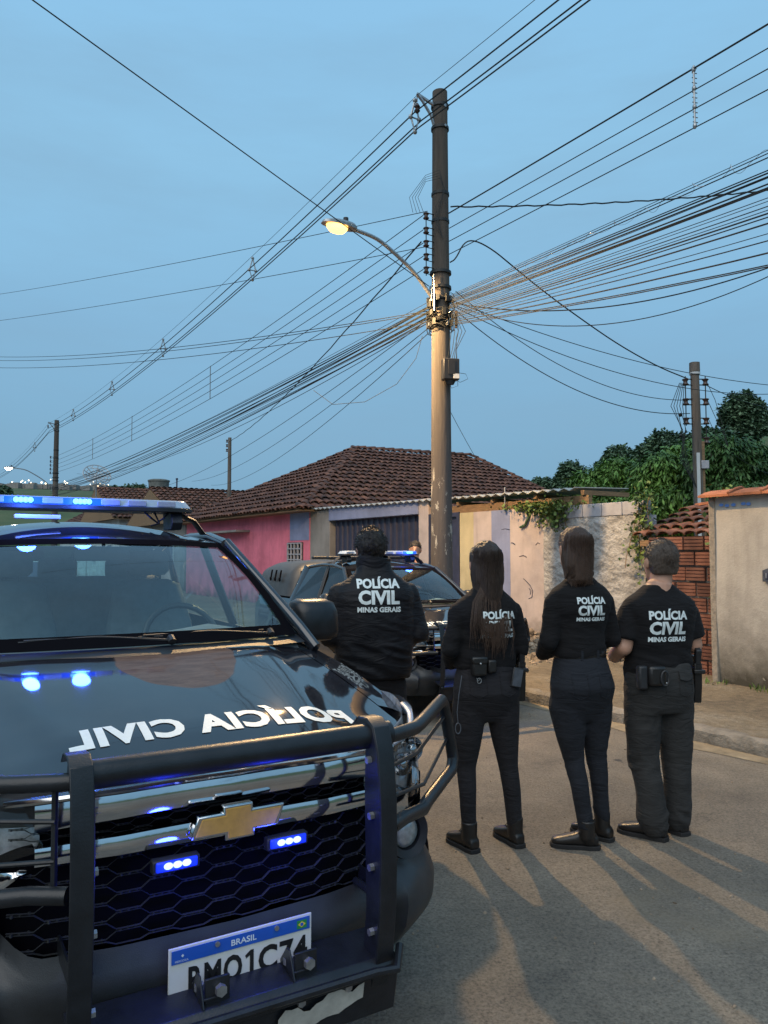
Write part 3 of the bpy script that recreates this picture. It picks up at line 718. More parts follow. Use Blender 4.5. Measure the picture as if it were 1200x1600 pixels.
        MB().tube([k(.03, .475, .862), k(-.04, .640, .858), k(-.275, .90, .925)], .0065, 8).build('rod', MT['bar'], bb)
        MB().box((.0, s*.44, .60), (.22, .008, .05)).tube([(-.06, s*.40, .60), (.08, s*.40, .60)], .012, 8).build('bracket', MT['bar'], bb, bevel=.002)
    MB().tube([(.055, -.45, 1.062), (.062, 0, 1.062), (.055, .45, 1.062)], .036, 20).build('top_tube', MT['bar'], bb)
    sh = MB(); sh.prism([(-.03, .470), (.105, .448), (.125, .425), (.115, .395), (.105, .43), (-.03, .455)], 1, -.44, .44)
    sh.build('step_plate', MT['bar'], bb, bevel=.003)
    MB().tube([(.10, .46, .46), (.15, .42, .425), (.135, .36, .425), (.12, -.36, .425), (.135, -.42, .425)], .012, 8).build('rod', MT['bar'], bb)
    lo = MB().prism([(.07, .41), (.095, .40), (.07, .27), (-.02, .22), (-.04, .24), (.04, .29)], 1, -.44, .46).build('skid_plate', MT['bar'], bb, bevel=.004)
    for yy in (-.085, .165):
        g = MB(); g.prism([(.01, .468), (.055, .520), (.075, .520), (.11, .452)], 1, yy-.045, yy-.040); g.box((.085, yy, .475), (.008, .065, .075)); g.box((.05, yy-.02, .466), (.09, .05, .006))
        g_ = g.build('gusset', MT['bar'], bb, bevel=.0015); MB().tube([(.088, yy+.006, .482), (.104, yy+.006, .482)], .0155, 6).build('bolt', MT['steel'], g_)
        MB().tube([(.045, yy-.035, .47), (.045, yy-.035, .486)], .013, 10).build('bolt', MT['steel'], g_)
    for (ya, yb, zz) in ((.08, .34, .345), (-.28, -.09, .325)):      # bare metal where the coating flaked off
        rr = random.Random(int(ya*100)); up = [(ya+(yb-ya)*i/14, zz+.012+.014*math.sin(i*.9)+.012*rr.random()+.03*i/14) for i in range(15)]; dn = [(ya+(yb-ya)*i/14, zz-.02-.010*rr.random()+.02*i/14-.016*math.sin(math.pi*i/14)) for i in range(14, -1, -1)]
        MB().add([(.0845+.011*(z-.335)/.065*1.2+.008, y, z) for y, z in up+dn], [tuple(range(30))]).build('flaked_coating', MT['cream'], lo, 0, fix=False)
        for t_ in (.25, .8): MB().tube([(.09, ya+(yb-ya)*t_, zz+.045), (.108, ya+(yb-ya)*t_, zz+.043)], .012, 6).build('bolt', MT['steel'], lo)
    # strobes in the grille
    for yy in (-.172, .145):
        s_ = empty('grille_strobe', (.012, yy, .785), 0, parent=root)
        MB().box((-.02, 0, 0), (.03, .125, .034)).build('housing', pl, s_, bevel=.004)
        MB().box((-.003, 0, .002), (.010, .110, .026)).build('lens', MT['led_dim'] if lamps else MT['led_off'], s_, bevel=.004)
        if lamps:
            for k in range(3): MB().ball((.004, -.024+.024*k, .004), (.004, .0125, .009), 10, 6).build('led', MT['led_on2'], s_)
            pl_ = bpy.data.lights.new('strobe_light', 'POINT'); pl_.energy = 1.5; pl_.color = (.02, .04, 1.0); pl_.shadow_soft_size = .03
            po = bpy.data.objects.new('strobe_light', pl_); COL.objects.link(po); po.parent = s_; po.location = (.04, 0, 0)
    for (x, y) in WH: pass
    for (cx, cz) in WH:
        for s in (-1, 1): wheel(root, cx, s*.80, s)
        for s in (-1, 1):
            iw = MB(); V = []
            for k in range(17):
                a = math.pi*k/16; V += [(cx+.50*math.cos(a), s*.93, cz+.50*math.sin(a)), (cx+.50*math.cos(a), s*.60, cz+.50*math.sin(a))]
            iw.grid(V, 17, 2); V2 = [(cx, s*.60, cz)]+[(cx+.50*math.cos(math.pi*k/16), s*.60, cz+.50*math.sin(math.pi*k/16)) for k in range(17)]
            iw.add(V2, [(0, k, k+1) for k in range(1, 17)])
            iw.build('wheel_housing', dk, root)
    # roof light bar
    lb = empty('light_bar', (-2.40, 0, 0), parent=root); zb = 1.845
    outline = lambda k, hw, hl_, e=4.5: [(hw*math.copysign(abs(math.cos(t))**(2/e), math.cos(t)), hl_*math.copysign(abs(math.sin(t))**(2/e), math.sin(t))) for t in np.linspace(0, 2*math.pi, k, endpoint=False)]
    def slab(z0, z1, hw, hl_, tp=1.0):
        o1 = outline(40, hw, hl_); o2 = outline(40, hw*tp, hl_*(1-(1-tp)*.35)); m_ = MB(); n = 40
        m_.add([(x, y, z0) for x, y in o1]+[(x, y, z1) for x, y in o2], [tuple(range(n-1, -1, -1)), tuple(range(n, 2*n))]+[(i, (i+1) % n, n+(i+1) % n, n+i) for i in range(n)]); return m_
    slab(zb-.012, zb+.010, .155, .575).build('base', MT['plastic'], lb, bevel=.003)
    slab(zb+.010, zb+.054, .150, .570, .82).build('dome', MT['dome'], lb, bevel=.006)
    slab(zb+.012, zb+.055, .070, .540).build('inner_tray', MT['led_off'], lb)
    mods = (-.33, -.045) if not canopy else (.40,)
    for yy in (-.47, -.33, -.19, -.045, .10, .24, .40):
        on = any(abs(yy-q) < .01 for q in mods)
        mo = MB().box((.150, yy, zb+.030), (.008, .100, .030)).build('led_module', MT['led_dim'] if on else MT['led_off'], lb, bevel=.003)
        if on:
            for k in range(4): MB().ball((.156, yy-.034+.0225*k, zb+.030), (.005, .0150, .0145), 10, 6).build('led', MT['led_on'], mo)
    gx = (-.56, .06) if not canopy else (.30, .50)
    MB().box((.1475, (gx[0]+gx[1])/2, zb+.030), (.006, gx[1]-gx[0], .036)).build('glowing_lens', MT['led_glow'], lb, bevel=.002)
    if canopy: pos = [(.21, .40, zb+.03, .9)]
    else: pos = [(.22, -.33, zb+.03, 1.6), (.22, -.045, zb+.03, 1.3)]
    for (x, y, z, e) in pos:
        pl_ = bpy.data.lights.new('beacon_light', 'POINT'); pl_.energy = e*5; pl_.color = (.04, .12, 1.0); pl_.shadow_soft_size = .05
        po = bpy.data.objects.new('beacon_light', pl_); COL.objects.link(po); po.parent = lb; po.location = (x+.02, y, z)
    for s in (-1, 1):
        ft = MB(); ft.prism([(-.08, 1.835), (.09, 1.835), (.13, 1.775), (.10, 1.735), (-.06, 1.735)], 1, s*.47-.03, s*.47+.03); ft.tube([(0, s*.50, 1.83), (0, s*.60, 1.79), (0, s*.665, 1.705)], [(.05, .012)]*3, 6, up=(1, 0, 0)); ft.build('foot', pl, lb, bevel=.004)
    MB().tube([(.06, .30, 1.835), (.09, .33, 1.80), (.07, .37, 1.775), (.10, .40, 1.80), (.08, .43, 1.835)], .006, 6).tube([(.05, .36, 1.83), (.10, .375, 1.77), (.09, .33, 1.755)], .005, 6).build('cable', pl, lb)
    if not canopy: MB().box((.13, -.26, 1.79), (.05, .22, .022)).build('roof_plate', MT['platewhite'], lb, bevel=.004)
    if canopy:
        cn = MB(); secs = []
        P = []; n = 30; prof_c = lambda t: (math.copysign(abs(math.cos(t))**(2/5), math.cos(t)), abs(math.sin(t))**(2/5))
        for (x, hw, zt) in ((-3.60, .80, 1.60), (-3.64, .86, 1.70), (-3.75, .885, 1.745), (-4.3, .89, 1.755), (-4.9, .89, 1.735), (-5.20, .88, 1.68), (-5.29, .84, 1.55)):
            for i in range(n+1):
                t = math.pi*i/n; c_, s_ = prof_c(t); z = 1.215+(zt-1.215)*s_; P.append((x-(.10*(z-1.2) if x < -5 else -.16*(1.75-z) if x > -3.7 else 0), hw*c_*(1-.12*s_), z))
        cn.grid(P, 7, n+1); m_ = len(P); cn.f.append(tuple(range(n+1))); cn.f.append(tuple(6*(n+1)+k for k in range(n, -1, -1)))
        cp = cn.build('canopy', MT['gplastic'], root, 50)
        for s in (-1, 1):
            for xx in (-4.05, -4.28, -4.51):
                MB().loft([(1.46, xx+.012, s*.868, .010, .012), (1.55, xx-.005, s*.850, .028, .012), (1.60, xx, s*.842, .012, .012)], 10).add([], []).ball((xx+.01, s*.872, 1.455), (.045, .012, .035), 12, 8).build('air_gill', dk, cp)
        for xx in (-2.75, -3.35): 
            MB().box((xx, 0, 1.80), (.10, 1.20, .045)).build('roof_bar', pl, root, bevel=.012)
        MB().box((-3.0, -.2, 1.80), (.30, .30, .05)).build('antenna_box', MT['gplastic'], root, bevel=.015)
    return root
MT['interior'] = simple('cab interior', (.15,.155,.16), .8, 0, .2, 12, .2, 150)
MT['hlback'] = simple('headlamp housing', (.50,.51,.53), .25, .5, .5, 22, .2, 50)
MT['tail'] = simple('red tail lamp', (.25,.01,.01), .2, 0, .1, 20, 0)
MT['foglens'] = simple('fog lamp glass', (.42,.45,.46), .12, .5, .25, 60, .3, 120)
MT['platewhite'] = simple('plate white', (.60,.61,.60), .45, 0, .05, 20, 0)
MT['plateblue'] = simple('plate blue', (.012,.09,.42), .4, 0, .08, 20, 0)
MT['plateblack'] = simple('plate black', (.01,.01,.01), .5, 0, .05, 20, 0)
MT['flaggreen'] = simple('flag green', (.02,.22,.06), .5, 0, .05, 20, 0)
MT['flagyellow'] = simple('flag yellow', (.65,.52,.05), .5, 0, .05, 20, 0)
MT['dome'] = simple('milky light bar dome', (.30,.38,.50), .22, 0, .12, 14, .05, 60, coat=.5)

MT['led_glow'] = emis('blue lit bar lens', (0.0,.10,1.0), 1.3, (.02,.04,.25))

# ============================================================= GROUND
def smst(a, b, x): t = np.clip((x-a)/(b-a), 0, 1); return t*t*(3-2*t)
def terrain_h(x, y):
    x = np.asarray(x, float); y = np.asarray(y, float); r = np.hypot(x, y)
    ring = 34*smst(160, 430, r)*(1+.12*vnoise(np.stack([x/60, y/60, x*0], 1)))
    hill = smst(34, 82, y)*np.clip((x-4)*.36+1.2, 0, 24)*smst(-4, 14, x)*smst(190, 105, y)*(1+.08*vnoise(np.stack([x/14, y/14, x*0+3], 1)))
    return -.03+ring+hill
def build_ground():
    e = np.concatenate([-np.geomspace(1500, 140, 22), np.linspace(-130, 130, 66), np.geomspace(140, 1500, 22)]); n = len(e)
    X, Y = np.meshgrid(e, e, indexing='ij'); Z = terrain_h(X.ravel(), Y.ravel())
    MB().grid(np.stack([X.ravel(), Y.ravel(), Z], 1), n, n).build('terrain', MT['earth'], None, 60, fix=False, kind='structure')
def ns_grid(n0, n1, s0, s1, nn, ns, zf, name, mat, **k):
    a = np.linspace(n0, n1, nn); b = np.linspace(s0, s1, ns); A, B = np.meshgrid(a, b, indexing='ij'); A = A.ravel(); B = B.ravel(); Z = zf(A, B)
    P = np.stack([A*N_.x+B*T_.x, A*N_.y+B*T_.y, Z], 1)
    return MB().grid(P, nn, ns).build(name, mat, None, 60, fix=False, **k)
def m_earth():
    m, t, b = _mat('grassy earth'); n = tex(t, 'Noise', .12, 6, .65); n2 = tex(t, 'Noise', 3, 5, .7)
    c = ramp(t, n.outputs['Fac'], [(.35, (.045,.075,.025)), (.6, (.075,.10,.035)), (.8, (.12,.10,.055))]); c = mix(t, 1, c, ramp(t, n2.outputs['Fac'], [(.3, (.7,.7,.7)), (.7, (1.2,1.2,1.2))]), 'MULTIPLY')
    L(t, c, b.inputs['Base Color']); b.inputs['Roughness'].default_value = .95; return m
def m_walk():
    m, t, b = _mat('broken concrete'); n = tex(t, 'Noise', 1.1, 7, .7, dist=.8); n2 = tex(t, 'Noise', 14, 6, .75); n3 = tex(t, 'Noise', 90, 3, .7)
    c = ramp(t, n.outputs['Fac'], [(.3, (.12,.10,.075)), (.5, (.20,.165,.115)), (.7, (.26,.235,.19))])
    c = mix(t, 1, c, ramp(t, n2.outputs['Fac'], [(.3, (.55,.55,.53)), (.65, (1.15,1.13,1.1))]), 'MULTIPLY'); c = mix(t, 1, c, ramp(t, n3.outputs['Fac'], [(.35, (.6,.6,.6)), (.6, (1.1,1.1,1.1))]), 'MULTIPLY')
    g = tex(t, 'Noise', 2.6, 5, .7); c = mix(t, ramp(t, g.outputs['Fac'], [(.62, 0), (.74, .7)]), c, (.07,.085,.04))
    L(t, c, b.inputs['Base Color']); b.inputs['Roughness'].default_value = .92; bump(t, b, n2.outputs['Fac'], .8, .03); bump(t, b, n3.outputs['Fac'], .5, .006); return m
MT['earth'] = m_earth(); MT['walk'] = m_walk()
MT['kerb'] = simple('weathered kerb stone', (.20,.18,.15), .9, 0, .45, 5, .9, 30, bdist=.02)
build_ground()
ns_grid(-60, 5.75, -40, 150, 40, 120, lambda a, b: .022*fbm(np.stack([a*.5, b*.5, a*0], 1), 3)*smst(5.7, 4.8, a)*0+.004+.0*a, 'road', MT['asphalt'], kind='structure')
def walkz(a, b):
    return .115+.03*smst(6.2, 8, a)+.020*fbm(np.stack([a*1.1, b*1.1, a*0], 1), 4)+.030*np.maximum(0, fbm(np.stack([a*3, b*3, a*0+5], 1), 3))*smst(6.5, 8.5, b)
pave = ns_grid(5.86, 9.4, -8, 60, 60, 700, walkz, 'pavement', MT['walk'], kind='structure')
rr = random.Random(3)
s = -6.0
while s < 30:
    ln = rr.uniform(.62, .95); w_ = .15+rr.uniform(-.015, .03); P = []; h = .135+rr.uniform(-.025, .01)
    m = MB(); nseg = 9; prof = [(-.5, -.02), (-.52, .35), (-.46, .85), (-.30, 1.0), (.1, 1.03), (.5, 1.0)]
    for i in range(nseg+1):
        t = i/nseg
        for (a, b) in prof:
            j = .012*(rr.random()-.5); chip = -.03 if (rr.random() < .10) else 0
            P.append(tuple(NS(5.80+a*w_+j, s+.012+(ln-.024)*t, b*h+j+chip*(b > .5))))
    m.grid(P, nseg+1, len(prof)); k = len(prof); m.f.append(tuple(range(k))); m.f.append(tuple(nseg*k+q for q in range(k-1, -1, -1)))
    m.build('kerb_stone', MT['kerb'], pave, 35); s += ln
# ragged sand along the gutter, dirt verge, rubble
MT['sand'] = simple('washed sand', (.22,.18,.12), .95, 0, .35, 6, .6, 60, bdist=.01)
P = []; n_ = 160
for i in range(n_+1):
    s = -4+26*i/n_; w_ = .10+.16*max(0, float(fbm([[s*.9, 2, 0]], 3)[0])+.35)
    P += [tuple(NS(5.76, s, .022)), tuple(NS(5.70-w_*.5, s, .014)), tuple(NS(5.70-w_, s, .0075))]
MB().grid(P, n_+1, 3).build('gutter_sand', MT['sand'], None, 60, fix=False, kind='stuff')
def rock(m, c, r, rnd):
    rot = Matrix.Rotation(rnd.uniform(0, 6), 3, 'Z') @ Matrix.Rotation(rnd.uniform(0, 6), 3, 'X'); f = (rnd.uniform(.7, 1.3)*r, rnd.uniform(.6, 1)*r, rnd.uniform(.4, .7)*r)
    b = len(m.v); m.ball(c, f, 6, 4, rot)
    for i in range(b, len(m.v)): v = m.v[i]; m.v[i] = tuple(q+rnd.uniform(-.12, .12)*r for q in v)
MT['rubble'] = simple('mixed rubble', (.24,.19,.14), .95, 0, .55, 9, .6, 50, bdist=.01)
m = MB(); rnd = random.Random(5)
for _ in range(1500):
    s = rnd.gauss(9.6, 1.5); n = 8.8-abs(rnd.gauss(0, .9)); 
    if n < 5.9 or s < 6.2: continue
    rock(m, tuple(NS(n, s, float(walkz(np.array([n]), np.array([s]))[0])+.0+max(0, .22-(8.86-n)*.25)*rnd.random())), rnd.choice([.012, .02, .03, .05, .075]), rnd)
m.build('rubble', MT['rubble'], None, 0, fix=False, kind='stuff')
m = MB()
for _ in range(2600):
    n = rnd.uniform(-2, 5.7); s = rnd.uniform(-2, 12); rock(m, tuple(NS(n, s, .006)), rnd.choice([.003, .004, .006, .009]), rnd)
m.build('loose_gravel', MT['rubble'], None, 0, fix=False, kind='stuff')

# ============================================================= WALLS AND HOUSES
def slab(n0, n1, s0, s1, z0, z1, off=(0, 0, 0)):
    m = MB(); V = [NS(n, s, z) for z in (z0, z1) for n, s in ((n0, s0), (n1, s0), (n1, s1), (n0, s1))]
    return m.add(V, [(0,3,2,1), (4,5,6,7), (0,1,5,4), (1,2,6,5), (2,3,7,6), (3,0,4,7)])
def lbox(n0, n1, s0, s1, z0, z1, o):           # the same, relative to thing base o=(n,s)
    m = slab(n0, n1, s0, s1, z0, z1); b = NS(*o); m.v = [tuple(Vector(v)-b) for v in m.v]; return m
FN = 8.86
MT['pink'] = m_plaster('pink plaster', (.74,.20,.28), (.10,.05,.05), .9, .25, .35)
MT['greyplaster'] = m_plaster('grey plaster', (.25,.24,.23), (.07,.065,.055), 1.0)
MT['pinkwhite'] = m_plaster('faded rose plaster', (.50,.43,.41), (.10,.09,.07), 1.0, .35, .6)
MT['yellow'] = m_plaster('cream yellow plaster', (.52,.45,.28), (.10,.09,.07), .8, .35, .4)
MT['bluep'] = m_plaster('pale blue plaster', (.24,.28,.44), (.10,.09,.08), .8, .35, .4)
MT['raw'] = m_plaster('old grey beige wall', (.44,.415,.37), (.035,.032,.022), 1.75, .5, .6)
MT['rough'] = simple('thrown rough render', (.33,.33,.325), .95, 0, .38, 2.2, 1.0, 22, bdist=.04)
MT['block'] = simple('concrete block', (.33,.34,.38), .95, 0, .16, 7, .5, 80)
MT['white_wall'] = m_plaster('white plaster', (.52,.54,.55), (.2,.19,.17), .8, .25, .3)
MT['gate'] = simple('dark painted gate', (.032,.036,.070), .5, 0, .25, 6, .1, 60)
MT['tileR'] = m_tile('aged roof tile', (.034,.019,.016), (.105,.045,.030), (.21,.095,.058))
MT['tileO'] = m_tile('newer orange tile', (.20,.075,.035), (.33,.125,.06), (.40,.17,.09))
MT['brick'] = m_tile('hollow red brick', (.075,.034,.026), (.14,.060,.042), (.21,.100,.070))
MT['mortar'] = simple('mortar', (.26,.23,.19), .95, 0, .3, 12, .8, 40, bdist=.015)
MT['wood'] = simple('weathered timber', (.20,.125,.065), .8, 0, .35, 8, .4, 60, stretch=(1, 1, 8))
MT['tin'] = simple('corrugated fibre cement', (.34,.35,.34), .8, 0, .25, 3, .2, 60)
MT['concrete'] = m_plaster('pole concrete', (.22,.19,.155), (.10,.09,.075), .8, .55, .75)

def roof_tiles(parent, o, tri, cols_dir, up_dir, pw, pl_, budget, mat, rad=None, reach=None):
    """cover a convex roof facet with barrel tiles; tri = list of corner points (world, relative to o)"""
    u = Vector(cols_dir).normalized(); v = Vector(up_dir).normalized(); nrm = u.cross(v).normalized()
    if nrm.z < 0: nrm = -nrm
    p0 = Vector(tri[0]); pts = [((Vector(p)-p0).dot(u), (Vector(p)-p0).dot(v)) for p in tri]
    umin, umax = min(p[0] for p in pts), max(p[0] for p in pts); vmin, vmax = min(p[1] for p in pts), max(p[1] for p in pts)
    def inside(a, b):
        sgn = 0; k = len(pts)
        for i in range(k):
            x1, y1 = pts[i]; x2, y2 = pts[(i+1) % k]; c = (x2-x1)*(b-y1)-(y2-y1)*(a-x1)
            if abs(c) < 1e-9: continue
            if sgn == 0: sgn = c
            elif sgn*c < -1e-3: return False
        return True
    m = MB(); ns = 6; r0, r1 = pw*.50, pw*.40
    V = []
    for (t, r) in ((0, r0), (1, r1)):
        for th in (0, 1):
            for k in range(ns+1):
                a = math.pi*k/ns; rr_ = r-(.014 if th else 0)
                V.append(u*(-rr_*math.cos(a))+v*(t*pl_*1.12)+nrm*(rr_*.62*math.sin(a)+.045*(1-t)))
    k = ns+1; F = []
    for j in range(ns): F += [(j, j+1, 2*k+j+1, 2*k+j), (j, k+j, k+j+1, j+1)]
    tm = m.add(V, F).mesh('roof_tile', mat, 50)
    out = []; j = 0; b = vmin+pl_*.4
    while b < vmax:
        a = umin+pw/2+(0)
        while a < umax:
            if inside(a, b): out.append((a, b-pl_*.4))
            a += pw
        b += pl_
    base = o.location.copy()
    items = []
    for (a, b) in out:
        p = p0+u*(a+random.uniform(-.012, .012))+v*(b+random.uniform(-.015, .015))+nrm*random.uniform(-.008, .008)
        items.append(((base+p-Vector((0, 0, 1.6))).length, p, random.uniform(-.03, .03)))
    items.sort(key=lambda q: q[0])
    for d, p, a in items[:budget]:
        q = bpy.data.objects.new('roof_tile', tm); COL.objects.link(q); q.parent = parent; q.location = p; q.rotation_euler = (0, 0, a)
    rest = items[budget:]
    if rest:
        g = MB(); fs = [tuple(x.vertices) for x in tm.polygons]; vs = [x.co.copy() for x in tm.vertices]
        for d, p, a in rest: g.add([p+q for q in vs], fs)
        g.build('roof_tiles', mat, parent, 50, fix=False, kind='stuff')
    return min(budget, len(items))
def ridge(parent, p, q, mat, r=.11):
    p = Vector(p); q = Vector(q); n = int((q-p).length/.36); me = None
    d = (q-p)/n; m = MB(); t = d.normalized(); sd = t.cross(Vector((0,0,1))).normalized(); up = sd.cross(t)
    V = []
    for (k, rr_) in ((0, r), (1.1, r*.82)):
        for th in (0, .015):
            for i in range(7): a = math.pi*i/6; V.append(d*k+sd*(math.cos(a)*(rr_-th))+up*(math.sin(a)*(rr_-th)*.8+.02*(1-k)))
    F = []
    for j in range(6): F += [(j, j+1, 14+j+1, 14+j), (j, 7+j, 7+j+1, j+1)]
    me = m.add(V, F).mesh('ridge_tile', mat, 50)
    for i in range(n):
        o = bpy.data.objects.new('ridge_tile', me); COL.objects.link(o); o.parent = parent; o.location = p+d*i; o.rotation_euler = (0, 0, random.uniform(-.05, .05))

# --- pink house with the big hipped tile roof
hb = NS(FN, 17.75); ph = empty('house', hb, 0, 'pink rendered house with a large hipped tile roof beyond the garage', 'house')
o0 = (FN, 17.75)
lbox(FN, FN+10, 17.78, 27.9, -.1, 2.72, o0).build('wall', MT['pink'], ph)
rl = lambda n, s, z: NS(n, s, z)-hb
A, B_, C_, D_ = rl(FN-.5, 17.35, 2.70), rl(FN-.5, 28.2, 2.70), rl(19.3, 28.2, 2.70), rl(19.3, 17.35, 2.70)
R1, R2 = rl(13.1, 22.8, 5.22), rl(18.1, 22.8, 5.30)
up = MB().add([A-Vector((0,0,.03)), B_-Vector((0,0,.03)), C_-Vector((0,0,.03)), D_-Vector((0,0,.03)), R1-Vector((0,0,.06)), R2-Vector((0,0,.06))], [(0, 1, 4), (0, 4, 5, 3), (3, 5, 2), (1, 2, 5, 4), (0, 3, 2, 1)]); up.build('roof_underside', MT['wood'], ph, 0)
budget = 300
nv_ = lambda a, b: (Vector(a)-Vector(b))
eb = (B_-A).normalized(); upf = (R1-(A+eb*(R1-A).dot(eb)))
used = roof_tiles(ph, ph, [A, B_, R1], B_-A, upf, .23, .36, 90, MT['tileR'])
ed = (D_-A).normalized(); upr = (R1-(A+ed*(R1-A).dot(ed)))
roof_tiles(ph, ph, [A, R1, R2, D_], D_-A, upr, .23, .36, budget-used, MT['tileR'])
ridge(ph, A, R1, MT['tileR']); ridge(ph, R2, R1, MT['tileR']); ridge(ph, B_, R1, MT['tileR']); ridge(ph, D_, R2, MT['tileR'])
lbox(FN-.45, FN, 21.8, 26.2, 2.25, 2.31, o0).build('ledge', MT['greyplaster'], ph)
lbox(FN-.012, FN, 17.80, 18.95, 1.95, 2.68, o0).build('painted_panel', MT['bluep'], ph)
wn_ = lbox(FN-.03, FN, 18.15, 19.0, 1.28, 1.90, o0).build('vent_window', MT['dark'], ph)
for i in range(5):
    lbox(FN-.07, FN-.035, 18.15, 19.0, 1.28+.145*i, 1.31+.145*i, o0).build('bar', MT['block'], wn_)
    lbox(FN-.075, FN-.03, 18.15+.205*i, 18.18+.205*i, 1.28, 1.89, o0).build('bar', MT['block'], wn_)
# --- garage with corrugated gate
g = empty('garage', NS(FN, 12.5), 0, 'grey garage front with dark corrugated gate under a sheet roof', 'garage'); o1 = (FN, 12.5)
lbox(FN, FN+.25, 16.69, 17.75, .1, 2.68, o1).build('pillar', MT['greyplaster'], g, bevel=.01)
lbox(FN-.01, FN+.24, 12.50, 12.84, .1, 2.70, o1).build('pillar', MT['pinkwhite'], g, bevel=.01)
lbox(FN-.03, FN+.22, 12.84, 16.69, 2.40, 2.70, o1).build('lintel', MT['bluep'], g, bevel=.01)
lbox(FN+.3, FN+.34, 8.9, 17.75, .1, 2.4, o1).build('back_wall', MT['dark'], g)
i = 0; s = 12.85
gt = None
while s < 16.68:                                  # gate sheets with folded ribs
    e = min(s+.24, 16.68); P = []
    for (a, b) in ((0, .0), (.30, .0), (.36, .035), (.64, .035), (.70, 0), (1, 0)):
        for z in (.16, 2.39): P.append(NS(FN+.16-b, s+(e-s-.004)*a, z)-NS(FN, 12.5))
    MB().grid(P, 6, 2).build('gate_panel', MT['gate'], g, 30); s = e
lbox(FN+.125, FN+.17, 12.85, 16.68, .95, 1.02, o1).build('gate_rail', MT['gate'], g)
# sheet roof, its purlins and beam
P = []; ncr = 160
for i in range(ncr+1):
    s = 8.45+9.32*i/ncr; z = 2.60+.14*(s-8)/9.8; zz = .022*math.cos(i*math.pi/2*1.0)
    for n in (FN-.12, FN+1.1): P.append(NS(n, s, z+zz+(n-FN)*.03)-NS(FN, 12.5))
top = MB().grid(P, ncr+1, 2); top.build('sheet_roof', MT['tin'], g, 0).modifiers.new('solid', 'SOLIDIFY').thickness = .012
lbox(FN+.02, FN+.10, 8.3, 12.45, 2.36, 2.50, o1).build('beam', MT['wood'], g)
for s in (8.35, 9.4, 10.5, 11.5): lbox(FN-.02, FN+1.0, s, s+.07, 2.505, 2.575, o1).build('rafter', MT['wood'], g)
MB().tube([NS(FN-.05, 10.15, 2.3)-NS(FN, 12.5), NS(FN-.05, 10.15, 2.75)-NS(FN, 12.5)], .012, 6).build('pipe', MT['steel'], g)
# --- painted street wall with a metal door
wl = empty('street_wall', NS(FN, 9.25), 0, 'street wall painted in rose, pale blue and cream stripes', 'wall'); o2 = (FN, 9.25)
for (a, b, mt) in ((9.25, 10.08, 'pinkwhite'), (10.08, 10.57, 'bluep'), (10.57, 11.08, 'pinkwhite'), (11.08, 11.49, 'yellow')):
    lbox(FN+(.0 if mt != 'bluep' else -.004), FN+.2, a, b, .0, 2.36+.0*a, o2).build('painted_panel', MT[mt], wl, 0)
dr = lbox(FN+.05, FN+.09, 11.60, 12.42, .12, 2.30, o2).build('door', MT['gate'], wl)
lbox(FN-.01, FN+.16, 11.50, 11.585, .1, 2.38, o2).build('door_frame', MT['gate'], wl); lbox(FN-.01, FN+.16, 12.43, 12.495, .1, 2.38, o2).build('door_frame', MT['gate'], wl); lbox(FN-.01, FN+.16, 11.585, 12.43, 2.30, 2.38, o2).build('door_frame', MT['gate'], wl)
for (s, z, pts) in ((9.95, 1.75, [(0, 0), (.05, .03), (.10, .035)]), (9.45, 1.74, [(0, 0), (-.05, .04), (-.10, .02)]), (9.85, 1.55, [(0, 0), (-.10, .02), (-.18, -.01)]), (9.75, 1.18, [(0, 0), (-.08, -.05), (-.16, -.11), (-.22, -.2), (-.2, -.3), (-.12, -.33)]), (9.62, 1.02, [(0, 0), (-.05, -.03), (-.03, -.1)]), (10.3, 2.02, [(0, 0), (-.10, .01), (-.22, -.01)])):
    MB().tube([NS(FN-.002, s+a, z+b)-NS(*o2) for a, b in pts], .007, 5).build('scrawl', MT['gate'], wl, 0)
MB().tube([NS(FN-.03, 9.62, 2.34)-NS(*o2), NS(FN-.035, 9.58, 2.20)-NS(*o2), NS(FN-.035, 9.66, 2.08)-NS(*o2), NS(FN-.035, 9.78, 2.04)-NS(*o2)], .022, 8).build('bent_hose', simple('green hose', (.05,.10,.045), .5), wl)
# --- rough rendered wall with a course of blocks
rw = empty('rough_wall', NS(FN, 7.2), 0, 'rough grey rendered wall topped by one course of concrete blocks', 'wall'); o3 = NS(FN, 7.2)
nn_, ms_ = 110, 110; S_ = np.linspace(7.22, 9.245, nn_); Z_ = np.linspace(0, 2.15, ms_); A_, B2 = np.meshgrid(S_, Z_, indexing='ij'); A_ = A_.ravel(); B2 = B2.ravel()
Q = np.stack([A_*3.2+B2*1.6, B2*5.2-A_*1.2, A_*0], 1); d = .045*np.abs(fbm(Q, 4))+.02*fbm(Q*4, 3)
nv2 = FN-.015-d; P = np.stack([nv2*N_.x+A_*T_.x-o3.x, nv2*N_.y+A_*T_.y-o3.y, B2], 1)
MB().grid(P, nn_, ms_).build('rough_render', MT['rough'], rw, 60, fix=False)
lbox(FN, FN+.2, 7.2, 9.245, 0, 2.15, (FN, 7.2)).build('core', MT['block'], rw)
s = 7.24
for k in range(5):
    e = s+.39
    if k == 4: e = s+.26
    b_ = lbox(FN-.02+random.uniform(-.008, .008), FN+.14, s, e-.014, 2.158, 2.352, (FN, 7.2)); 
    b_.build('concrete_block', MT['block'], rw, bevel=.006); s = e
lbox(FN+.0, FN+.12, 7.24, 9.15, 2.150, 2.157, (FN, 7.2)).build('mortar_bed', MT['mortar'], rw)
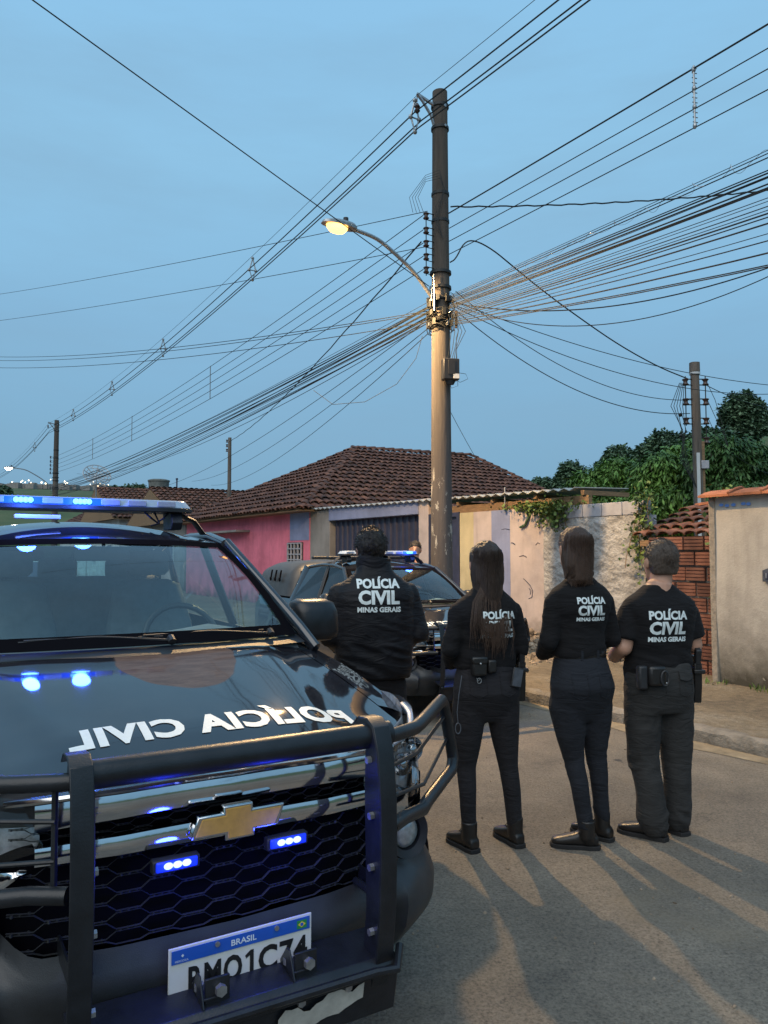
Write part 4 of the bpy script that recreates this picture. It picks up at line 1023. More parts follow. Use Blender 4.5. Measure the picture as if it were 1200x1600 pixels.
# --- broken brick wall between the two plots
bw = empty('brick_wall', NS(8.2, 5.55), 0, 'broken wall of hollow red bricks beside the grey corner wall', 'wall'); o4 = NS(8.2, 5.55)
lbox(8.235, 8.33, 5.53, 6.62, 0, 1.60, (8.2, 5.55)).build('mortar_core', MT['mortar'], bw)
rnd = random.Random(11); bm_ = []
for q in range(3):
    P = []; L_ = .27; prof = []
    nr = 4
    for i in range(nr): zb = .17*i/nr; h = .17/nr; prof += [(0, zb+.004), (.0, zb+h*.72), (.010, zb+h*.80), (.010, zb+h*.96)]
    prof += [(0, .17), (.10, .17), (.10, 0)]
    bm_.append([(n, z) for n, z in prof])
z = .14; r_ = 0
while z < 1.76:
    s = 5.54-(.14 if r_ % 2 else 0)
    while s < 6.6:
        top_row = z > 1.56
        if not (z > 1.2 and s > 6.25 and r_ % 2 == 1 and not top_row) and not (rnd.random() < .04 and not top_row):
            n0 = 8.2+rnd.uniform(-.012, .012) - (.03 if top_row else 0); a, b = max(s, 5.54), min(s+.27, 6.62)
            if b-a > .08:
                m = MB(); V = []; pr = bm_[0]
                for ss in (a+.004, b-.004): V += [NS(n0+n, ss, z+zz)-o4 for n, zz in pr]
                k = len(pr); m.add(V, [tuple(range(k)), tuple(range(2*k-1, k-1, -1))]+[(i, (i+1) % k, k+(i+1) % k, k+i) for i in range(k)])
                m.build('brick', MT['brick'], bw, 30)
        s += .285
    z += .188; r_ += 1
lbox(8.17, 8.21, 5.535, 5.60, .15, 1.52, (8.2, 5.55)).build('mortar_edge', MT['mortar'], bw, bevel=.012)
# --- lean-to roof behind it
lt = empty('lean_to', NS(8.5, 5.6), 0, 'small lean-to tile roof rising behind the broken brick wall', 'shed')
q = lambda n, s, z: NS(n, s, z)-NS(8.5, 5.6)
roof_tiles(lt, lt, [q(8.62, 5.62, 1.80), q(8.62, 7.12, 1.80), q(9.9, 7.12, 2.28), q(9.9, 5.62, 2.28)], q(8.62, 7.1, 0)-q(8.62, 5.6, 0), q(9.9, 5.6, 2.28)-q(8.62, 5.6, 1.80), .20, .26, 200, MT['tileO'] if False else m_tile('lean-to tile', (.06,.03,.024), (.15,.065,.042), (.27,.13,.09)))
ridge(lt, q(9.9, 5.62, 2.30), q(9.9, 7.12, 2.30), MT['tileO'], .07)
lbox(8.75, 9.9, 5.62, 7.12, 0, 1.74, (8.5, 5.6)).build('wall', MT['mortar'], lt)
lbox(8.58, 8.68, 5.62, 7.1, 1.70, 1.78, (8.5, 5.6)).build('eave_board', MT['wood'], lt)
# --- grey corner wall on the right, tile coping
cw = empty('corner_wall', NS(7.86, 5.5), 0, 'stained beige plaster wall with an orange tile coping on the right', 'wall'); o5 = (7.86, 5.5)
nn_, ms_ = 90, 40; S_ = np.linspace(5.5, -3, nn_); Z_ = np.linspace(0, 2.24, ms_); A_, B2 = np.meshgrid(S_, Z_, indexing='ij'); A_ = A_.ravel(); B2 = B2.ravel()
d = .018*fbm(np.stack([A_*.9, B2*.9, A_*0], 1), 3)+.035*smst(.5, .1, B2)*fbm(np.stack([A_*3, B2*3, A_*0], 1), 3); nv2 = 7.86-d; ob = NS(7.86, 5.5)
P = np.stack([nv2*N_.x+A_*T_.x-ob.x, nv2*N_.y+A_*T_.y-ob.y, B2], 1); MB().grid(P, nn_, ms_).build('plaster_face', MT['raw'], cw, 60, fix=False)
lbox(7.90, 8.12, -3, 5.49, 0, 2.235, o5).build('core', MT['raw'], cw)
lbox(7.86-.01, 7.92, 5.44, 5.52, 0, 2.24, o5).build('rough_end', MT['mortar'], cw, bevel=.01)
s = -3.0; k = 0
tm = None
while s < 5.42:
    m = MB(); V = []
    for (t, r1) in ((0, 1.0), (1, .93)):
        for (n, z) in ((-.12, .0), (-.115, .028), (.02, .075), (.13, .10), (.26, .075), (.375, .03), (.375, .01), (.13, .075), (-.09, .0)):
            V.append(NS(7.86+n, s+t*.385, 2.238+z*r1)-ob)
    kk = 9; m.add(V, [(i, (i+1) % kk, kk+(i+1) % kk, kk+i) for i in range(kk)]+[tuple(range(kk)), tuple(range(2*kk-1, kk-1, -1))])
    m.build('coping_tile', MT['tileO'], cw, 40); 
    mr = MB().tube([NS(7.86-.12, s, 2.27)-ob, NS(7.86+.02, s, 2.325)-ob, NS(7.86+.13, s, 2.345)-ob, NS(7.86+.37, s, 2.28)-ob], .018, 6); mr.build('coping_roll', MT['tileO'], cw); s += .39
mb_ = empty('house_plaque', NS(7.84, 4.72), 0, 'small dark cast house number plaque on the beige corner wall', 'sign'); ob6 = NS(7.84, 4.72)
MB().prism([(0, 0), (.001, 0), (0, .001)], 0, 0, .001)
def plq(poly, n0, n1, mat, nm, par):
    V = [NS(n0, 4.72+a, b)-ob6 for a, b in poly]+[NS(n1, 4.72+a, b)-ob6 for a, b in poly]; k = len(poly)
    return MB().add(V, [tuple(range(k)), tuple(range(2*k-1, k-1, -1))]+[(i, (i+1) % k, k+(i+1) % k, k+i) for i in range(k)]).build(nm, mat, par, 30, bevel=.002)
MT['castiron'] = simple('cast aluminium', (.09,.10,.12), .45, .4, .3, 30, .2, 90)
plq([(-.14, 1.30), (.14, 1.30), (.14, 1.42), (0, 1.475), (-.14, 1.42)], 7.815, 7.85, MT['castiron'], 'plate', mb_)
plq([(-.11, 1.33), (.11, 1.33), (.11, 1.395), (-.11, 1.395)], 7.806, 7.814, MT['gate'], 'recess', mb_)
for a in (-.085, -.05, -.015, .02, .055, .09): plq([(a-.008, 1.335), (a+.008, 1.335), (a+.008, 1.39), (a-.008, 1.39)], 7.800, 7.8055, MT['steel'], 'digit', mb_)
for (a, z) in ((5.35, 2.15), (5.28, 2.14), (5.2, 2.145), (5.08, 2.15), (5.02, 2.145)): 
    V = [NS(7.848, a+.03*math.cos(t), z+.018*math.sin(t))-ob for t in np.linspace(0, 5.5, 8)]; MB().add(V, [tuple(range(8))]).build('paint_daub', simple('blue daub', (.10,.22,.55), .6, var=.1) if 'daub' not in MT else MT['daub'], cw, 0, fix=False)

# ============================================================= BACKGROUND HOUSES (left)
def far_house(n0, n1, s0, s1, ze, zr, label, wall, nwin, along=True, tmat='tileR', cnt=160):
    b = NS((n0+n1)/2, s0); h = empty('house', b, 0, label, 'house', 'houses further down the street'); oo = ((n0+n1)/2, s0)
    lbox(n0, n1, s0, s1, -.1, ze, oo).build('wall', MT[wall], h)
    r = lambda n, s, z: NS(n, s, z)-b
    m_ = (n0+n1)/2; ov = .4
    if along:
        f1 = [r(n0-ov, s0-ov, ze), r(n0-ov, s1+ov, ze), r(m_, s1+ov, zr), r(m_, s0-ov, zr)]; f2 = [r(n1+ov, s0-ov, ze), r(n1+ov, s1+ov, ze), r(m_, s1+ov, zr), r(m_, s0-ov, zr)]
        u = f1[1]-f1[0]; v1 = f1[3]-f1[0]; v2 = f2[3]-f2[0]; rid = (f1[3], f1[2])
    else:
        c = (s0+s1)/2
        f1 = [r(n0-ov, s0-ov, ze), r(n1+ov, s0-ov, ze), r(n1+ov, c, zr), r(n0-ov, c, zr)]; f2 = [r(n0-ov, s1+ov, ze), r(n1+ov, s1+ov, ze), r(n1+ov, c, zr), r(n0-ov, c, zr)]
        u = f1[1]-f1[0]; v1 = f1[3]-f1[0]; v2 = f2[3]-f2[0]; rid = (f1[3], f1[2])
    dz = Vector((0, 0, .04)); MB().add([p-dz for p in f1]+[p-dz for p in f2], [(0, 1, 2, 3), (4, 5, 6, 7), (0, 3, 4) if along else (0, 3, 4), (1, 2, 5)]).build('roof_underside', MT['wood'], h, 0)
    roof_tiles(h, h, f1, u, v1, .24, .38, cnt, MT[tmat]); 
    g = roof_tiles(h, h, f2, u, v2, .24, .38, 0, MT[tmat])
    ridge(h, rid[0], rid[1], MT[tmat])
    for i in range(nwin):
        s = s0+(i+.5)*(s1-s0)/nwin; w_ = lbox(n0-.04, n0, s-.5, s+.5, 1.1, 2.1, oo).build('window', MT['white_wall'], h); lbox(n0-.06, n0-.041, s-.42, s+.42, 1.18, 2.02, oo).build('pane', MT['gate'], w_)
    return h
far_house(9.3, 17, 29.5, 37, 2.85, 4.38, 'tile roofed house half hidden by the front pickup light bar', 'greyplaster', 2, False)
far_house(8.9, 15, 38.5, 46, 3.3, 5.05, 'white walled house with a ridged tile roof beneath the satellite dish', 'white_wall', 2, False, cnt=100)
far_house(9.2, 16, 48, 57, 3.3, 5.4, 'furthest white tile roofed house beside the far lamp pole', 'white_wall', 2, True, cnt=60)
def P3(px, py, d):       # a pixel of the photograph at depth d -> place in the street
    u = (px-600)/1202; v = (800-py)/1202; c, sn = math.cos(math.atan(65/1202)), math.sin(math.atan(65/1202)); dy = c-v*sn
    return Vector((u*d/dy, d, 1.6+(sn+v*c)*d/dy))
MT['castiron0'] = simple('weathered tank', (.13,.14,.13), .8, 0, .4, 6)
wt = empty('water_tank', P3(248, 764, 40), 0, 'round grey water tank on the roof ridge behind the light bar', 'water tank')
MB().loft([(0, 0, 0, .50, .50), (.38, 0, 0, .53, .53)], 24).build('drum', MT['castiron0'], wt); MB().loft([(.38, 0, 0, .56, .56), (.45, 0, 0, .56, .56), (.50, 0, 0, .40, .40)], 24).build('lid', MT['castiron0'], wt)
MB().loft([(-.25, 0, 0, .45, .45), (0, 0, 0, .45, .45)], 12).build('stand', MT['greyplaster'], wt)
MT['mesh'] = simple('dish mesh', (.42,.44,.46), .6, .3, .2, 30, 0)
sd_ = empty('satellite_dish', P3(150, 766, 36), 0, 'large mesh satellite dish on the roof to the left', 'satellite dish')
rot = Matrix.Rotation(R(35), 3, 'Z') @ Matrix.Rotation(R(52), 3, 'X'); dm = MB(); cz = Vector((0, 0, .62)); rad = .62
for k in range(14):
    a = 2*math.pi*k/14; dm.tube([cz+rot @ Vector((rad*t*math.cos(a), rad*t*math.sin(a), .16*t*t)) for t in np.linspace(0.05, 1, 6)], .020, 4)
for t in (.33, .55, .78, 1.0): dm.tube([cz+rot @ Vector((rad*t*math.cos(a), rad*t*math.sin(a), .16*t*t)) for a in np.linspace(0, 2*math.pi, 33)], .028 if t == 1 else .018, 4)
dm.build('reflector', MT['mesh'], sd_, 0)
MB().tube([(0, 0, -.5), (0, 0, .45), tuple(cz)], .03, 6).build('mast', MT['steel'], sd_)
fd = MB(); tip = cz+rot @ Vector((0, 0, .48))
for k in range(3): a = 2*math.pi*k/3; fd.tube([cz+rot @ Vector((rad*math.cos(a), rad*math.sin(a), .16)), tip], .016, 4)
fd.ball(tip, .05, 8, 6); fd.build('feed_horn', MT['mesh'], sd_)
vp = empty('vent_pipe', P3(276, 778, 36), 0, 'dark vent pipe standing on the roof right of the water tank', 'pipe'); MB().tube([(0, 0, -.3), (0, 0, .85)], .035, 8).tube([(-.25, 0, .38), (0, 0, .38)], .02, 6).build('pipe', MT['gate'], vp); MB().loft([(.85, 0, 0, .055, .055), (.93, 0, 0, .055, .055)], 10).build('cap', MT['gate'], vp)
# town on the far hillside
tw = MB(); tl = MB(); rnd = random.Random(21)
for _ in range(150):
    px = rnd.uniform(-160, 175); d = rnd.uniform(380, 430); p = P3(px, 780, d); z = float(terrain_h([p.x], [p.y])[0]); w_, h_ = rnd.uniform(2.5, 5), rnd.uniform(1.8, 3.2)
    tw.box((p.x, p.y, z+h_/2), (w_, w_, h_))
    if rnd.random() < .6: tl.ball((p.x+rnd.uniform(-3, 3), p.y-5, z+rnd.uniform(1.5, 5)), rnd.uniform(.22, .42), 6, 4)
tw.build('distant_town', MT['greyplaster'], None, 0, fix=False, kind='stuff'); tl.build('distant_town_lights', emis('town lamps', (1, .8, .5), 6), None, 0, fix=False, kind='stuff')
LAMP_P = 2700

# ============================================================= POLES, LAMPS, CABLES
MT['wire'] = simple('cable sheath', (.010,.012,.013), .6, 0, .2, 30, 0)
MT['porc'] = simple('brown porcelain', (.060,.035,.028), .3, 0, .3, 40, .1, 60)
MT['darkwood'] = simple('dark weathered pole', (.13,.108,.090), .9, 0, .5, 3, .8, 30, stretch=(3, 3, .25), bdist=.02)
def spool(m, c, r=.045, h=.085):
    m.loft([(c[2]-h/2, c[0], c[1], r*.8, r*.8), (c[2]-h/2+.012, c[0], c[1], r, r), (c[2]-.015, c[0], c[1], r*.6, r*.6), (c[2]+.015, c[0], c[1], r*.6, r*.6), (c[2]+h/2-.012, c[0], c[1], r, r), (c[2]+h/2, c[0], c[1], r*.8, r*.8)], 12); return m
sN = -N_   # towards the street
def m_pole():
    m, t, b = _mat('stained and shaded pole'); co = t.nodes.new('ShaderNodeTexCoord'); sp = t.nodes.new('ShaderNodeSeparateXYZ'); L(t, co.outputs['Object'], sp.inputs[0])
    n = tex(t, 'Noise', 3.2, 6, .7, stretch=(3.5, 3.5, .22), dist=.5); n2 = tex(t, 'Noise', 5, 7, .75, stretch=(1.5, 1.5, .6)); n3 = tex(t, 'Noise', 40, 4, .7)
    c = ramp(t, n.outputs['Fac'], [(.28, (.045,.039,.035)), (.5, (.095,.083,.072)), (.72, (.16,.14,.118))])
    dk = t.nodes.new('ShaderNodeMapRange'); L(t, sp.outputs['Z'], dk.inputs[0]); dk.inputs[1].default_value = 5.3; dk.inputs[2].default_value = 5.9; dk.inputs[3].default_value = 0; dk.inputs[4].default_value = .6
    c = mix(t, dk.outputs[0], c, (.060,.047,.038))  # top darkened: the unlit shaft above the lamp, painted into the colour
    lo_ = t.nodes.new('ShaderNodeMapRange'); L(t, sp.outputs['Z'], lo_.inputs[0]); lo_.inputs[1].default_value = 4.3; lo_.inputs[2].default_value = 3.0; lo_.inputs[3].default_value = 0; lo_.inputs[4].default_value = .55
    c = mix(t, lo_.outputs[0], c, (.060,.056,.062))  # lower shaft greyed: fading lamplight put into the colour
    pe = ramp(t, n2.outputs['Fac'], [(.57, 0), (.60, .85)]); lw = t.nodes.new('ShaderNodeMapRange'); L(t, sp.outputs['Z'], lw.inputs[0]); lw.inputs[1].default_value = 3.0; lw.inputs[2].default_value = 2.6; lw.inputs[3].default_value = 0; lw.inputs[4].default_value = 1
    mu = t.nodes.new('ShaderNodeMath'); mu.operation = 'MULTIPLY'; L(t, pe, mu.inputs[0]); L(t, lw.outputs[0], mu.inputs[1]); c = mix(t, mu.outputs[0], c, (.40,.39,.35))
    L(t, c, b.inputs['Base Color']); b.inputs['Roughness'].default_value = .92; bump(t, b, n.outputs['Fac'], .6, .03); bump(t, b, n3.outputs['Fac'], .4, .008); return m
MT['pole'] = m_pole()
def street_pole(s, label, detail=True, H=8.27, n=6.41):
    p0 = NS(n, s); po = empty('utility_pole', p0, 0, label, 'utility pole', 'concrete utility poles along the kerb')
    secs = []
    for i in range(40): z = -.1+(H+.1)*i/39; r = .163-(.163-.108)*max(0, z)/H; secs.append((z, 0, 0, r, r))
    shf = MB().loft(secs, 28); sh_ = shf.build('shaft', MT['pole'], po)
    rg = MB()
    for z in (8.05, 7.72, 6.75, 6.35, 5.60, 5.38, 5.22, 4.88, 4.82): rg.loft([(z-.02, 0, 0, .155 if z < 6 else .13, .155 if z < 6 else .13), (z+.02, 0, 0, .153 if z < 6 else .129, .153 if z < 6 else .129)], 20)
    rg.build('strap', MT['wire'], po, kind='stuff')
    arm = MB(); a0 = Vector((0, 0, 8.02)); tip = sN*.40+Vector((0, 0, 8.12)); arm.tube([a0, tip], [(.028, .022)]*2, 6).tube([Vector((0, 0, 7.72))+sN*.10, sN*.16+Vector((0, 0, 7.88)), sN*.30+Vector((0, 0, 8.04)), tip], .022, 6).tube([a0-T_*.13, a0+T_*.13], .025, 6).tube([Vector((0,0,7.72))-T_*.14, Vector((0,0,7.72))+T_*.14], .02, 6)
    arm.build('cross_arm', MT['steel'], po)
    ins = MB(); ins.tube([tip, tip-Vector((0, 0, .12))], .008, 5); ins.loft([(7.84, tip.x, tip.y, .02, .02), (7.87, tip.x, tip.y, .045, .045), (7.91, tip.x, tip.y, .02, .02), (7.93, tip.x, tip.y, .045, .045), (7.98, tip.x, tip.y, .015, .015)], 10); ins.build('hanging_insulator', MT['porc'], po)
    rack = MB(); rp = sN*.25
    rack.tube([rp+Vector((0, 0, 5.52)), rp+Vector((0, 0, 6.45))], .008, 6)
    for z in (6.38, 6.17, 5.98, 5.79, 5.60):
        for dz in (-.05, .05): rack.tube([sN*.10+Vector((0, 0, z+dz)), rp+Vector((0, 0, z+dz))], [(.004, .014)]*2, 4)
    rack.build('insulator_rack', MT['wire'], po)
    for z in (6.38, 6.17, 5.98, 5.79, 5.60): spool(MB(), (rp.x, rp.y, z)).build('insulator', MT['porc'], po)
    if detail:
        cb = empty('junction_box', Vector((.115, -.20, 4.16)), R(14), parent=po)
        MB().box((0, 0, 0), (.235, .13, .30)).build('case', MT['plastic'], cb, bevel=.015); MB().box((.065, -.068, -.10), (.085, .004, .065)).build('sticker', MT['platewhite'], cb)
        MB().box((0, -.067, .02), (.10, .006, .20)).build('lid_rib', MT['plastic'], cb, bevel=.002); MB().loft([(-.21, 0, 0, .05, .04), (-.15, 0, 0, .08, .05)], 12).build('gland', MT['wire'], cb)
        rnd = random.Random(4)
        ck = MB()      # clutter of clamps, loops and spare coils round the pole
        for k in range(26):
            z = rnd.uniform(4.78, 5.25); a0_ = rnd.uniform(0, 6.3); rr_ = rnd.uniform(.155, .20)
            ck.tube([(rr_*math.cos(a0_+t), rr_*math.sin(a0_+t), z+.05*math.sin(2*t+k)) for t in np.linspace(0, rnd.uniform(2.0, 5.5), 12)], rnd.uniform(.004, .009), 5)
        for k in range(16):
            a = rnd.uniform(2.2, 5.2); z = rnd.choice([4.86, 5.0, 5.12, 5.2]); ck.box((.18*math.cos(a), .18*math.sin(a), z), (.05, .05, rnd.uniform(.05, .12)), Matrix.Rotation(a, 3, 'Z'))
        ck.build('cable_clutter', MT['wire'], po, kind='stuff')
        cl = MB()
        for k in range(9):
            a = rnd.uniform(3.4, 6.0); z = rnd.choice([4.84, 4.98, 5.1, 5.2]); cl.box((.165*math.cos(a), .165*math.sin(a), z), (.05, .03, .07), Matrix.Rotation(a, 3, 'Z'))
        cl.build('clamp', MT['steel'], po, kind='stuff')
        MB().tube([(-.10, -.19, 5.0), (-.11, -.19, 5.52)], .012, 6).build('conduit', MT['steel'], po); MB().tube([(.21, -.10, 4.78), (.21, -.10, 5.02)], .022, 8).build('arrester', MT['porc'], po)
        dl = MB()
        for k in range(5):
            x0 = .10+.03*k; dl.tube([(x0, -.19, 4.95), (x0+.03+.02*k, -.21, 4.7), (x0+.02*math.sin(k), -.21, 4.45), (x0-.02, -.2, 4.31)], .0045, 5)
        dl.tube([(.16, -.2, 4.05), (.25, -.2, 3.98), (.36, -.2, 4.03), (.33, -.2, 4.10), (.2, -.2, 4.12)], .0035, 5).tube([(.1, -.2, 4.0), (.13, -.2, 3.9), (.22, -.2, 3.93), (.2, -.2, 4.6), (.24, -.2, 4.75), (.2, -.17, 4.9)], .0035, 5)
        for k in range(4): a = .9+k*.5; dl.tube([(-.25-.05*k, -.2, 6.4), (-.33-.04*k, -.2, 6.62), (-.22, -.2, 6.85+.03*k), (-.02, -.19, 6.9+.04*k), (.05, -.16, 6.75), (-.08, -.16, 6.5-.1*k), (.02, -.16, 6.05)], .0035, 5)
        dl.build('jumper_wire', MT['wire'], po, kind='stuff')
    return po
np_ = street_pole(8.73, 'tall stained concrete utility pole carrying the lit street lamp', True)
fp_ = street_pole(41.0, 'distant concrete utility pole at the far left end of the street', False, 8.25, 6.35)
def lamp(n, s, z0, reach, rise, label, power, col, lk):
    p0 = NS(n, s, z0); lo_ = empty('street_lamp', p0, 0, label, 'street lamp', 'street lamps')
    pts = [sN*.13+Vector((0, 0, -.02)), sN*(reach*.30)+Vector((0, 0, rise*.50)), sN*(reach*.62)+Vector((0, 0, rise*.93)), sN*(reach*.74)+Vector((0, 0, rise*1.02)), sN*reach+Vector((0, 0, rise*1.07))]
    # smooth
    fine = []
    for i in range(len(pts)-1):
        for k in range(5): fine.append(pts[i].lerp(pts[i+1], k/5))
    fine.append(pts[-1])
    for _ in range(4): fine = [fine[0]]+[(fine[i-1]+fine[i]*2+fine[i+1])/4 for i in range(1, len(fine)-1)]+[fine[-1]]
    MB().tube(fine, .026, 10).build('arm', MT['steel'], lo_)
    MB().box(tuple(sN*.15+Vector((0, 0, 0))), (.06, .06, .34), Matrix.Rotation(math.atan2(sN.y, sN.x), 3, 'Z')).build('bracket', MT['steel'], lo_, bevel=.005)
    hd = empty('lamp_head', pts[-1], math.atan2(sN.y, sN.x), parent=lo_)
    MB().loft([(-.02, .10, 0, .26, .10), (.015, .09, 0, .25, .105), (.05, .05, 0, .18, .08), (.065, .0, 0, .08, .05)], 24, 2.6).build('housing', MT['steel'], hd)
    MB().tube([(-.13, 0, .0), (-.05, 0, .02)], .04, 10).build('socket', MT['steel'], hd); MB().tube([(.0, 0, .06), (.0, 0, .12)], .035, 10).build('photocell', MT['plastic'], hd)
    MB().loft([(-.115, .13, 0, .05, .035), (-.10, .13, 0, .10, .065), (-.06, .13, 0, .14, .085), (-.02, .13, 0, .155, .092)], 24, 2.3).build('glass_bowl', emis('lit lamp bowl', col, lk, (.8,.7,.5)), hd)
    ld = bpy.data.lights.new('lamp_light', 'SPOT'); ld.energy = power; ld.spot_size = R(166); ld.spot_blend = .35; ld.color = (1.0, .62, .27) if lk < 10 else col; ld.shadow_soft_size = .07
    l_ = bpy.data.objects.new('lamp_light', ld); COL.objects.link(l_); l_.parent = hd; l_.location = (.13, 0, -.135)
    return lo_
lamp(6.41, 8.73, 5.22, 1.55, .66, 'lit orange street lamp on a curved arm from the near pole', LAMP_P, (1.0, .46, .09), 5.0)
lamp(6.35, 41.0, 4.85, 2.0, .85, 'far lit white street lamp at the left edge of the street', 60, (1.0, .93, .75), 60)

NC = [0]
def cable(p, q, sag, r, label, group=None, seg=26, wav=0, name='overhead_cable', cat='cable', mat='wire'):
    p = Vector(p); q = Vector(q); pts = []
    for i in range(seg+1):
        t = i/seg; x = p.lerp(q, t); x.z -= sag*4*t*(1-t)
        if wav: x.z += wav*math.sin(t*seg*1.9); 
        pts.append(x)
    base = pts[0].copy(); o = MB().tube([v-base for v in pts], r, 5, cap=False).build(name, MT[mat], None, 60, fix=False, label=label, cat=cat, group=group); o.location = base; return o
near, far, behind = 8.73, 41.0, -24.0
# spaced medium-voltage bundle: one messenger and three phases, both spans, then onward
mv = [(6.01, 8.10, .004, 'thin steel messenger wire, highest of the line between the poles'), (5.96, 7.83, .010, 'thick power cable hanging left in the spaced high bundle'), (6.09, 7.76, .010, 'thick power cable hanging right in the spaced high bundle'), (6.02, 7.62, .010, 'lowest thick power cable of the spaced high bundle')]
def zsag(z0, sag, t): return z0-sag*4*t*(1-t)
for k, (n, z, r, lb) in enumerate(mv):
    cable(NS(n, near, z), NS(n-.05, far, z-.05), .50, r, lb+', left of the pole', 'high power line between the poles', 30)
    cable(NS(n, near, z), NS(n, behind, z), .42, r, lb+', overhead to the right', 'high power line between the poles', 30)
    cable(NS(n-.05, far, z-.05), NS(n-.1, far+30, z-.05), .5, r, lb+', beyond the far pole', 'high power line between the poles', 16)
def spacer(s, z, n=6.02, label=''):
    c = NS(n, s, z); e = empty('cable_spacer', c, YAW, label, 'cable spacer', 'spacers of the high bundle')
    m = MB(); 
    for pts in ([(0, 0, .26), (0, .07, 0), (0, 0, -.2), (0, -.07, 0), (0, 0, .26)],): m.tube(pts, .014, 6)
    m.tube([(0, .07, 0), (0, -.07, 0)], .012, 6)
    for (y, z_) in ((0, .26), (.075, .0), (-.07, 0), (0, -.2)): m.ball((0, y, z_), (.03, .035, .035), 8, 6)
    m.build('clamp_body', MT['steel'], e)
for s, lb in ((8.80, 'cable spacer hanging beneath the arm of the near pole'), (14.8, 'first cable spacer left of the lamp'), (21.3, 'second cable spacer, halfway to the far pole'), (27.5, 'third cable spacer from the near pole'), (34.7, 'last small cable spacer before the far pole'), (46.0, 'tiny cable spacer beyond the far pole')):
    t = (s-near)/(far-near); zz = 7.83-.03-(.5*4*t*(1-t) if s < far else .35); spacer(s, zz if s > 9 else 7.80, 6.02, lb)
# low-voltage wires on the insulator rack
ord_ = ['top', 'second', 'third', 'fourth', 'lowest']
for i, z in enumerate((6.38, 6.17, 5.98, 5.79, 5.60)):
    n = 6.41-.30
    cable(NS(n, near, z), NS(n, far, z-.05), .38, .0062, f'{ord_[i]} wire of the five on the rack running left', 'rack wires running left', 30)
    if i < 4: cable(NS(6.41+(.12 if i else .1), near-.05, z+.10), NS(6.35, behind, z+.05), .20, .0062 if i else .010, f'{ord_[i]} wire of the four climbing to the upper right', 'rack wires climbing right', 30)
for s, zt, lb in ((13.7, 6.17, 'thin rod spacer across the rack wires nearest the lamp'), (21.0, 6.0, 'thin rod spacer across the rack wires, middle one'), (26.5, 5.98, 'thin rod spacer across the rack wires near the far pole')):
    pass
for s, lb in ((17.6, 'pale rod spacer joining the rack wires, nearest one'), (25.0, 'pale rod spacer joining the rack wires, middle one'), (31.0, 'pale rod spacer joining the rack wires, farthest one')):
    t = (s-near)/(far-near); dz = .38*4*t*(1-t); MB().tube([(0, 0, 0), (0, 0, -.80)], .012, 6).build('rod_spacer', MT['steel'], None, label=lb, cat='cable spacer', group='rod spacers').location = NS(6.11, s, 6.38-dz)
e = MB().tube([(0, 0, .02), (0, 0, -.62)], .010, 6)
for k in range(4): e.ball((0, 0, -.02-.19*k), (.022, .022, .03), 8, 6)
for k in range(12): e.tube([(-.02, 0, -.05*k), (.03, 0, -.05*k-.01)], .006, 4)
e.build('rod_spacer', MT['steel'], None, label='rod spacer with clamps on the wires at the upper right', cat='cable spacer', group='rod spacers').location = NS(6.50, 4.62, 6.40)
# thick bundle of telephone and fibre cables, both ways
rnd = random.Random(8)
for i in range(13):
    n0 = 6.41+rnd.uniform(-.2, -.12); z0 = 5.16-.024*i+rnd.uniform(-.01, .01); z1 = 5.0-.05*i+rnd.uniform(-.05, .05); r = rnd.choice([.004, .005, .006, .008, .010])
    cable(NS(n0, near, z0), NS(6.15+rnd.uniform(-.1, .1), far, z1), rnd.uniform(.25, .55), r, f'dark communication cable in the {"upper" if i < 5 else "middle" if i < 9 else "lower"} part of the thick bundle running left', f'communication cables running left, {"upper" if i < 5 else "middle" if i < 9 else "lower"} part', 30)
for i in range(22):
    z0 = 5.24-.020*i; r = rnd.choice([.0035, .004, .005, .006, .008]); pos = 'upper' if i < 8 else ('middle' if i < 15 else 'lower')
    cable(NS(6.45, near-.12, z0), NS(6.45+rnd.uniform(-.2, .2), behind, z0+.1), (.12, .14, .2, .36, .38, .41, .43, .47, .50, .52, .58, .60, .66, .70, .73, .76, .80, .98, 1.02, 1.2, 1.38, 1.42)[i]+rnd.uniform(-.03, .03), r, f'dark communication cable in the {pos} part of the bundle fanning to the right', f'communication cables running right, {pos} part', 30)
pts = [];                    # lashing wire spiralling round one cable
for i in range(220):
    t = i/219; c = NS(6.45, near-1.7-3.2*t, 5.16-.0*t); a = t*60; rr_ = .015+.055*t*abs(math.sin(t*23)); pts.append(c+Vector((0, 0, rr_*math.sin(a)))+N_*rr_*math.cos(a)+T_*.05*math.sin(a*.7))
b0 = pts[0].copy(); MB().tube([p-b0 for p in pts], .0022, 4, cap=False).build('lashing_wire', MT['steel'], None, 60, fix=False, label='loose thin wire spiralling round a cable at the right', cat='wire').location = b0
pp = NS(6.41, near)
def fromP(z, dx=0): return pp+Vector((dx, -.15, z))
def P3b(px, py, d): return P3(px, py, d)
cable(P3(670, 447, 10.7), P3(40, -8, 6.2), .0, .0065, 'lone dark wire crossing the sky to the upper left corner')
cable(P3(668, 330, 10.7), P3(-60, 468, 26), .10, .0055, 'upper of two faint wires crossing the sky to the left edge', 'faint wires crossing left')
cable(P3(668, 385, 10.7), P3(-60, 508, 26), .10, .0055, 'lower of two faint wires crossing the sky to the left edge', 'faint wires crossing left')
for k, (ya, yb, lb) in enumerate(((486, 553, 'highest of three flat wires reaching the left edge'), (489, 559, 'middle of three flat wires reaching the left edge'), (503, 570, 'lowest of three flat wires reaching the left edge'))):
    cable(P3(668, ya, 10.8), P3(-60, yb+2, 24), .28, .006, lb, 'flat wires reaching the left edge')
cable(P3(658, 378, 10.7), P3(358, 690, 33), .35, .011, 'dark twisted service drop slanting down to the thin pole', wav=.01, seg=40)
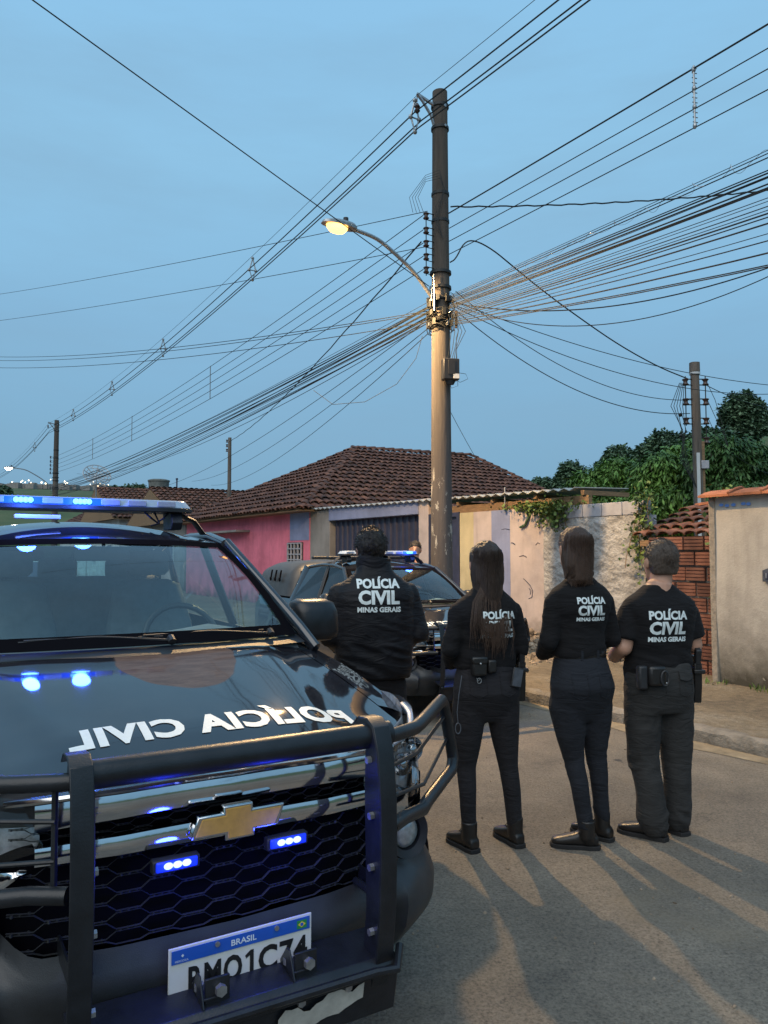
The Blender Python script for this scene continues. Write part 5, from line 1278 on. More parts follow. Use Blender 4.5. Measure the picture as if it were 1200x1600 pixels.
for k, (a, b, sg) in enumerate((((668, 500), (230, 765), .5), ((670, 512), (300, 752), .5), ((670, 520), (330, 758), .6), ((668, 505), (120, 740), .7))):
    cable(P3(*a, 10.8), P3(*b, 38), sg, .006, 'thin sagging drop wire below the main bundle to the distant houses', 'drop wires to the houses')
cable(P3(704, 323, 10.7), P3(1320, 283, 11.5), .10, .011, 'black twisted cable running almost level to the right edge', wav=.008, seg=60)
cw_ = [P3(703, 410, 10.7), P3(712, 405, 10.7), P3(725, 378, 10.7), P3(742, 375, 10.8), P3(770, 390, 11.0), P3(800, 415, 11.2), P3(850, 456, 11.5), P3(910, 500, 11.9), P3(970, 541, 12.3), P3(1030, 574, 12.7), P3(1075, 592, 13)]
for _ in range(2):
    nn = [cw_[0]]
    for a, b in zip(cw_, cw_[1:]): nn += [a.lerp(b, .25), a.lerp(b, .75)]
    cw_ = nn+[cw_[-1]]
b0 = cw_[0].copy(); MB().tube([p-b0 for p in cw_], .010, 6, cap=False).build('overhead_cable', MT['wire'], None, 60, fix=False, label='thick black cable looping from the pole down to the right hand pole', cat='cable').location = b0
cable(P3(708, 470, 10.7), P3(1260, 606, 14), .25, .006, 'upper of the two long wires sloping down past the right pole', 'long wires past the right pole')
cable(P3(708, 478, 10.7), P3(1260, 612, 14), .45, .006, 'lower of the two long wires sloping down past the right pole', 'long wires past the right pole')
cable(P3(712, 455, 10.7), P3(1080, 625, 13), .42, .006, 'thin sagging wire reaching the right pole higher up')
cable(P3(712, 485, 10.7), P3(1078, 646, 13), .42, .007, 'thin sagging wire reaching the right pole lower down')
cable(P3(712, 474, 10.7), P3(1300, 470-90, 8), .35, .008, 'dark wire below the right bundle curving up to the edge')
cable(P3(712, 478, 10.7), P3(1300, 405-25, 8), .55, .006, 'lowest thin wire of the right side curving up to the edge')
lp_ = [P3(660, 525, 10.8), P3(650, 560, 10.8), P3(620, 600, 10.9), P3(570, 628, 11), P3(520, 632, 11), P3(490, 610, 11.1)]
b0 = lp_[0].copy(); MB().tube([p-b0 for p in lp_], .004, 5, cap=False).build('overhead_cable', MT['wire'], None, 60, fix=False, label='slack wire hanging in a loop left of the pole', cat='cable').location = b0
cable(P3(702, 640, 10.7), P3(755, 735, 14), .02, .004, 'short thin drop wire right of the pole above the garage roof')
# thin distant pole
tp = empty('thin_pole', NS(0, 0)+Vector((P3(358, 780, 33).x, 33, 0)), 0, 'thin distant pole rising above the left roofs', 'utility pole')
MB().loft([(-.1, 0, 0, .10, .10), (6.6, 0, 0, .075, .075)], 10).build('shaft', MT['darkwood'], tp)
for z in (6.45, 6.25, 6.05): spool(MB(), (-.12, 0, z), .05, .12).build('insulator', MT['porc'], tp)
# right-hand old pole with two racks
rpo = empty('old_pole', P3(1092, 800, 13.0)*Vector((1,1,0)) if False else Vector((P3(1092, 800, 13.0).x, 13.0, 0)), 0, 'old rough pole with two insulator racks above the brick wall', 'utility pole')
m = MB(); m.loft([(-.1, 0, 0, .082, .085), (2.8, 0, 0, .074, .078), (4.72, -.02, 0, .066, .066), (4.85, -.02, 0, .064, .064)], 14, 2.8); m.build('shaft', MT['darkwood'], rpo)
MB().box((.075, -.03, 1.9), (.055, .05, 3.2)).build('conduit', MT['wood'], rpo, bevel=.008); MB().box((-.03, -.098, 1.75), (.055, .012, 3.1)).build('painted_strip', MT['white_wall'], rpo)
MB().loft([(4.70, -.02, 0, .082, .082), (4.86, -.02, 0, .080, .080)], 14, 2.8).build('cap', MT['darkwood'], rpo); MB().loft([(4.655, -.02, 0, .084, .084), (4.69, -.02, 0, .084, .084)], 14, 2.8).build('white_band', MT['white_wall'], rpo)
MB().box((.09, -.05, 3.10), (.13, .10, .14)).build('meter_box', MT['block'], rpo, bevel=.01)
for sx_ in (-1, 1):
    zs_ = (4.52, 4.18, 3.85)+((3.52,) if sx_ > 0 else ())
    rk = MB().tube([(sx_*.17-.02, -.02, zs_[-1]-.08), (sx_*.17-.02, -.02, 4.62)], .009, 6)
    for z in zs_: rk.tube([(0, -.02, z+.05), (sx_*.17-.02, -.02, z+.05)], .010, 5).tube([(0, -.02, z-.05), (sx_*.17-.02, -.02, z-.05)], .010, 5)
    rk.build('insulator_rack', MT['wire'], rpo)
    for z in zs_: spool(MB(), (sx_*.17-.02, -.02, z), .058, .11).build('insulator', MT['porc'], rpo)
tw_ = MB(); rnd = random.Random(2)
for k in range(5):
    x0 = -.22-.02*k; tw_.tube([(x0, -.05, 4.5), (x0-.04-.03*k, -.06, 4.1), (x0+.03*math.sin(k*2), -.06, 3.7), (x0-.10+.05*k, -.05, 3.2), (-.05+.0*k, -.06, 2.7)], .006, 5)
tw_.ball((-.30, -.06, 3.95), .035, 8, 6).ball((-.30, -.06, 3.60), .03, 8, 6)
for k in range(3): tw_.tube([(.17, -.05, 4.5-.3*k), (.30, -.05, 4.2-.3*k), (.42, -.05, 3.75-.1*k), (.5, -.05, 3.4)], .005, 5)
tw_.build('hanging_wire', MT['wire'], rpo, kind='stuff')
cable(P3(1100, 600, 13), P3(1230, 640, 16), .1, .007, 'thin wire leaving the right pole towards the hillside')
cable(P3(1100, 670, 13), P3(1230, 745, 18), .2, .007, 'slack wire dropping from the right pole into the trees')

# ============================================================= TREES AND PLANTS
def leaves_mesh(C, size, droop, rng, aspect=.28, spread=1.0, O=None):
    """C: n x 3 centres -> folded leaf, 2 quads each"""
    n = len(C); th = rng.uniform(0, 2*np.pi, n); el = rng.normal(-droop, .45*spread, n); s = size*rng.uniform(.6, 1.25, n)
    d = np.stack([np.cos(th)*np.cos(el), np.sin(th)*np.cos(el), np.sin(el)], 1)
    if O is not None:
        d = O/(np.linalg.norm(O, axis=1)[:, None]+1e-9)*.9+rng.normal(0, .35, (n, 3)); d[:, 2] -= droop; d /= np.linalg.norm(d, axis=1)[:, None]+1e-9
    up = np.stack([rng.normal(0, .35, n), rng.normal(0, .35, n), np.ones(n)], 1); sd = np.cross(d, up); sd /= np.linalg.norm(sd, axis=1)[:, None]+1e-9; u2 = np.cross(sd, d)
    w_ = (s*aspect)[:, None]; s = s[:, None]
    a = C; b = C+d*s*.5+sd*w_-u2*w_*.25; c = C+d*s-np.array([0, 0, 1])*s*.12; e = C+d*s*.5-sd*w_-u2*w_*.25
    V = np.stack([a, b, c, e], 1).reshape(-1, 3); i = np.arange(n)*4
    F = np.stack([i, i+1, i+2, i+3], 1)
    return V, F
def np_mesh(name, V, F, mat):
    me = bpy.data.meshes.new(name); me.vertices.add(len(V)); me.vertices.foreach_set('co', np.asarray(V, np.float32).ravel())
    k = F.shape[1]; me.loops.add(F.size); me.loops.foreach_set('vertex_index', F.astype(np.int32).ravel()); me.polygons.add(len(F))
    me.polygons.foreach_set('loop_start', np.arange(0, F.size, k, dtype=np.int32)); me.update(calc_edges=True); me.validate(); me.materials.append(mat); return me
def crown_pts(lobes, n, rng, shell=.55):
    """points in a union of lumpy ellipsoids, denser near the skin, grouped into sprays"""
    out = []; offs = []; tot = sum(l[3]*l[4]*l[5] for l in lobes)
    for (x, y, z, rx, ry, rz) in lobes:
        m = max(6, int(n*rx*ry*rz/tot/44)); g = rng.normal(size=(m, 3)); g /= np.linalg.norm(g, axis=1)[:, None]
        r = rng.uniform(shell**3, 1, m)**(1/3); lump = 1+.22*vnoise(g*2.6+x)
        c = g*(r*lump)[:, None]*[rx, ry, rz]+[x, y, z]
        k = 44; sz = .125*min(rx, rz); q = rng.normal(size=(m, k, 3))*[sz, sz, sz*.7]*rng.uniform(.6, 1.5, (m, 1, 1))
        out.append((c[:, None, :]+q).reshape(-1, 3)); offs.append(q.reshape(-1, 3))
    return np.concatenate(out), np.concatenate(offs)
def tree(loc, lobes, n, size, mat, label, seed, droop=.4, trunk_h=2, tr=.14, group='trees behind the wall', name='tree', aspect=.15):
    rng = np.random.default_rng(seed); rnd = random.Random(seed); t = empty(name, loc, 0, label, 'tree', group)
    cp, co_ = crown_pts(lobes, n, rng); V, F = leaves_mesh(cp, size, droop, rng, aspect, 1.0, co_); o = link(np_mesh('crown', V, F, mat), 'crown', t)
    m = MB(); top = Vector((0, 0, trunk_h)); m.tube([(0, 0, -1.5), (rnd.uniform(-.1, .1), 0, trunk_h*.5), top], [tr*1.3, tr, tr*.85], 8)
    for l in lobes:
        c = Vector(l[:3]); mid = top.lerp(c, .5)+Vector((0, 0, -.15*l[5])); m.tube([top-Vector((0, 0, .2)), mid, c, c+Vector((rnd.uniform(-.5, .5)*l[3], 0, l[5]*.6))], [tr*.6, tr*.4, tr*.22, tr*.08], 6)
        for k in range(3): e_ = c+Vector((rnd.uniform(-.8, .8)*l[3], rnd.uniform(-.8, .8)*l[4], rnd.uniform(-.3, .7)*l[5])); m.tube([mid, mid.lerp(e_, .6), e_], [tr*.25, tr*.15, tr*.05], 5)
    m.build('trunk', MT['darkwood'], t); return t
MT['leafM'] = m_leaf('mango leaves', (.035,.085,.018), (.13,.25,.05), .9)
MT['leafD'] = m_leaf('dark foliage', (.022,.062,.018), (.075,.155,.042), .9)
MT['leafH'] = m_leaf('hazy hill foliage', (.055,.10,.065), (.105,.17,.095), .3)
MT['leafV'] = m_leaf('creeper leaves', (.05,.095,.022), (.15,.21,.06), 3)
def at(px, py, d, z=None):
    p = P3(px, py, d); return p
def lobes_px(base, L_):
    out = []
    for (px, py, d, rw, rh) in L_: p = P3(px, py, d)-base; k = d/1202; out.append((p.x, p.y, p.z, rw*k, rw*k*.9, rh*k))
    return out
def tree_px(d, bpx, L_, n, size, mat, label, seed, **k):
    x = (bpx-600)/1202*d; z = float(terrain_h([x], [d])[0]); b = Vector((x, d, z)); return tree(b, lobes_px(b, L_), n, size, mat, label, seed, **k)
# mangoes right behind the wall
tree_px(21, 965, [(930, 765, 21, 42, 30), (975, 755, 21, 45, 36), (1010, 775, 21, 45, 40), (955, 790, 20.5, 60, 30)], 60000, .17, MT['leafM'], 'bright green mango tree behind the concrete block course', 1, trunk_h=1.5, droop=.7)
tree_px(19, 1050, [(1040, 755, 19, 48, 46), (1080, 735, 19.5, 45, 40), (1055, 800, 18.5, 60, 40), (1000, 800, 19, 50, 30)], 60000, .17, MT['leafM'], 'broad mango tree behind the old pole', 2, trunk_h=1.5, droop=.8)
tree_px(18, 1150, [(1130, 730, 18, 55, 48), (1180, 745, 18, 50, 50), (1150, 790, 17.5, 70, 40), (1110, 780, 18, 40, 60), (1225, 760, 18, 40, 50)], 70000, .17, MT['leafD'], 'dark leafy mango tree above the corner wall', 3, trunk_h=1.6, droop=.9)
tree_px(26, 900, [(900, 772, 26, 25, 20), (925, 780, 26, 40, 20)], 12000, .16, MT['leafM'], 'low green tree at the end of the sheet roof', 4, trunk_h=1.5, droop=.5)
# hillside trees
G = 'trees on the hillside'
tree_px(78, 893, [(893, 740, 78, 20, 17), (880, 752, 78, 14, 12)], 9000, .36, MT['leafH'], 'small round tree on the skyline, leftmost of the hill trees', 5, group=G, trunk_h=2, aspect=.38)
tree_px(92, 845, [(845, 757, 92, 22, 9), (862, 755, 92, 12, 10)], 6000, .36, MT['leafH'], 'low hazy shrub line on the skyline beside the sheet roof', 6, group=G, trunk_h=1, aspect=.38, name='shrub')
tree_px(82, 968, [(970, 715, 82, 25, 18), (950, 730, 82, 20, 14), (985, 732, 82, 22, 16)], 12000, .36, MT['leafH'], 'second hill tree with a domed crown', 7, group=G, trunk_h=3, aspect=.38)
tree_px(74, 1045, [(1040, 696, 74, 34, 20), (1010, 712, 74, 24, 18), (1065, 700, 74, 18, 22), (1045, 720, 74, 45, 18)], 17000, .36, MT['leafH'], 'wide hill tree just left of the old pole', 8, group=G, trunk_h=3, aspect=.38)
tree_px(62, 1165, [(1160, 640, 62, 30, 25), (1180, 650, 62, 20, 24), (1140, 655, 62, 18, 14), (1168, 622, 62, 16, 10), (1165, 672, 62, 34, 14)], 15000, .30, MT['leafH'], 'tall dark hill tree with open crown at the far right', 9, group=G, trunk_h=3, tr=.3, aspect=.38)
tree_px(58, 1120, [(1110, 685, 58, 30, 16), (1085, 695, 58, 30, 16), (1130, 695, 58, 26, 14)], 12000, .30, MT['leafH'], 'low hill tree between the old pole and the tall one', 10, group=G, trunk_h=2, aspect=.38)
tree_px(300, 200, [(188, 766, 300, 24, 6), (212, 763, 300, 17, 7), (170, 769, 300, 14, 5)], 6000, 1.1, MT['leafH'], 'low distant tree line left of the water tank', 11, group='distant trees on the left', trunk_h=1.5, aspect=.38)
tree_px(300, 10, [(6, 768, 300, 12, 8)], 2500, 1.1, MT['leafH'], 'small distant tree at the left edge', 12, group='distant trees on the left', trunk_h=1, aspect=.38)
# creepers
def creeper(name, blobs, hang, label, seed):
    rng = np.random.default_rng(seed); rnd = random.Random(seed); b = NS(*blobs[0][:2], blobs[0][2]); t = empty(name, b, 0, label, 'plant', 'creepers on the wall')
    C = []; 
    for (n, s, z, rn, rs, rz, k) in blobs:
        g = rng.normal(size=(k, 3))*[rs, rn, rz]*np.array([.5, .5, .5]); c = np.array(NS(n, s, z)-b); C.append(c+g[:, :1]*np.array(T_)+g[:, 1:2]*np.array(N_)+g[:, 2:]*np.array([0, 0, 1]))
    m = MB()
    for (n, s, z, ln) in hang:
        p = NS(n, s, z)-b; pts = [p]
        for i in range(6): pts.append(pts[-1]+Vector((rnd.uniform(-.04, .04), 0, -ln/6)))
        m.tube(pts, .006, 5); q = np.array([[*pts[rnd.randrange(6)]] for _ in range(26)]); C.append(q+rng.normal(size=q.shape)*.03)
    m.build('stem', MT['wood'], t); V, F = leaves_mesh(np.concatenate(C), .065, .5, rng, .42); link(np_mesh('foliage', V, F, MT['leafV']), 'foliage', t); return t
creeper('creeper', [(FN-.02, 9.15, 2.40, .22, .75, .09, 420), (FN-.05, 9.5, 2.36, .16, .45, .10, 160), (FN-.06, 8.95, 2.32, .14, .42, .16, 260), (FN-.06, 8.82, 2.18, .12, .16, .22, 110), (FN, 9.95, 2.42, .12, .5, .03, 60)],
        [(FN-.06, 8.8, 2.3, .35), (FN-.06, 9.1, 2.3, .25), (FN-.06, 8.95, 2.3, .30), (FN-.06, 8.75, 2.25, .45), (FN-.06, 9.3, 2.3, .3)], 'leafy creeper spilling over the wall top beside the blocks', 31)
creeper('creeper', [(FN-.05, 7.2, 2.1, .15, .2, .5, 160), (FN-.05, 7.22, 2.38, .15, .15, .15, 90), (FN-.08, 7.3, 1.8, .15, .25, .4, 130), (FN-.1, 7.15, 1.45, .12, .2, .4, 90)], [(FN-.08, 7.2, 2.3, .9), (FN-.08, 7.3, 2.2, .8), (FN-.06, 7.1, 2.4, .7)], 'thin creeper climbing the right end of the rough wall', 32)
creeper('creeper', [(8.15, 5.52, 1.9, .12, .15, .5, 60), (8.3, 5.6, 2.2, .2, .2, .15, 70)], [(8.1, 5.53, 2.2, 1.1), (8.15, 5.5, 2.2, 1.4), (8.1, 5.56, 2.1, 1.2)], 'dry straggly vine hanging between brick wall and corner wall', 33)
# tufts of grass along wall foot and kerb
rng = np.random.default_rng(5); C = []
for _ in range(150):
    s = rng.uniform(-2, 16); n = 8.75 if s > 6 else 7.80; 
    if n == 7.8 and s > 5.5: n = 8.75
    c = np.array(NS(n+rng.normal(0, .05), s, .13 if n > 6 else .13)); C.append(c+rng.normal(size=(8, 3))*[.03, .03, .004])
V, F = leaves_mesh(np.concatenate(C), .10, -1.0, rng, .10); link(np_mesh('grass', V, F, MT['leafV']), 'grass', None, kind='stuff')

t1 = empty('police_pickup', (-.40, 2.16, 0), R(31-90), 'black police pickup with bull bar and mirrored bonnet lettering in the foreground', 'pickup truck', 'police pickups')
make_truck(t1)
t2 = empty('police_pickup', (.842, 7.43, 0), R(25-90), 'dark police pickup with a gilled canopy parked behind the standing officers', 'pickup truck', 'police pickups')
t2.scale = (.90, .90, .86)
make_truck(t2, True)

# --- small white car parked far behind the first pickup, seen through its glass
wc = empty('parked_car', P3(28, 900, 17)*Vector((1, 1, 0)), R(-64), 'white parked hatchback seen through the front pickup windscreen', 'car')
def secx(x, hw, z0, z1, e=4): return [(x, hw*math.copysign(abs(math.cos(t))**(2/e), math.cos(t)), (z0+z1)/2+(z1-z0)/2*math.copysign(abs(math.sin(t))**(2/e), math.sin(t))) for t in np.linspace(0, 2*math.pi, 28, endpoint=False)]
def loftx(secs):
    m = MB(); V = [p for s_ in secs for p in s_]; n = 28; k = len(secs)
    return m.add(V, [(i*n+j, i*n+(j+1) % n, (i+1)*n+(j+1) % n, (i+1)*n+j) for i in range(k-1) for j in range(n)]+[tuple(range(n)), tuple((k-1)*n+j for j in range(n-1, -1, -1))])
loftx([secx(2.0, .62, .30, .62), secx(1.9, .76, .25, .78), secx(1.2, .82, .22, .92), secx(.9, .84, .22, .98), secx(-1.5, .84, .22, 1.02), secx(-1.9, .78, .25, .98), secx(-2.0, .66, .35, .8)]).build('body', MT['white_wall'], wc, 50)
loftx([secx(.85, .70, .90, 1.0), secx(.25, .62, .95, 1.42), secx(-.4, .60, .95, 1.50), secx(-1.4, .60, .95, 1.46), secx(-1.8, .66, .95, 1.05)]).build('cabin', MT['white_wall'], wc, 50)
MB().grid([(.80, -.60, 1.00), (.80, .60, 1.00), (.30, -.54, 1.40), (.30, .54, 1.40)], 2, 2).build('windscreen', MT['gate'], wc, 0).location = (.03, 0, .02)
for q in (-1, 1):
    MB().add([(.55, q*.715, 1.02), (-1.5, q*.715, 1.04), (-1.3, q*.635, 1.40), (.15, q*.635, 1.38)], [(0, 1, 2, 3)]).build('side_window', MT['gate'], wc, 0)
    MB().ball((1.93, q*.58, .68), (.06, .14, .08), 12, 8).build('headlamp', MT['foglens'], wc)
    for x in (1.25, -1.25): MB().tube([(x, q*.70, .30), (x, q*.86, .30)], .30, 24).build('wheel', MT['rubber'], wc)

# ============================================================= PEOPLE (local: x right, y the way the person faces, z up)
def remesh(m, vox, smooth_it=4, name='tmp'):
    me = bpy.data.meshes.new(name); me.from_pydata([tuple(v) for v in m.v], [], m.f)
    bm = bmesh.new(); bm.from_mesh(me); bmesh.ops.recalc_face_normals(bm, faces=bm.faces); bm.to_mesh(me); bm.free()
    ob = bpy.data.objects.new(name, me); COL.objects.link(ob)
    r = ob.modifiers.new('r', 'REMESH'); r.mode = 'VOXEL'; r.voxel_size = vox; r.use_smooth_shade = True
    if smooth_it: s = ob.modifiers.new('s', 'SMOOTH'); s.iterations = smooth_it; s.factor = .5
    dg = bpy.context.evaluated_depsgraph_get(); dg.update(); out = bpy.data.meshes.new_from_object(ob.evaluated_get(dg)); bpy.data.objects.remove(ob); bpy.data.meshes.remove(me)
    return out
def folds(me, fn):
    n = len(me.vertices); co = np.empty(n*3); me.vertices.foreach_get('co', co); co = co.reshape(-1, 3); nr = np.empty(n*3); me.vertices.foreach_get('normal', nr); nr = nr.reshape(-1, 3)
    d = fn(co); co = co+nr*d[:, None]; me.vertices.foreach_set('co', co.ravel()); me.update()
def put(me, name, mat, parent, **k):
    me.materials.clear(); me.materials.append(mat); me.shade_smooth(); me.name = name; return link(me, name, parent, **k)
def limb(m, pts, rs, n=16): 
    # smooth the path a little and cap it with balls so joints union well
    m.tube(pts, rs, n)
    for p, r in zip(pts, rs): rr_ = r if not hasattr(r, '__len__') else min(r); m.ball(p, rr_*.98, 12, 8)
def add_hand(m, wrist, d, up, s=1.0, side=1, curl=.9):
    d = Vector(d).normalized(); up = Vector(up); sd = d.cross(up).normalized(); up = sd.cross(d).normalized(); w_ = Vector(wrist)
    m.tube([w_, w_+d*.045*s, w_+d*.085*s], [(.020*s, .024*s), (.017*s, .038*s), (.014*s, .040*s)], 10, up=up)
    for i, (o, ln) in enumerate(((-.030, .072), (-.010, .082), (.010, .076), (.029, .060))):
        a = w_+d*.080*s+sd*o*s; b = a+(d*math.cos(curl*.3)-up*math.sin(curl*.3))*ln*.45*s; c = b+(d*math.cos(curl)-up*math.sin(curl))*ln*.32*s; e = c+(d*math.cos(curl*1.5)-up*math.sin(curl*1.5))*ln*.25*s
        m.tube([a-d*.02*s, a, b, c, e], [.0085*s, .0090*s, .0085*s, .0078*s, .0062*s], 8)
    a = w_+d*.02*s-sd*side*.026*s; m.tube([a, a+d*.030*s-sd*side*.022*s-up*.008*s, a+d*.055*s-sd*side*.026*s-up*.02*s, a+d*.075*s-sd*side*.02*s-up*.028*s], [.013*s, .012*s, .010*s, .008*s], 8)
def add_head(m, c, s=1.0, tilt=0):
    """c: centre of the skull"""
    x, y, z = c; 
    m.ball((x, y-.012*s, z+.020*s), (.074*s, .094*s, .090*s), 20, 14)
    m.loft([(z-.125*s, x, y+.045*s, .022*s, .022*s), (z-.112*s, x, y+.040*s, .040*s, .042*s), (z-.085*s, x, y+.026*s, .056*s, .060*s), (z-.04*s, x, y+.014*s, .064*s, .074*s), (z+.02*s, x, y+.006*s, .070*s, .084*s)], 20, 2.3)
    m.tube([(x, y+.078*s, z+.016*s), (x, y+.094*s, z-.012*s), (x, y+.106*s, z-.034*s)], [.009*s, .012*s, .014*s], 8)                # nose
    m.ball((x, y+.088*s, z-.042*s), (.018*s, .012*s, .008*s), 8, 6)
    m.ball((x, y+.082*s, z-.066*s), (.026*s, .012*s, .007*s), 10, 6); m.ball((x, y+.080*s, z-.077*s), (.022*s, .012*s, .007*s), 10, 6)   # lips
    m.tube([(x-.045*s, y+.072*s, z+.024*s), (x-.02*s, y+.084*s, z+.026*s)], .008*s, 6); m.tube([(x+.045*s, y+.072*s, z+.024*s), (x+.02*s, y+.084*s, z+.026*s)], .008*s, 6)
    for q in (-1, 1):
        m.ball((x+q*.080*s, y-.006*s, z-.012*s), (.011*s, .020*s, .032*s), 12, 8); m.ball((x+q*.076*s, y+.004*s, z-.012*s), (.012*s, .016*s, .024*s), 10, 6)
def add_face_details(parent, c, s=1.0, hair=None):
    x, y, z = c
    for q in (-1, 1):
        e = MB().ball((x+q*.031*s, y+.068*s, z+.006*s), .0125*s, 12, 8).build('eye', MT['eyewhite'], parent); MB().ball((x+q*.031*s, y+.0755*s, z+.006*s), .0062*s, 10, 6).build('iris', MT['gate'], e)
        MB().tube([(x+q*.014*s, y+.084*s, z+.030*s), (x+q*.03*s, y+.083*s, z+.035*s), (x+q*.048*s, y+.074*s, z+.029*s)], .0032*s, 6).build('eyebrow', hair or MT['hairD'], parent)
def shoe(m, sole, x, y, yaw, heel=.0, ln=.27, w_=.048, boot=.12):
    R_ = Matrix.Rotation(yaw, 3, 'Z'); o = Vector((x, y, 0))
    sec = [(-.075, .030, .050), (-.06, .038, .068), (-.02, .042, .082), (.03, .043, .078), (.08, .047, .062), (.13, .050, .050), (.165, .046, .042), (.188, .034, .034), (.196, .018, .024)]
    k = ln/.27; V = []; n = 14
    for (yy, ww, hh) in sec:
        for i in range(n):
            a = 2*math.pi*i/n; cx = math.cos(a); sz = math.sin(a); V.append(o+R_ @ Vector((ww*w_/.048*math.copysign(abs(cx)**.7, cx), yy*k, .018+hh*(.5+.5*math.copysign(abs(sz)**.75, sz)))))
    F = [(i*n+j, i*n+(j+1) % n, (i+1)*n+(j+1) % n, (i+1)*n+j) for i in range(len(sec)-1) for j in range(n)]+[tuple(range(n-1, -1, -1)), tuple((len(sec)-1)*n+j for j in range(n))]
    m.add(V, F)
    if boot: m.tube([o+R_ @ Vector((0, -.022, .05)), o+Vector((0, -.020, boot*.45)), o+Vector((0, -.018, boot))], [.044, .042, .045], 16)
    pts = [o+R_ @ Vector((a*w_/.048, b*k, 0)) for a, b in ((-.036, -.078), (-.046, -.03), (-.044, .03), (-.053, .11), (-.050, .165), (-.030, .197), (0, .206), (.030, .197), (.050, .165), (.053, .11), (.044, .03), (.046, -.03), (.036, -.078), (0, -.088))]
    q = len(pts); V = [p+Vector((0, 0, .002)) for p in pts]+[p+Vector((0, 0, .026)) for p in pts]
    sole.add(V, [tuple(range(q-1, -1, -1)), tuple(range(q, 2*q))]+[(i, (i+1) % q, q+(i+1) % q, q+i) for i in range(q)])
def m_hair(name, dark, light, warm=None):
    m, t, b = _mat(name); n = tex(t, 'Noise', 30, 5, .75, stretch=(9, 9, .35)); n2 = tex(t, 'Noise', 4, 2, .5, stretch=(1, 1, .4))
    c = ramp(t, n.outputs['Fac'], [(.3, dark), (.72, light)]); 
    L(t, c, b.inputs['Base Color']); b.inputs['Roughness'].default_value = .42; b.inputs['Specular IOR Level'].default_value = .45; b.inputs['Anisotropic'].default_value = .6
    bump(t, b, n.outputs['Fac'], .7, .012); return m
MT['hairD'] = m_hair('near black hair', (.006,.005,.004), (.022,.016,.013)); MT['hairB'] = m_hair('dark brown hair', (.010,.006,.004), (.050,.028,.017)); MT['hairL'] = m_hair('brown hair', (.016,.009,.006), (.085,.045,.026))
MT['hairG'] = m_hair('greying brown hair', (.028,.019,.014), (.11,.080,.060))
MT['eyewhite'] = simple('eye white', (.6,.58,.55), .2, 0, .05, 5, 0)
def back_text(parent, me, cx, ztop, w_, lines, tilt=0, yaw=0, src='y'):
    """lettering printed on the back of a garment: project along +y from behind"""
    bv = bvh_of(me); m = MB(); z = ztop
    for (s, h, ww, gap, sh) in lines:
        v, f, W, H = text2d(s, .1, .045, .006, width=ww, height=h, shear=sh, spacing=1.02)
        out = []
        for a, b in v:
            x = cx-ww/2+a; zz = z-h+b; 
            hit = bv.ray_cast(Vector((x, -.8, zz)), Vector((0, 1, 0)))
            p = hit[0] if hit[0] else Vector((x, -.1, zz)); out.append((p.x, p.y-.0035, p.z))
        m.add(out, f); z -= h+gap
    return m.build('lettering', MT['white'], parent, 0, fix=False)
PC = lambda k: [('POLÍCIA', .047*k, .172*k, .007*k, 0), ('CIVIL', .056*k, .166*k, .009*k, 0), ('MINAS GERAIS', .021*k, .174*k, 0, 0)]
def fold_shirt(zw, amp=1.0, seed=0):
    def fn(co):
        x, y, z = co.T; q = np.stack([x*5+seed, y*5, z*20+x*7], 1); r = 1-np.abs(vnoise(q))*2; a = .0070*np.exp(-((z-zw-.10)/.12)**2)+.0016
        big = .008*fbm(np.stack([x*6+seed, y*6, z*7], 1), 3); return amp*(a*np.clip(r, -1, 1)+big)
    return fn
def fold_pants(zk, za, amp=1.0, seed=0, zc=.75):
    def fn(co):
        x, y, z = co.T; q = np.stack([x*11+seed+z*3, y*9, z*17+np.abs(x)*14+2.5*vnoise(np.stack([x*4+seed, y*4, z*3], 1))], 1); r = 1-np.abs(vnoise(q))*2
        gate = np.clip(vnoise(np.stack([x*7+9+seed, y*7, z*5], 1))*1.6+.5, 0, 1)
        a = .0050*np.exp(-((z-zk)/.09)**2)+.0085*np.exp(-((z-za-.03)/.07)**2)+.0045*np.exp(-((z-zc+.04)/.06)**2)+.0006
        return amp*(a*np.clip(r, -1, 1)*gate+.0035*fbm(np.stack([x*9+seed, y*9, z*4], 1), 3))
    return fn
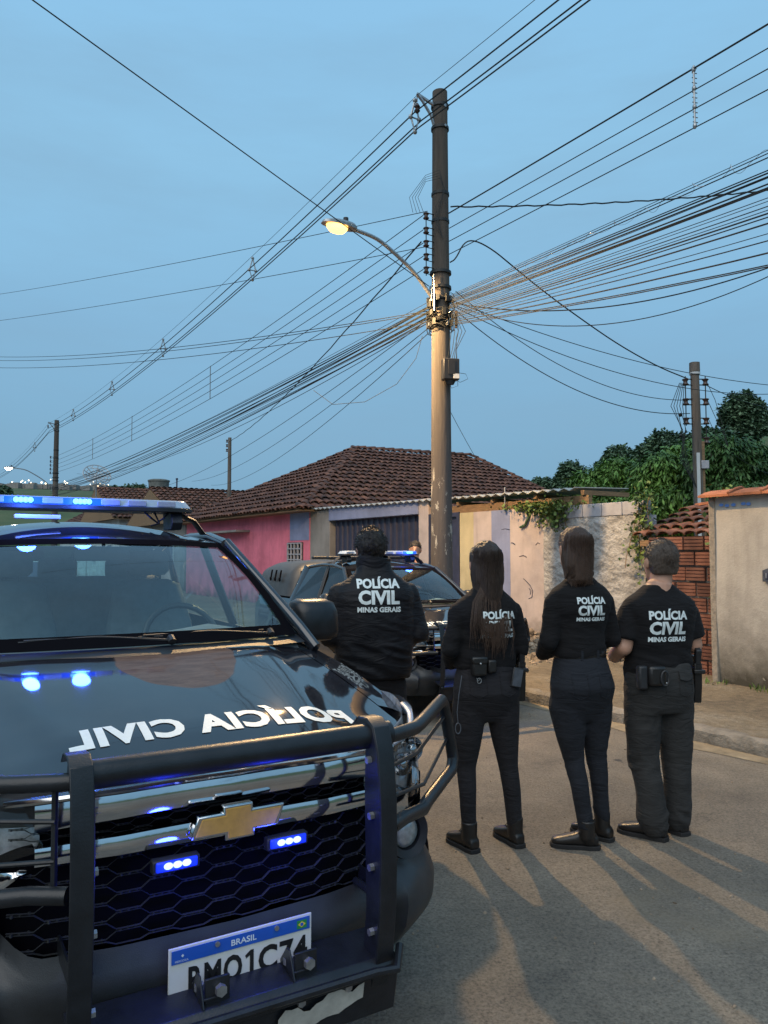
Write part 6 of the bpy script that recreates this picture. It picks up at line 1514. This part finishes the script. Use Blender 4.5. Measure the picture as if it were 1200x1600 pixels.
def person(px, d, yaw, label, D):
    """D: dictionary of measurements; px, d give the stand point"""
    X = (px-600)/1202*d; t = empty('person', (X, d, 0), R(yaw), label, 'person', D.get('group', 'officers standing with their backs to the camera'))
    sk = D.get('skin', MT['skin']); hc = D['head']; hs = D.get('hs', 1.0)
    sh_z, sh_w = D['sh']; hemz = D['hem']; 
    # ---- body: head, neck, trunk, arms, hands, legs in one mesh
    b = MB(); add_head(b, hc, hs); nb = (hc[0]*.4, -.015, sh_z+.06)
    b.tube([(hc[0], hc[1]-.02, hc[2]-.05), (hc[0]*.7, hc[1]*.6-.02, hc[2]-.12*hs), nb, (0, -.01, sh_z-.03)], [D.get('neck', .052)]*2+[D.get('neck', .052)*1.12, D.get('neck', .052)*1.5], 16)
    tr = [(z, cx, cy, rx*.86, ry*.86) for (z, cx, cy, rx, ry) in D['torso']]; b.loft(tr, 20, 2.4)
    for (sx_, ft) in ((-1, D['feet'][0]), (1, D['feet'][1])):
        hp = (sx_*D['hipx'], 0, D['crotch']+.06); kn = D['knees'][0 if sx_ < 0 else 1]
        limb(b, [hp, kn, (ft[0], ft[1]-.02, .10)], [.065, .045, .034], 12)
    for i, arm in enumerate(D['arms']):
        pts, rs = arm[0], arm[1]; r2 = [q*.72 for q in rs]; 
        if arm[2] == 'bare': r2 = rs
        limb(b, pts, r2, 14); dd = Vector(pts[-1])-Vector(pts[-2]); add_hand(b, pts[-1], dd, arm[3] if len(arm) > 3 else (0, 0, 1), .95, 1 if i == 0 else -1)
    body = put(remesh(b, .0065, 3), 'body', sk, t)
    add_face_details(body, hc, hs, D['hair'])
    # ---- top
    c = MB(); c.loft(D['torso'], 28, D.get('te', 2.5))
    for i, arm in enumerate(D['arms']):
        pts, rs = arm[0], arm[1]
        if arm[2] == 'long': limb(c, pts[:-1]+[Vector(pts[-2]).lerp(Vector(pts[-1]), .92)], rs, 18)
        else:           # short sleeve stops above the elbow
            e = Vector(pts[0]).lerp(Vector(pts[1]), .78); c.tube([pts[0], Vector(pts[0]).lerp(e, .5), e], [arm[4][0], arm[4][1], arm[4][2]], 20); c.ball(pts[0], arm[4][0]*.98)
    for q in D.get('extra_top', []): limb(c, *q)
    me = remesh(c, .010, D.get('tsm', 6)); folds(me, fold_shirt(hemz, D.get('tf', 1.0), px*.1)); top = put(me, D.get('topname', 'shirt'), D['topmat'], t)
    # ---- trousers
    p = MB(); p.loft(D['hips'], 28, 2.3)
    for (sx_, ft, kn) in ((-1, D['feet'][0], D['knees'][0]), (1, D['feet'][1], D['knees'][1])):
        a = Vector((sx_*D['hipx'], -.005, D['crotch']+.05)); k_ = Vector(kn); f_ = Vector((ft[0], ft[1]-.018, D.get('cuff', .10))); r0, r1, r2_, r3 = D['legr']
        cv = Vector((0, -.012, 0))
        limb(p, [a, a.lerp(k_, .5), k_, k_.lerp(f_, .35)+cv, f_], [r0, (r0+r1)*.52, r1, r2_, r3], 20)
    me = remesh(p, .010, 12); folds(me, fold_pants(D['knees'][0][2], D.get('cuff', .10), D.get('pf', 1.0), px*.2, D['crotch'])); tro = put(me, 'trousers', D['pantmat'], t)
    # back pockets, belt
    bv = bvh_of(tro.data)
    def onback(x, z): h = bv.ray_cast(Vector((x, -.7, z)), Vector((0, 1, 0)))[0]; return h if h else Vector((x, -.1, z))
    for q in (-1, 1):
        w2 = D['hips'][1][3]; x0, x1, z0, z1 = q*w2*.22, q*w2*.72, D['crotch']+.10, D['crotch']+.235
        pts = [(x0, z1), (x0, z0+.02), ((x0+x1)/2, z0), (x1, z0+.02), (x1, z1), (x0, z1)]
        fine = []
        for (xa, za), (xb, zb) in zip(pts, pts[1:]):
            for k in range(6): fine.append((xa+(xb-xa)*k/6, za+(zb-za)*k/6))
        MB().tube([onback(x, z)+Vector((0, -.0015, 0)) for x, z in fine], .0022, 5).build('pocket_seam', D['pantmat'], tro)
        if D.get('flap'): MB().grid([onback(x0+(x1-x0)*i/6, z1+.012-(.045+.012*math.sin(math.pi*i/6))*j/3)+Vector((0, -.006-.002*j, 0)) for i in range(7) for j in range(4)], 7, 4).build('pocket_flap', D['pantmat'], tro, 60)
    if 'belt' in D:
        z = D['belt']; sec = D['hips'][0]; V = []; n = 36
        for (dz, o) in ((-.021, .006), (-.018, .010), (.018, .010), (.021, .006)):
            for k in range(n+1): a = 2*math.pi*k/n; e = 2.3; V.append((sec[1]+(sec[3]+o)*math.copysign(abs(math.cos(a))**(2/e), math.cos(a)), sec[2]+(sec[4]+o)*math.copysign(abs(math.sin(a))**(2/e), math.sin(a)), z+dz))
        MB().grid(V, 4, n+1).build('belt', MT['leather'], t, 60)
        for a in (-1.9, -1.2): MB().box((sec[3]*1.02*math.cos(a), sec[4]*1.07*math.sin(a)-.005, z), (.014, .008, .055)).build('belt_loop', D['pantmat'], tro)
    # shoes
    for i, ft in enumerate(D['feet']):
        s_ = MB(); so_ = MB(); shoe(s_, so_, ft[0], ft[1], ft[2], boot=D.get('boot', .12), w_=D.get('shoew', .048), ln=D.get('shoel', .27)); me = remesh(s_, .006, 3)
        sh__ = put(me, 'boot' if D.get('boot', .12) else 'shoe', MT['leather'], t); so_.build('sole', MT['rubber'], sh__, 40, bevel=.003)
        R_ = Matrix.Rotation(ft[2], 3, 'Z'); o = Vector((ft[0], ft[1], 0)); lc = MB()
        for k in range(4):
            y = .035+.022*k; z = .098-.012*k; lc.tube([o+R_ @ Vector((-.026, y, z-.008)), o+R_ @ Vector((0, y+.004, z+.003)), o+R_ @ Vector((.026, y, z-.008))], .0028, 5)
        lc.tube([o+R_ @ Vector((0, .035, .10)), o+R_ @ Vector((-.03, .02, .115)), o+R_ @ Vector((-.04, .03, .10))], .0022, 5); lc.build('lace', MT['leather'], sh__)
    return t, body, top, tro
def hair_long(t, hc, hs, mat, length_z, back_w, seed, strands=260, fan=.0, shiftx=0, wisps=0):
    """cap plus a falling sheet ending at length_z"""
    x, y, z = hc; m = MB(); m.ball((x, y-.018*hs, z+.030*hs), (.088*hs, .104*hs, .096*hs), 24, 16)
    m.loft([(z-.17, x+shiftx*.5, y-.060, back_w*.86, .045), (z-.10, x+shiftx*.2, y-.055*hs, .086*hs, .060), (z-.03, x, y-.040*hs, .089*hs, .078*hs), (z+.05*hs, x, y-.026*hs, .088*hs, .090*hs)], 24, 2.2)
    zz = z-.17
    if length_z < zz:
        sec = [(zz+.06, x+shiftx*.4, y-.060, back_w*.9, .045)]; k = 6
        for i in range(1, k+1): q = i/k; sec.append((zz+(length_z-zz)*q, x+shiftx*(.5+.5*q), y-.075+.010*q, back_w*(1-.45*q), .026*(1-.6*q)))
        m.loft(sec[::-1], 24, 2.3)
    me = remesh(m, .009, 4)
    def fn(co): 
        xx, yy, z_ = co.T; return .004*vnoise(np.stack([xx*70+seed, yy*50, z_*4], 1))+.0025*vnoise(np.stack([xx*160, yy*120, z_*6], 1))
    folds(me, fn); h = put(me, 'hair', mat, t)
    rnd = random.Random(seed); s_ = MB()
    for i in range(strands):
        a = rnd.uniform(math.pi*.98, 2.02*math.pi); px_ = x+.088*hs*math.cos(a)*.98; py_ = y-.018*hs+.104*hs*math.sin(a)*.98; z0 = z+rnd.uniform(.0, .08)*hs
        rr_ = math.sqrt(max(0, 1-((z0-z-.03*hs)/(.096*hs))**2)); p0 = Vector((x+(px_-x)*rr_, y-.018+(py_-y)*rr_, z0)); endx = x+shiftx+(px_-x)*back_w/.09*rnd.uniform(.5, 1.05)*(1-.35*(rnd.random() < .7)); ez = length_z+rnd.uniform(-.05, .09)
        p1 = Vector((px_, py_, z-.06)); p2 = Vector((x+shiftx*.6+(px_-x)*.95, min(py_, y-.05)-.010, z-.17)); p3 = Vector((endx, y-.098-rnd.uniform(0, .012), max(ez, length_z-.04)))
        mid = p2.lerp(p3, .5)+Vector((rnd.uniform(-.008, .008), -.006, 0)); s_.tube([p0, p1, p2, mid, p3], [.0012, .0022, .0024, .0020, .0006], 4, cap=False)
    s_.build('hair_strands', mat, h, 60, fix=False, kind='stuff'); return h
def hair_short(t, hc, hs, mat, seed, curly=.0, low=-.055, mesh_r=1.0):
    x, y, z = hc; m = MB(); m.ball((x, y-.020*hs, z+.030*hs), (.083*hs*mesh_r, .102*hs*mesh_r, .093*hs*mesh_r), 24, 16); m.loft([(z+low, x, y-.048*hs, .066*hs, .050*hs), (z-.02*hs, x, y-.036*hs, .080*hs, .072*hs), (z+.04*hs, x, y-.026*hs, .083*hs, .088*hs)], 24, 2.3)
    me = remesh(m, .007, 3)
    def fn(co):
        q = co*np.array([1, 1, 1]); return (.003+curly)*fbm(q*45+seed, 3)+.002*vnoise(q*130)
    folds(me, fn); h = put(me, 'hair', mat, t); rnd = random.Random(seed); s_ = MB()
    for i in range(700):
        a = rnd.uniform(0, 2*math.pi); ph = rnd.uniform(.0, 2.0); n = Vector((math.sin(ph)*math.cos(a), math.sin(ph)*math.sin(a), math.cos(ph)))
        if n.y > .55 and n.z < .3: continue
        p = Vector((x+n.x*.084*hs*mesh_r, y-.020*hs+n.y*.103*hs*mesh_r, z+.030*hs+n.z*.094*hs*mesh_r)); dr_ = Vector((rnd.uniform(-1, 1), rnd.uniform(-.6, .3), rnd.uniform(-1, .2)-(0 if n.z > .5 else .6))).normalized()*(.016 if not curly else .012)
        if p.z < z+low: continue
        s_.tube([p-n*.004, p+dr_*.5+n*(.003+curly), p+dr_+n*(.001+curly)], [.0016, .0014, .0004], 4, cap=False)
    s_.build('hair_strands', mat, h, 60, fix=False, kind='stuff'); return h

def torso(sh_z, sw, chest, waist, hem, hemw, depth, bd=1.0, nb=.055):
    return [(hem, 0, 0, hemw, depth*.92), (hem+.06, 0, 0, hemw*.985, depth*.93), (hem+(sh_z-hem)*.38, 0, 0, waist, depth*.88), (hem+(sh_z-hem)*.62, 0, -.004, (waist+chest)*.515, depth*.98), (sh_z-.13, 0, -.010, chest, depth*1.03), (sh_z-.07, 0, -.012, (chest+sw)*.52, depth*.98), (sh_z-.025, 0, -.014, sw*.97, depth*.82), (sh_z+.005, 0, -.014, sw*.80, depth*.68), (sh_z+.030, 0, -.014, sw*.60, depth*.58), (sh_z+.055, 0, -.014, nb*1.50, depth*.52), (sh_z+.074, 0, -.012, nb*1.12, depth*.46)]
# --- woman with very long dark hair, second from the left
D2 = dict(head=(.008, .02, 1.545), hs=1.02, sh=(1.385, .19), hem=.985, crotch=.735, hipx=.092, skin=MT['skin'], neck=.046, te=2.5,
  torso=torso(1.355, .175, .165, .150, .975, .170, .112), torsoz=0,
  hips=[(1.01, 0, 0, .150, .100), (.93, 0, -.010, .176, .118), (.85, 0, -.018, .187, .132), (.79, 0, -.010, .183, .118), (.74, 0, -.004, .170, .098), (.69, 0, 0, .12, .070)],
  legr=(.098, .055, .050, .041), feet=[(-.105, 0, R(18)), (.165, .02, R(12))], knees=[(-.112, .012, .44), (.130, .012, .44)], boot=.16, cuff=.10, shoew=.043, shoel=.24,
  arms=[([(-.158, -.012, 1.282), (-.210, -.035, 1.08), (-.150, .16, .985), (-.04, .22, .985)], [.053, .046, .038, .030], 'long'), ([(.158, -.012, 1.282), (.205, -.03, 1.08), (.160, .16, .985), (.06, .22, .98)], [.053, .046, .038, .030], 'long')],
  topmat=MT['tee'], pantmat=MT['pant'], hair=MT['hairB'], tf=1.0)
pw_, bo, tp_, tro = person(757, 4.27, 12, 'woman with very long dark hair over her black shirt, holster on the right hip', D2)
hair_long(pw_, D2['head'], 1.02, MT['hairB'], 1.13, .080, 5, 420, shiftx=-.0)
back_text(tp_, tp_.data, .040, 1.300, .17, PC(1.10))
s_ = MB(); rnd = random.Random(77)      # long ends that fall over the lettering
for i in range(110):
    x0 = rnd.gauss(.02, .035); z1 = rnd.uniform(1.03, 1.16); pts = [Vector((x0*.8+.005, -.085, 1.33)), Vector((x0+rnd.uniform(-.006, .006), -.128, 1.25)), Vector((x0*1.1+rnd.uniform(-.01, .01), -.134, 1.17)), Vector((x0*1.05+rnd.uniform(-.018, .018), -.128, z1))]
    s_.tube(pts, [.003, .0026, .0022, .0005], 4, cap=False)
for i in range(60):
    x0 = rnd.uniform(-.13, .06); pts = [Vector((x0*.4, -.08, 1.42)), Vector((x0*.85, -.115, 1.34)), Vector((x0, -.128, 1.22)), Vector((x0*.9, -.124, rnd.uniform(1.08, 1.2)))]; s_.tube(pts, [.0018, .0016, .0012, .0005], 4, cap=False)
s_.build('loose_hair', MT['hairL'], pw_, 60, fix=False, kind='stuff')
# --- woman with straight brown hair, third
D3 = dict(head=(-.015, .02, 1.628), hs=1.02, sh=(1.43, .19), hem=1.03, crotch=.715, hipx=.090, neck=.047,
  torso=torso(1.405, .182, .170, .142, 1.03, .146, .112),
  hips=[(1.055, 0, 0, .140, .100), (.97, 0, -.012, .162, .118), (.87, 0, -.026, .182, .138), (.79, 0, -.016, .176, .118), (.73, 0, -.006, .160, .098), (.68, 0, -.004, .115, .070)],
  legr=(.099, .056, .050, .041), feet=[(-.015, -.06, R(62)), (.140, .04, R(28))], knees=[(-.045, .0, .46), (.105, .02, .47)], boot=.16, cuff=.10, shoew=.043, shoel=.25,
  arms=[([(-.160, -.012, 1.332), (-.200, -.02, 1.12), (-.150, .15, 1.03), (-.05, .21, 1.02)], [.053, .046, .038, .030], 'long'), ([(.160, -.012, 1.332), (.196, -.02, 1.12), (.140, .16, 1.04), (.05, .21, 1.03)], [.053, .045, .037, .030], 'long')],
  topmat=MT['tee'], pantmat=m_cloth('blue black jeans', (.012,.014,.019)), hair=MT['hairL'], belt=1.045, tf=.9)
pw3, bo, tp3, tro = person(903, 4.33, 16, 'woman with straight brown hair and slim dark jeans, second from the right', D3)
hair_long(pw3, D3['head'], 1.02, MT['hairL'], 1.455, .080, 9, 420, shiftx=-.012)
back_text(tp3, tp3.data, .010, 1.372, .17, PC(1.0))
# --- man in T-shirt and cargo trousers, right
D4 = dict(head=(.035, .02, 1.555), hs=1.07, sh=(1.37, .22), hem=.84, crotch=.70, hipx=.105, neck=.062,
  torso=torso(1.350, .215, .200, .188, .845, .190, .135, nb=.066), te=2.7,
  hips=[(.98, 0, 0, .185, .130), (.90, 0, -.005, .195, .142), (.82, 0, -.008, .202, .148), (.74, 0, -.004, .195, .135), (.70, 0, 0, .18, .12)],
  legr=(.104, .085, .078, .078), feet=[(-.075, -.04, R(40)), (.105, .02, R(14))], knees=[(-.095, .01, .42), (.110, .01, .42)], boot=.0, cuff=.085, shoew=.050,
  arms=[([(-.185, -.012, 1.262), (-.232, -.03, 1.07), (-.205, .12, 1.00), (-.08, .24, 1.04)], [.058, .050, .040, .030], 'bare', (0, 0, 1), (.064, .068, .072)), ([(.185, -.012, 1.262), (.222, -.02, 1.07), (.205, .10, 1.00), (.08, .24, 1.04)], [.058, .048, .040, .030], 'bare', (0, 0, 1), (.064, .068, .072))],
  topmat=MT['tee'], pantmat=MT['pant2'], hair=MT['hairG'], flap=True, pf=1.9, tf=1.3)
pm, bo, tp4, tro4 = person(1024, 4.47, 12, 'man in black T-shirt and baggy charcoal cargo trousers, rightmost', D4)
hair_short(pm, D4['head'], 1.07, MT['hairG'], 3, low=-.075)
back_text(tp4, tp4.data, -.015, 1.292, .17, PC(1.32))
# --- man in padded jacket, left
D1 = dict(head=(-.018, .02, 1.628), hs=1.03, sh=(1.45, .26), hem=.86, crotch=.76, hipx=.105, neck=.06,
  torso=[(.845, 0, 0, .215, .150), (.90, 0, 0, .232, .158), (1.02, 0, -.005, .240, .168), (1.18, 0, -.012, .245, .170), (1.32, 0, -.018, .252, .165), (1.375, 0, -.018, .245, .150), (1.42, 0, -.016, .212, .125), (1.455, 0, -.016, .165, .105), (1.49, 0, -.015, .120, .092), (1.53, -.002, -.012, .098, .085), (1.555, -.005, -.010, .092, .080)], te=2.7,
  hips=[(.98, 0, 0, .18, .12), (.9, 0, 0, .185, .13), (.82, 0, 0, .185, .13), (.76, 0, 0, .17, .12)], legr=(.10, .08, .075, .065), feet=[(-.12, 0, R(12)), (.13, 0, R(-8))], knees=[(-.11, .01, .45), (.12, .01, .45)],
  arms=[([(-.215, -.012, 1.345), (-.268, -.03, 1.11), (-.20, .18, 1.02), (-.07, .25, 1.03)], [.078, .074, .060, .045], 'long'), ([(.215, -.012, 1.345), (.272, -.03, 1.11), (.20, .18, 1.02), (.07, .25, 1.03)], [.078, .074, .062, .045], 'long')],
  topmat=MT['jkt'], topname='jacket', pantmat=MT['pant'], hair=MT['hairD'], tf=1.7)
pj, bo, tp1, tro = person(584, 4.8, 10, 'man with short curly dark hair in a bulky black jacket, leftmost', D1)
hair_short(pj, D1['head'], 1.05, MT['hairD'], 8, curly=.006, low=-.065, mesh_r=1.10)
back_text(tp1, tp1.data, .006, 1.462, .17, PC(1.52))
cl = MB(); V = []
for (dz, o) in ((-.01, .012), (.02, .020), (.062, .016), (.066, .006)):
    for k in range(33): a = 2*math.pi*k/32; V.append((-.005+(.090+o)*math.cos(a), -.012+(.078+o)*math.sin(a), 1.515+dz+.008*math.sin(a*2)))
cl.grid(V, 4, 33).build('collar', MT['jkt'], tp1, 60)
# --- woman facing the camera behind the second pickup
D5 = dict(group='people beyond the second pickup', head=(0, .01, 1.47), hs=.98, sh=(1.27, .18), hem=.85, crotch=.72, hipx=.09, neck=.046,
  torso=torso(1.26, .170, .160, .145, .86, .165, .105), hips=[(.98, 0, 0, .15, .10), (.85, 0, 0, .18, .125), (.72, 0, 0, .16, .10)], legr=(.09, .06, .055, .045), feet=[(-.1, 0, 0), (.1, 0, 0)], knees=[(-.1, .01, .44), (.1, .01, .44)],
  arms=[([(-.165, 0, 1.215), (-.25, .03, 1.02), (-.13, .18, 1.12), (-.04, .17, 1.26)], [.056, .046, .036, .028], 'long'), ([(.165, 0, 1.215), (.24, .0, 1.0), (.12, .16, .97), (.02, .2, .97)], [.056, .046, .036, .028], 'long')],
  topmat=MT['tee'], pantmat=MT['pant'], hair=MT['hairD'])
p5, bo, tp5, tro = person(649, 10.6, 172, 'woman in black facing the camera beyond the second pickup light bar', D5)
p5.location.z = .19
hair_short(p5, D5['head'], .98, MT['hairD'], 6, low=-.06, mesh_r=.98)
MB().box((.02, -.0, 0), (.01, .01, .01)); 
pb = MB().box((-.09, .125, 1.10), (.13, .012, .17)).build('folder', m_plaster('pink folder', (.45,.22,.20)), None, label='pale pink folder held by the woman beyond the second pickup', cat='folder', bevel=.003); pb.matrix_world = Matrix.Translation(p5.location) @ Matrix.Rotation(R(172), 4, 'Z') @ Matrix.Identity(4)
# ---- gear carried on belts (each is its own thing, hung on the person)
def gear(nm, base, rz, label, cat, parts, group=None):
    e = empty(nm, base, rz, label, cat, group); 
    for (pn, m_, mat, bv_) in parts: m_.build(pn, MT[mat], e, 40, bevel=bv_)
    return e
def wpos(t, x, y, z):
    return t.matrix_basis @ Vector((x, y, z))
pw_.matrix_basis
gear('belt_pouch', wpos(pw_, -.085, -.135, 1.00), R(14), 'black leather pouch on the left back belt of the long haired woman', 'pouch',
     [('case', MB().box((0, 0, 0), (.085, .045, .095)), 'leather', .012), ('flap', MB().box((0, -.006, .035), (.089, .045, .04)), 'leather', .01), ('stud', MB().ball((0, -.030, .02), .006), 'steel', 0), ('side_pouch', MB().box((.075, .004, .0), (.05, .03, .07)), 'leather', .01), ('clip_ring', MB().tube([(-.005+.012*math.cos(a), -.02, -.07+.014*math.sin(a)) for a in np.linspace(0, 6.3, 14)], .0022, 5).tube([(-.02, -.02, -.055), (-.012, -.02, -.072), (0, -.02, -.06)], .002, 5), 'steel', 0)], 'belt gear')
def holster(base, rz, label, s=1.0):
    h = MB().prism([(-.035, .02), (.04, .02), (.035, -.10), (.02, -.18), (-.015, -.18), (-.03, -.10)], 0, -.02, .02)
    gr = MB().prism([(-.055, .085), (-.02, .10), (.0, .02), (-.035, .01)], 0, -.014, .014)
    sl = MB().box((0, .01, .035), (.026, .09, .03)); pd = MB().box((0, 0, -.02), (.055, .12, .02))
    e = gear('holster', base, rz, label, 'holster', [('sheath', h, 'leather', .006), ('pistol_grip', gr, 'plastic', .005), ('pistol_slide', sl, 'steel', .003), ('belt_plate', pd, 'leather', .004)], 'belt gear'); e.scale = (s, s, s); return e
holster(wpos(pw_, .200, -.01, .985), R(5), 'pistol holster on the right hip of the long haired woman', 1.1)
ph_ = gear('phone', wpos(pw_, .135, -.125, .935), R(20), 'phone in a holder on the back right of the long haired woman', 'phone', [('body', MB().box((0, 0, 0), (.062, .012, .105), Matrix.Rotation(R(12), 3, 'Y')), 'plastic', .006), ('screen', MB().box((0, -.0065, 0), (.052, .002, .092), Matrix.Rotation(R(12), 3, 'Y')), 'castiron', 0)])
kc = MB(); cx_ = [(-.165, -.09, .95), (-.185, -.10, .85), (-.195, -.10, .76), (-.19, -.10, .70)]; kc.tube([wpos(pw_, *c) for c in cx_], .0025, 5).tube([wpos(pw_, -.19+.015*math.cos(a), -.10, .675+.028*math.sin(a)) for a in np.linspace(0, 6.3, 14)], .003, 5)
b0 = Vector(wpos(pw_, *cx_[0])); kc.v = [tuple(Vector(v)-b0) for v in kc.v]; kc.build('key_strap', MT['castiron'], None, label='thin strap with ring hanging down the left thigh of the long haired woman', cat='strap').location = b0
gear('belt_pouch', wpos(pm, -.105, -.155, .925), R(8), 'handcuff pouch and radio at the back left of the rightmost man', 'pouch',
     [('case', MB().box((0, 0, 0), (.10, .05, .11)), 'leather', .016), ('radio', MB().box((-.075, .02, -.01), (.055, .05, .13)), 'plastic', .012), ('cuff', MB().tube([(.035+.022*math.cos(a), -.03, -.01+.040*math.sin(a)) for a in np.linspace(0, 6.3, 16)], .006, 6), 'plastic', 0), ('stud', MB().ball((.04, -.036, -.035), .005), 'steel', 0)], 'belt gear')
holster(wpos(pm, .225, -.03, .95), R(-4), 'pistol holster with pale grip on the right hip of the rightmost man', 1.15)
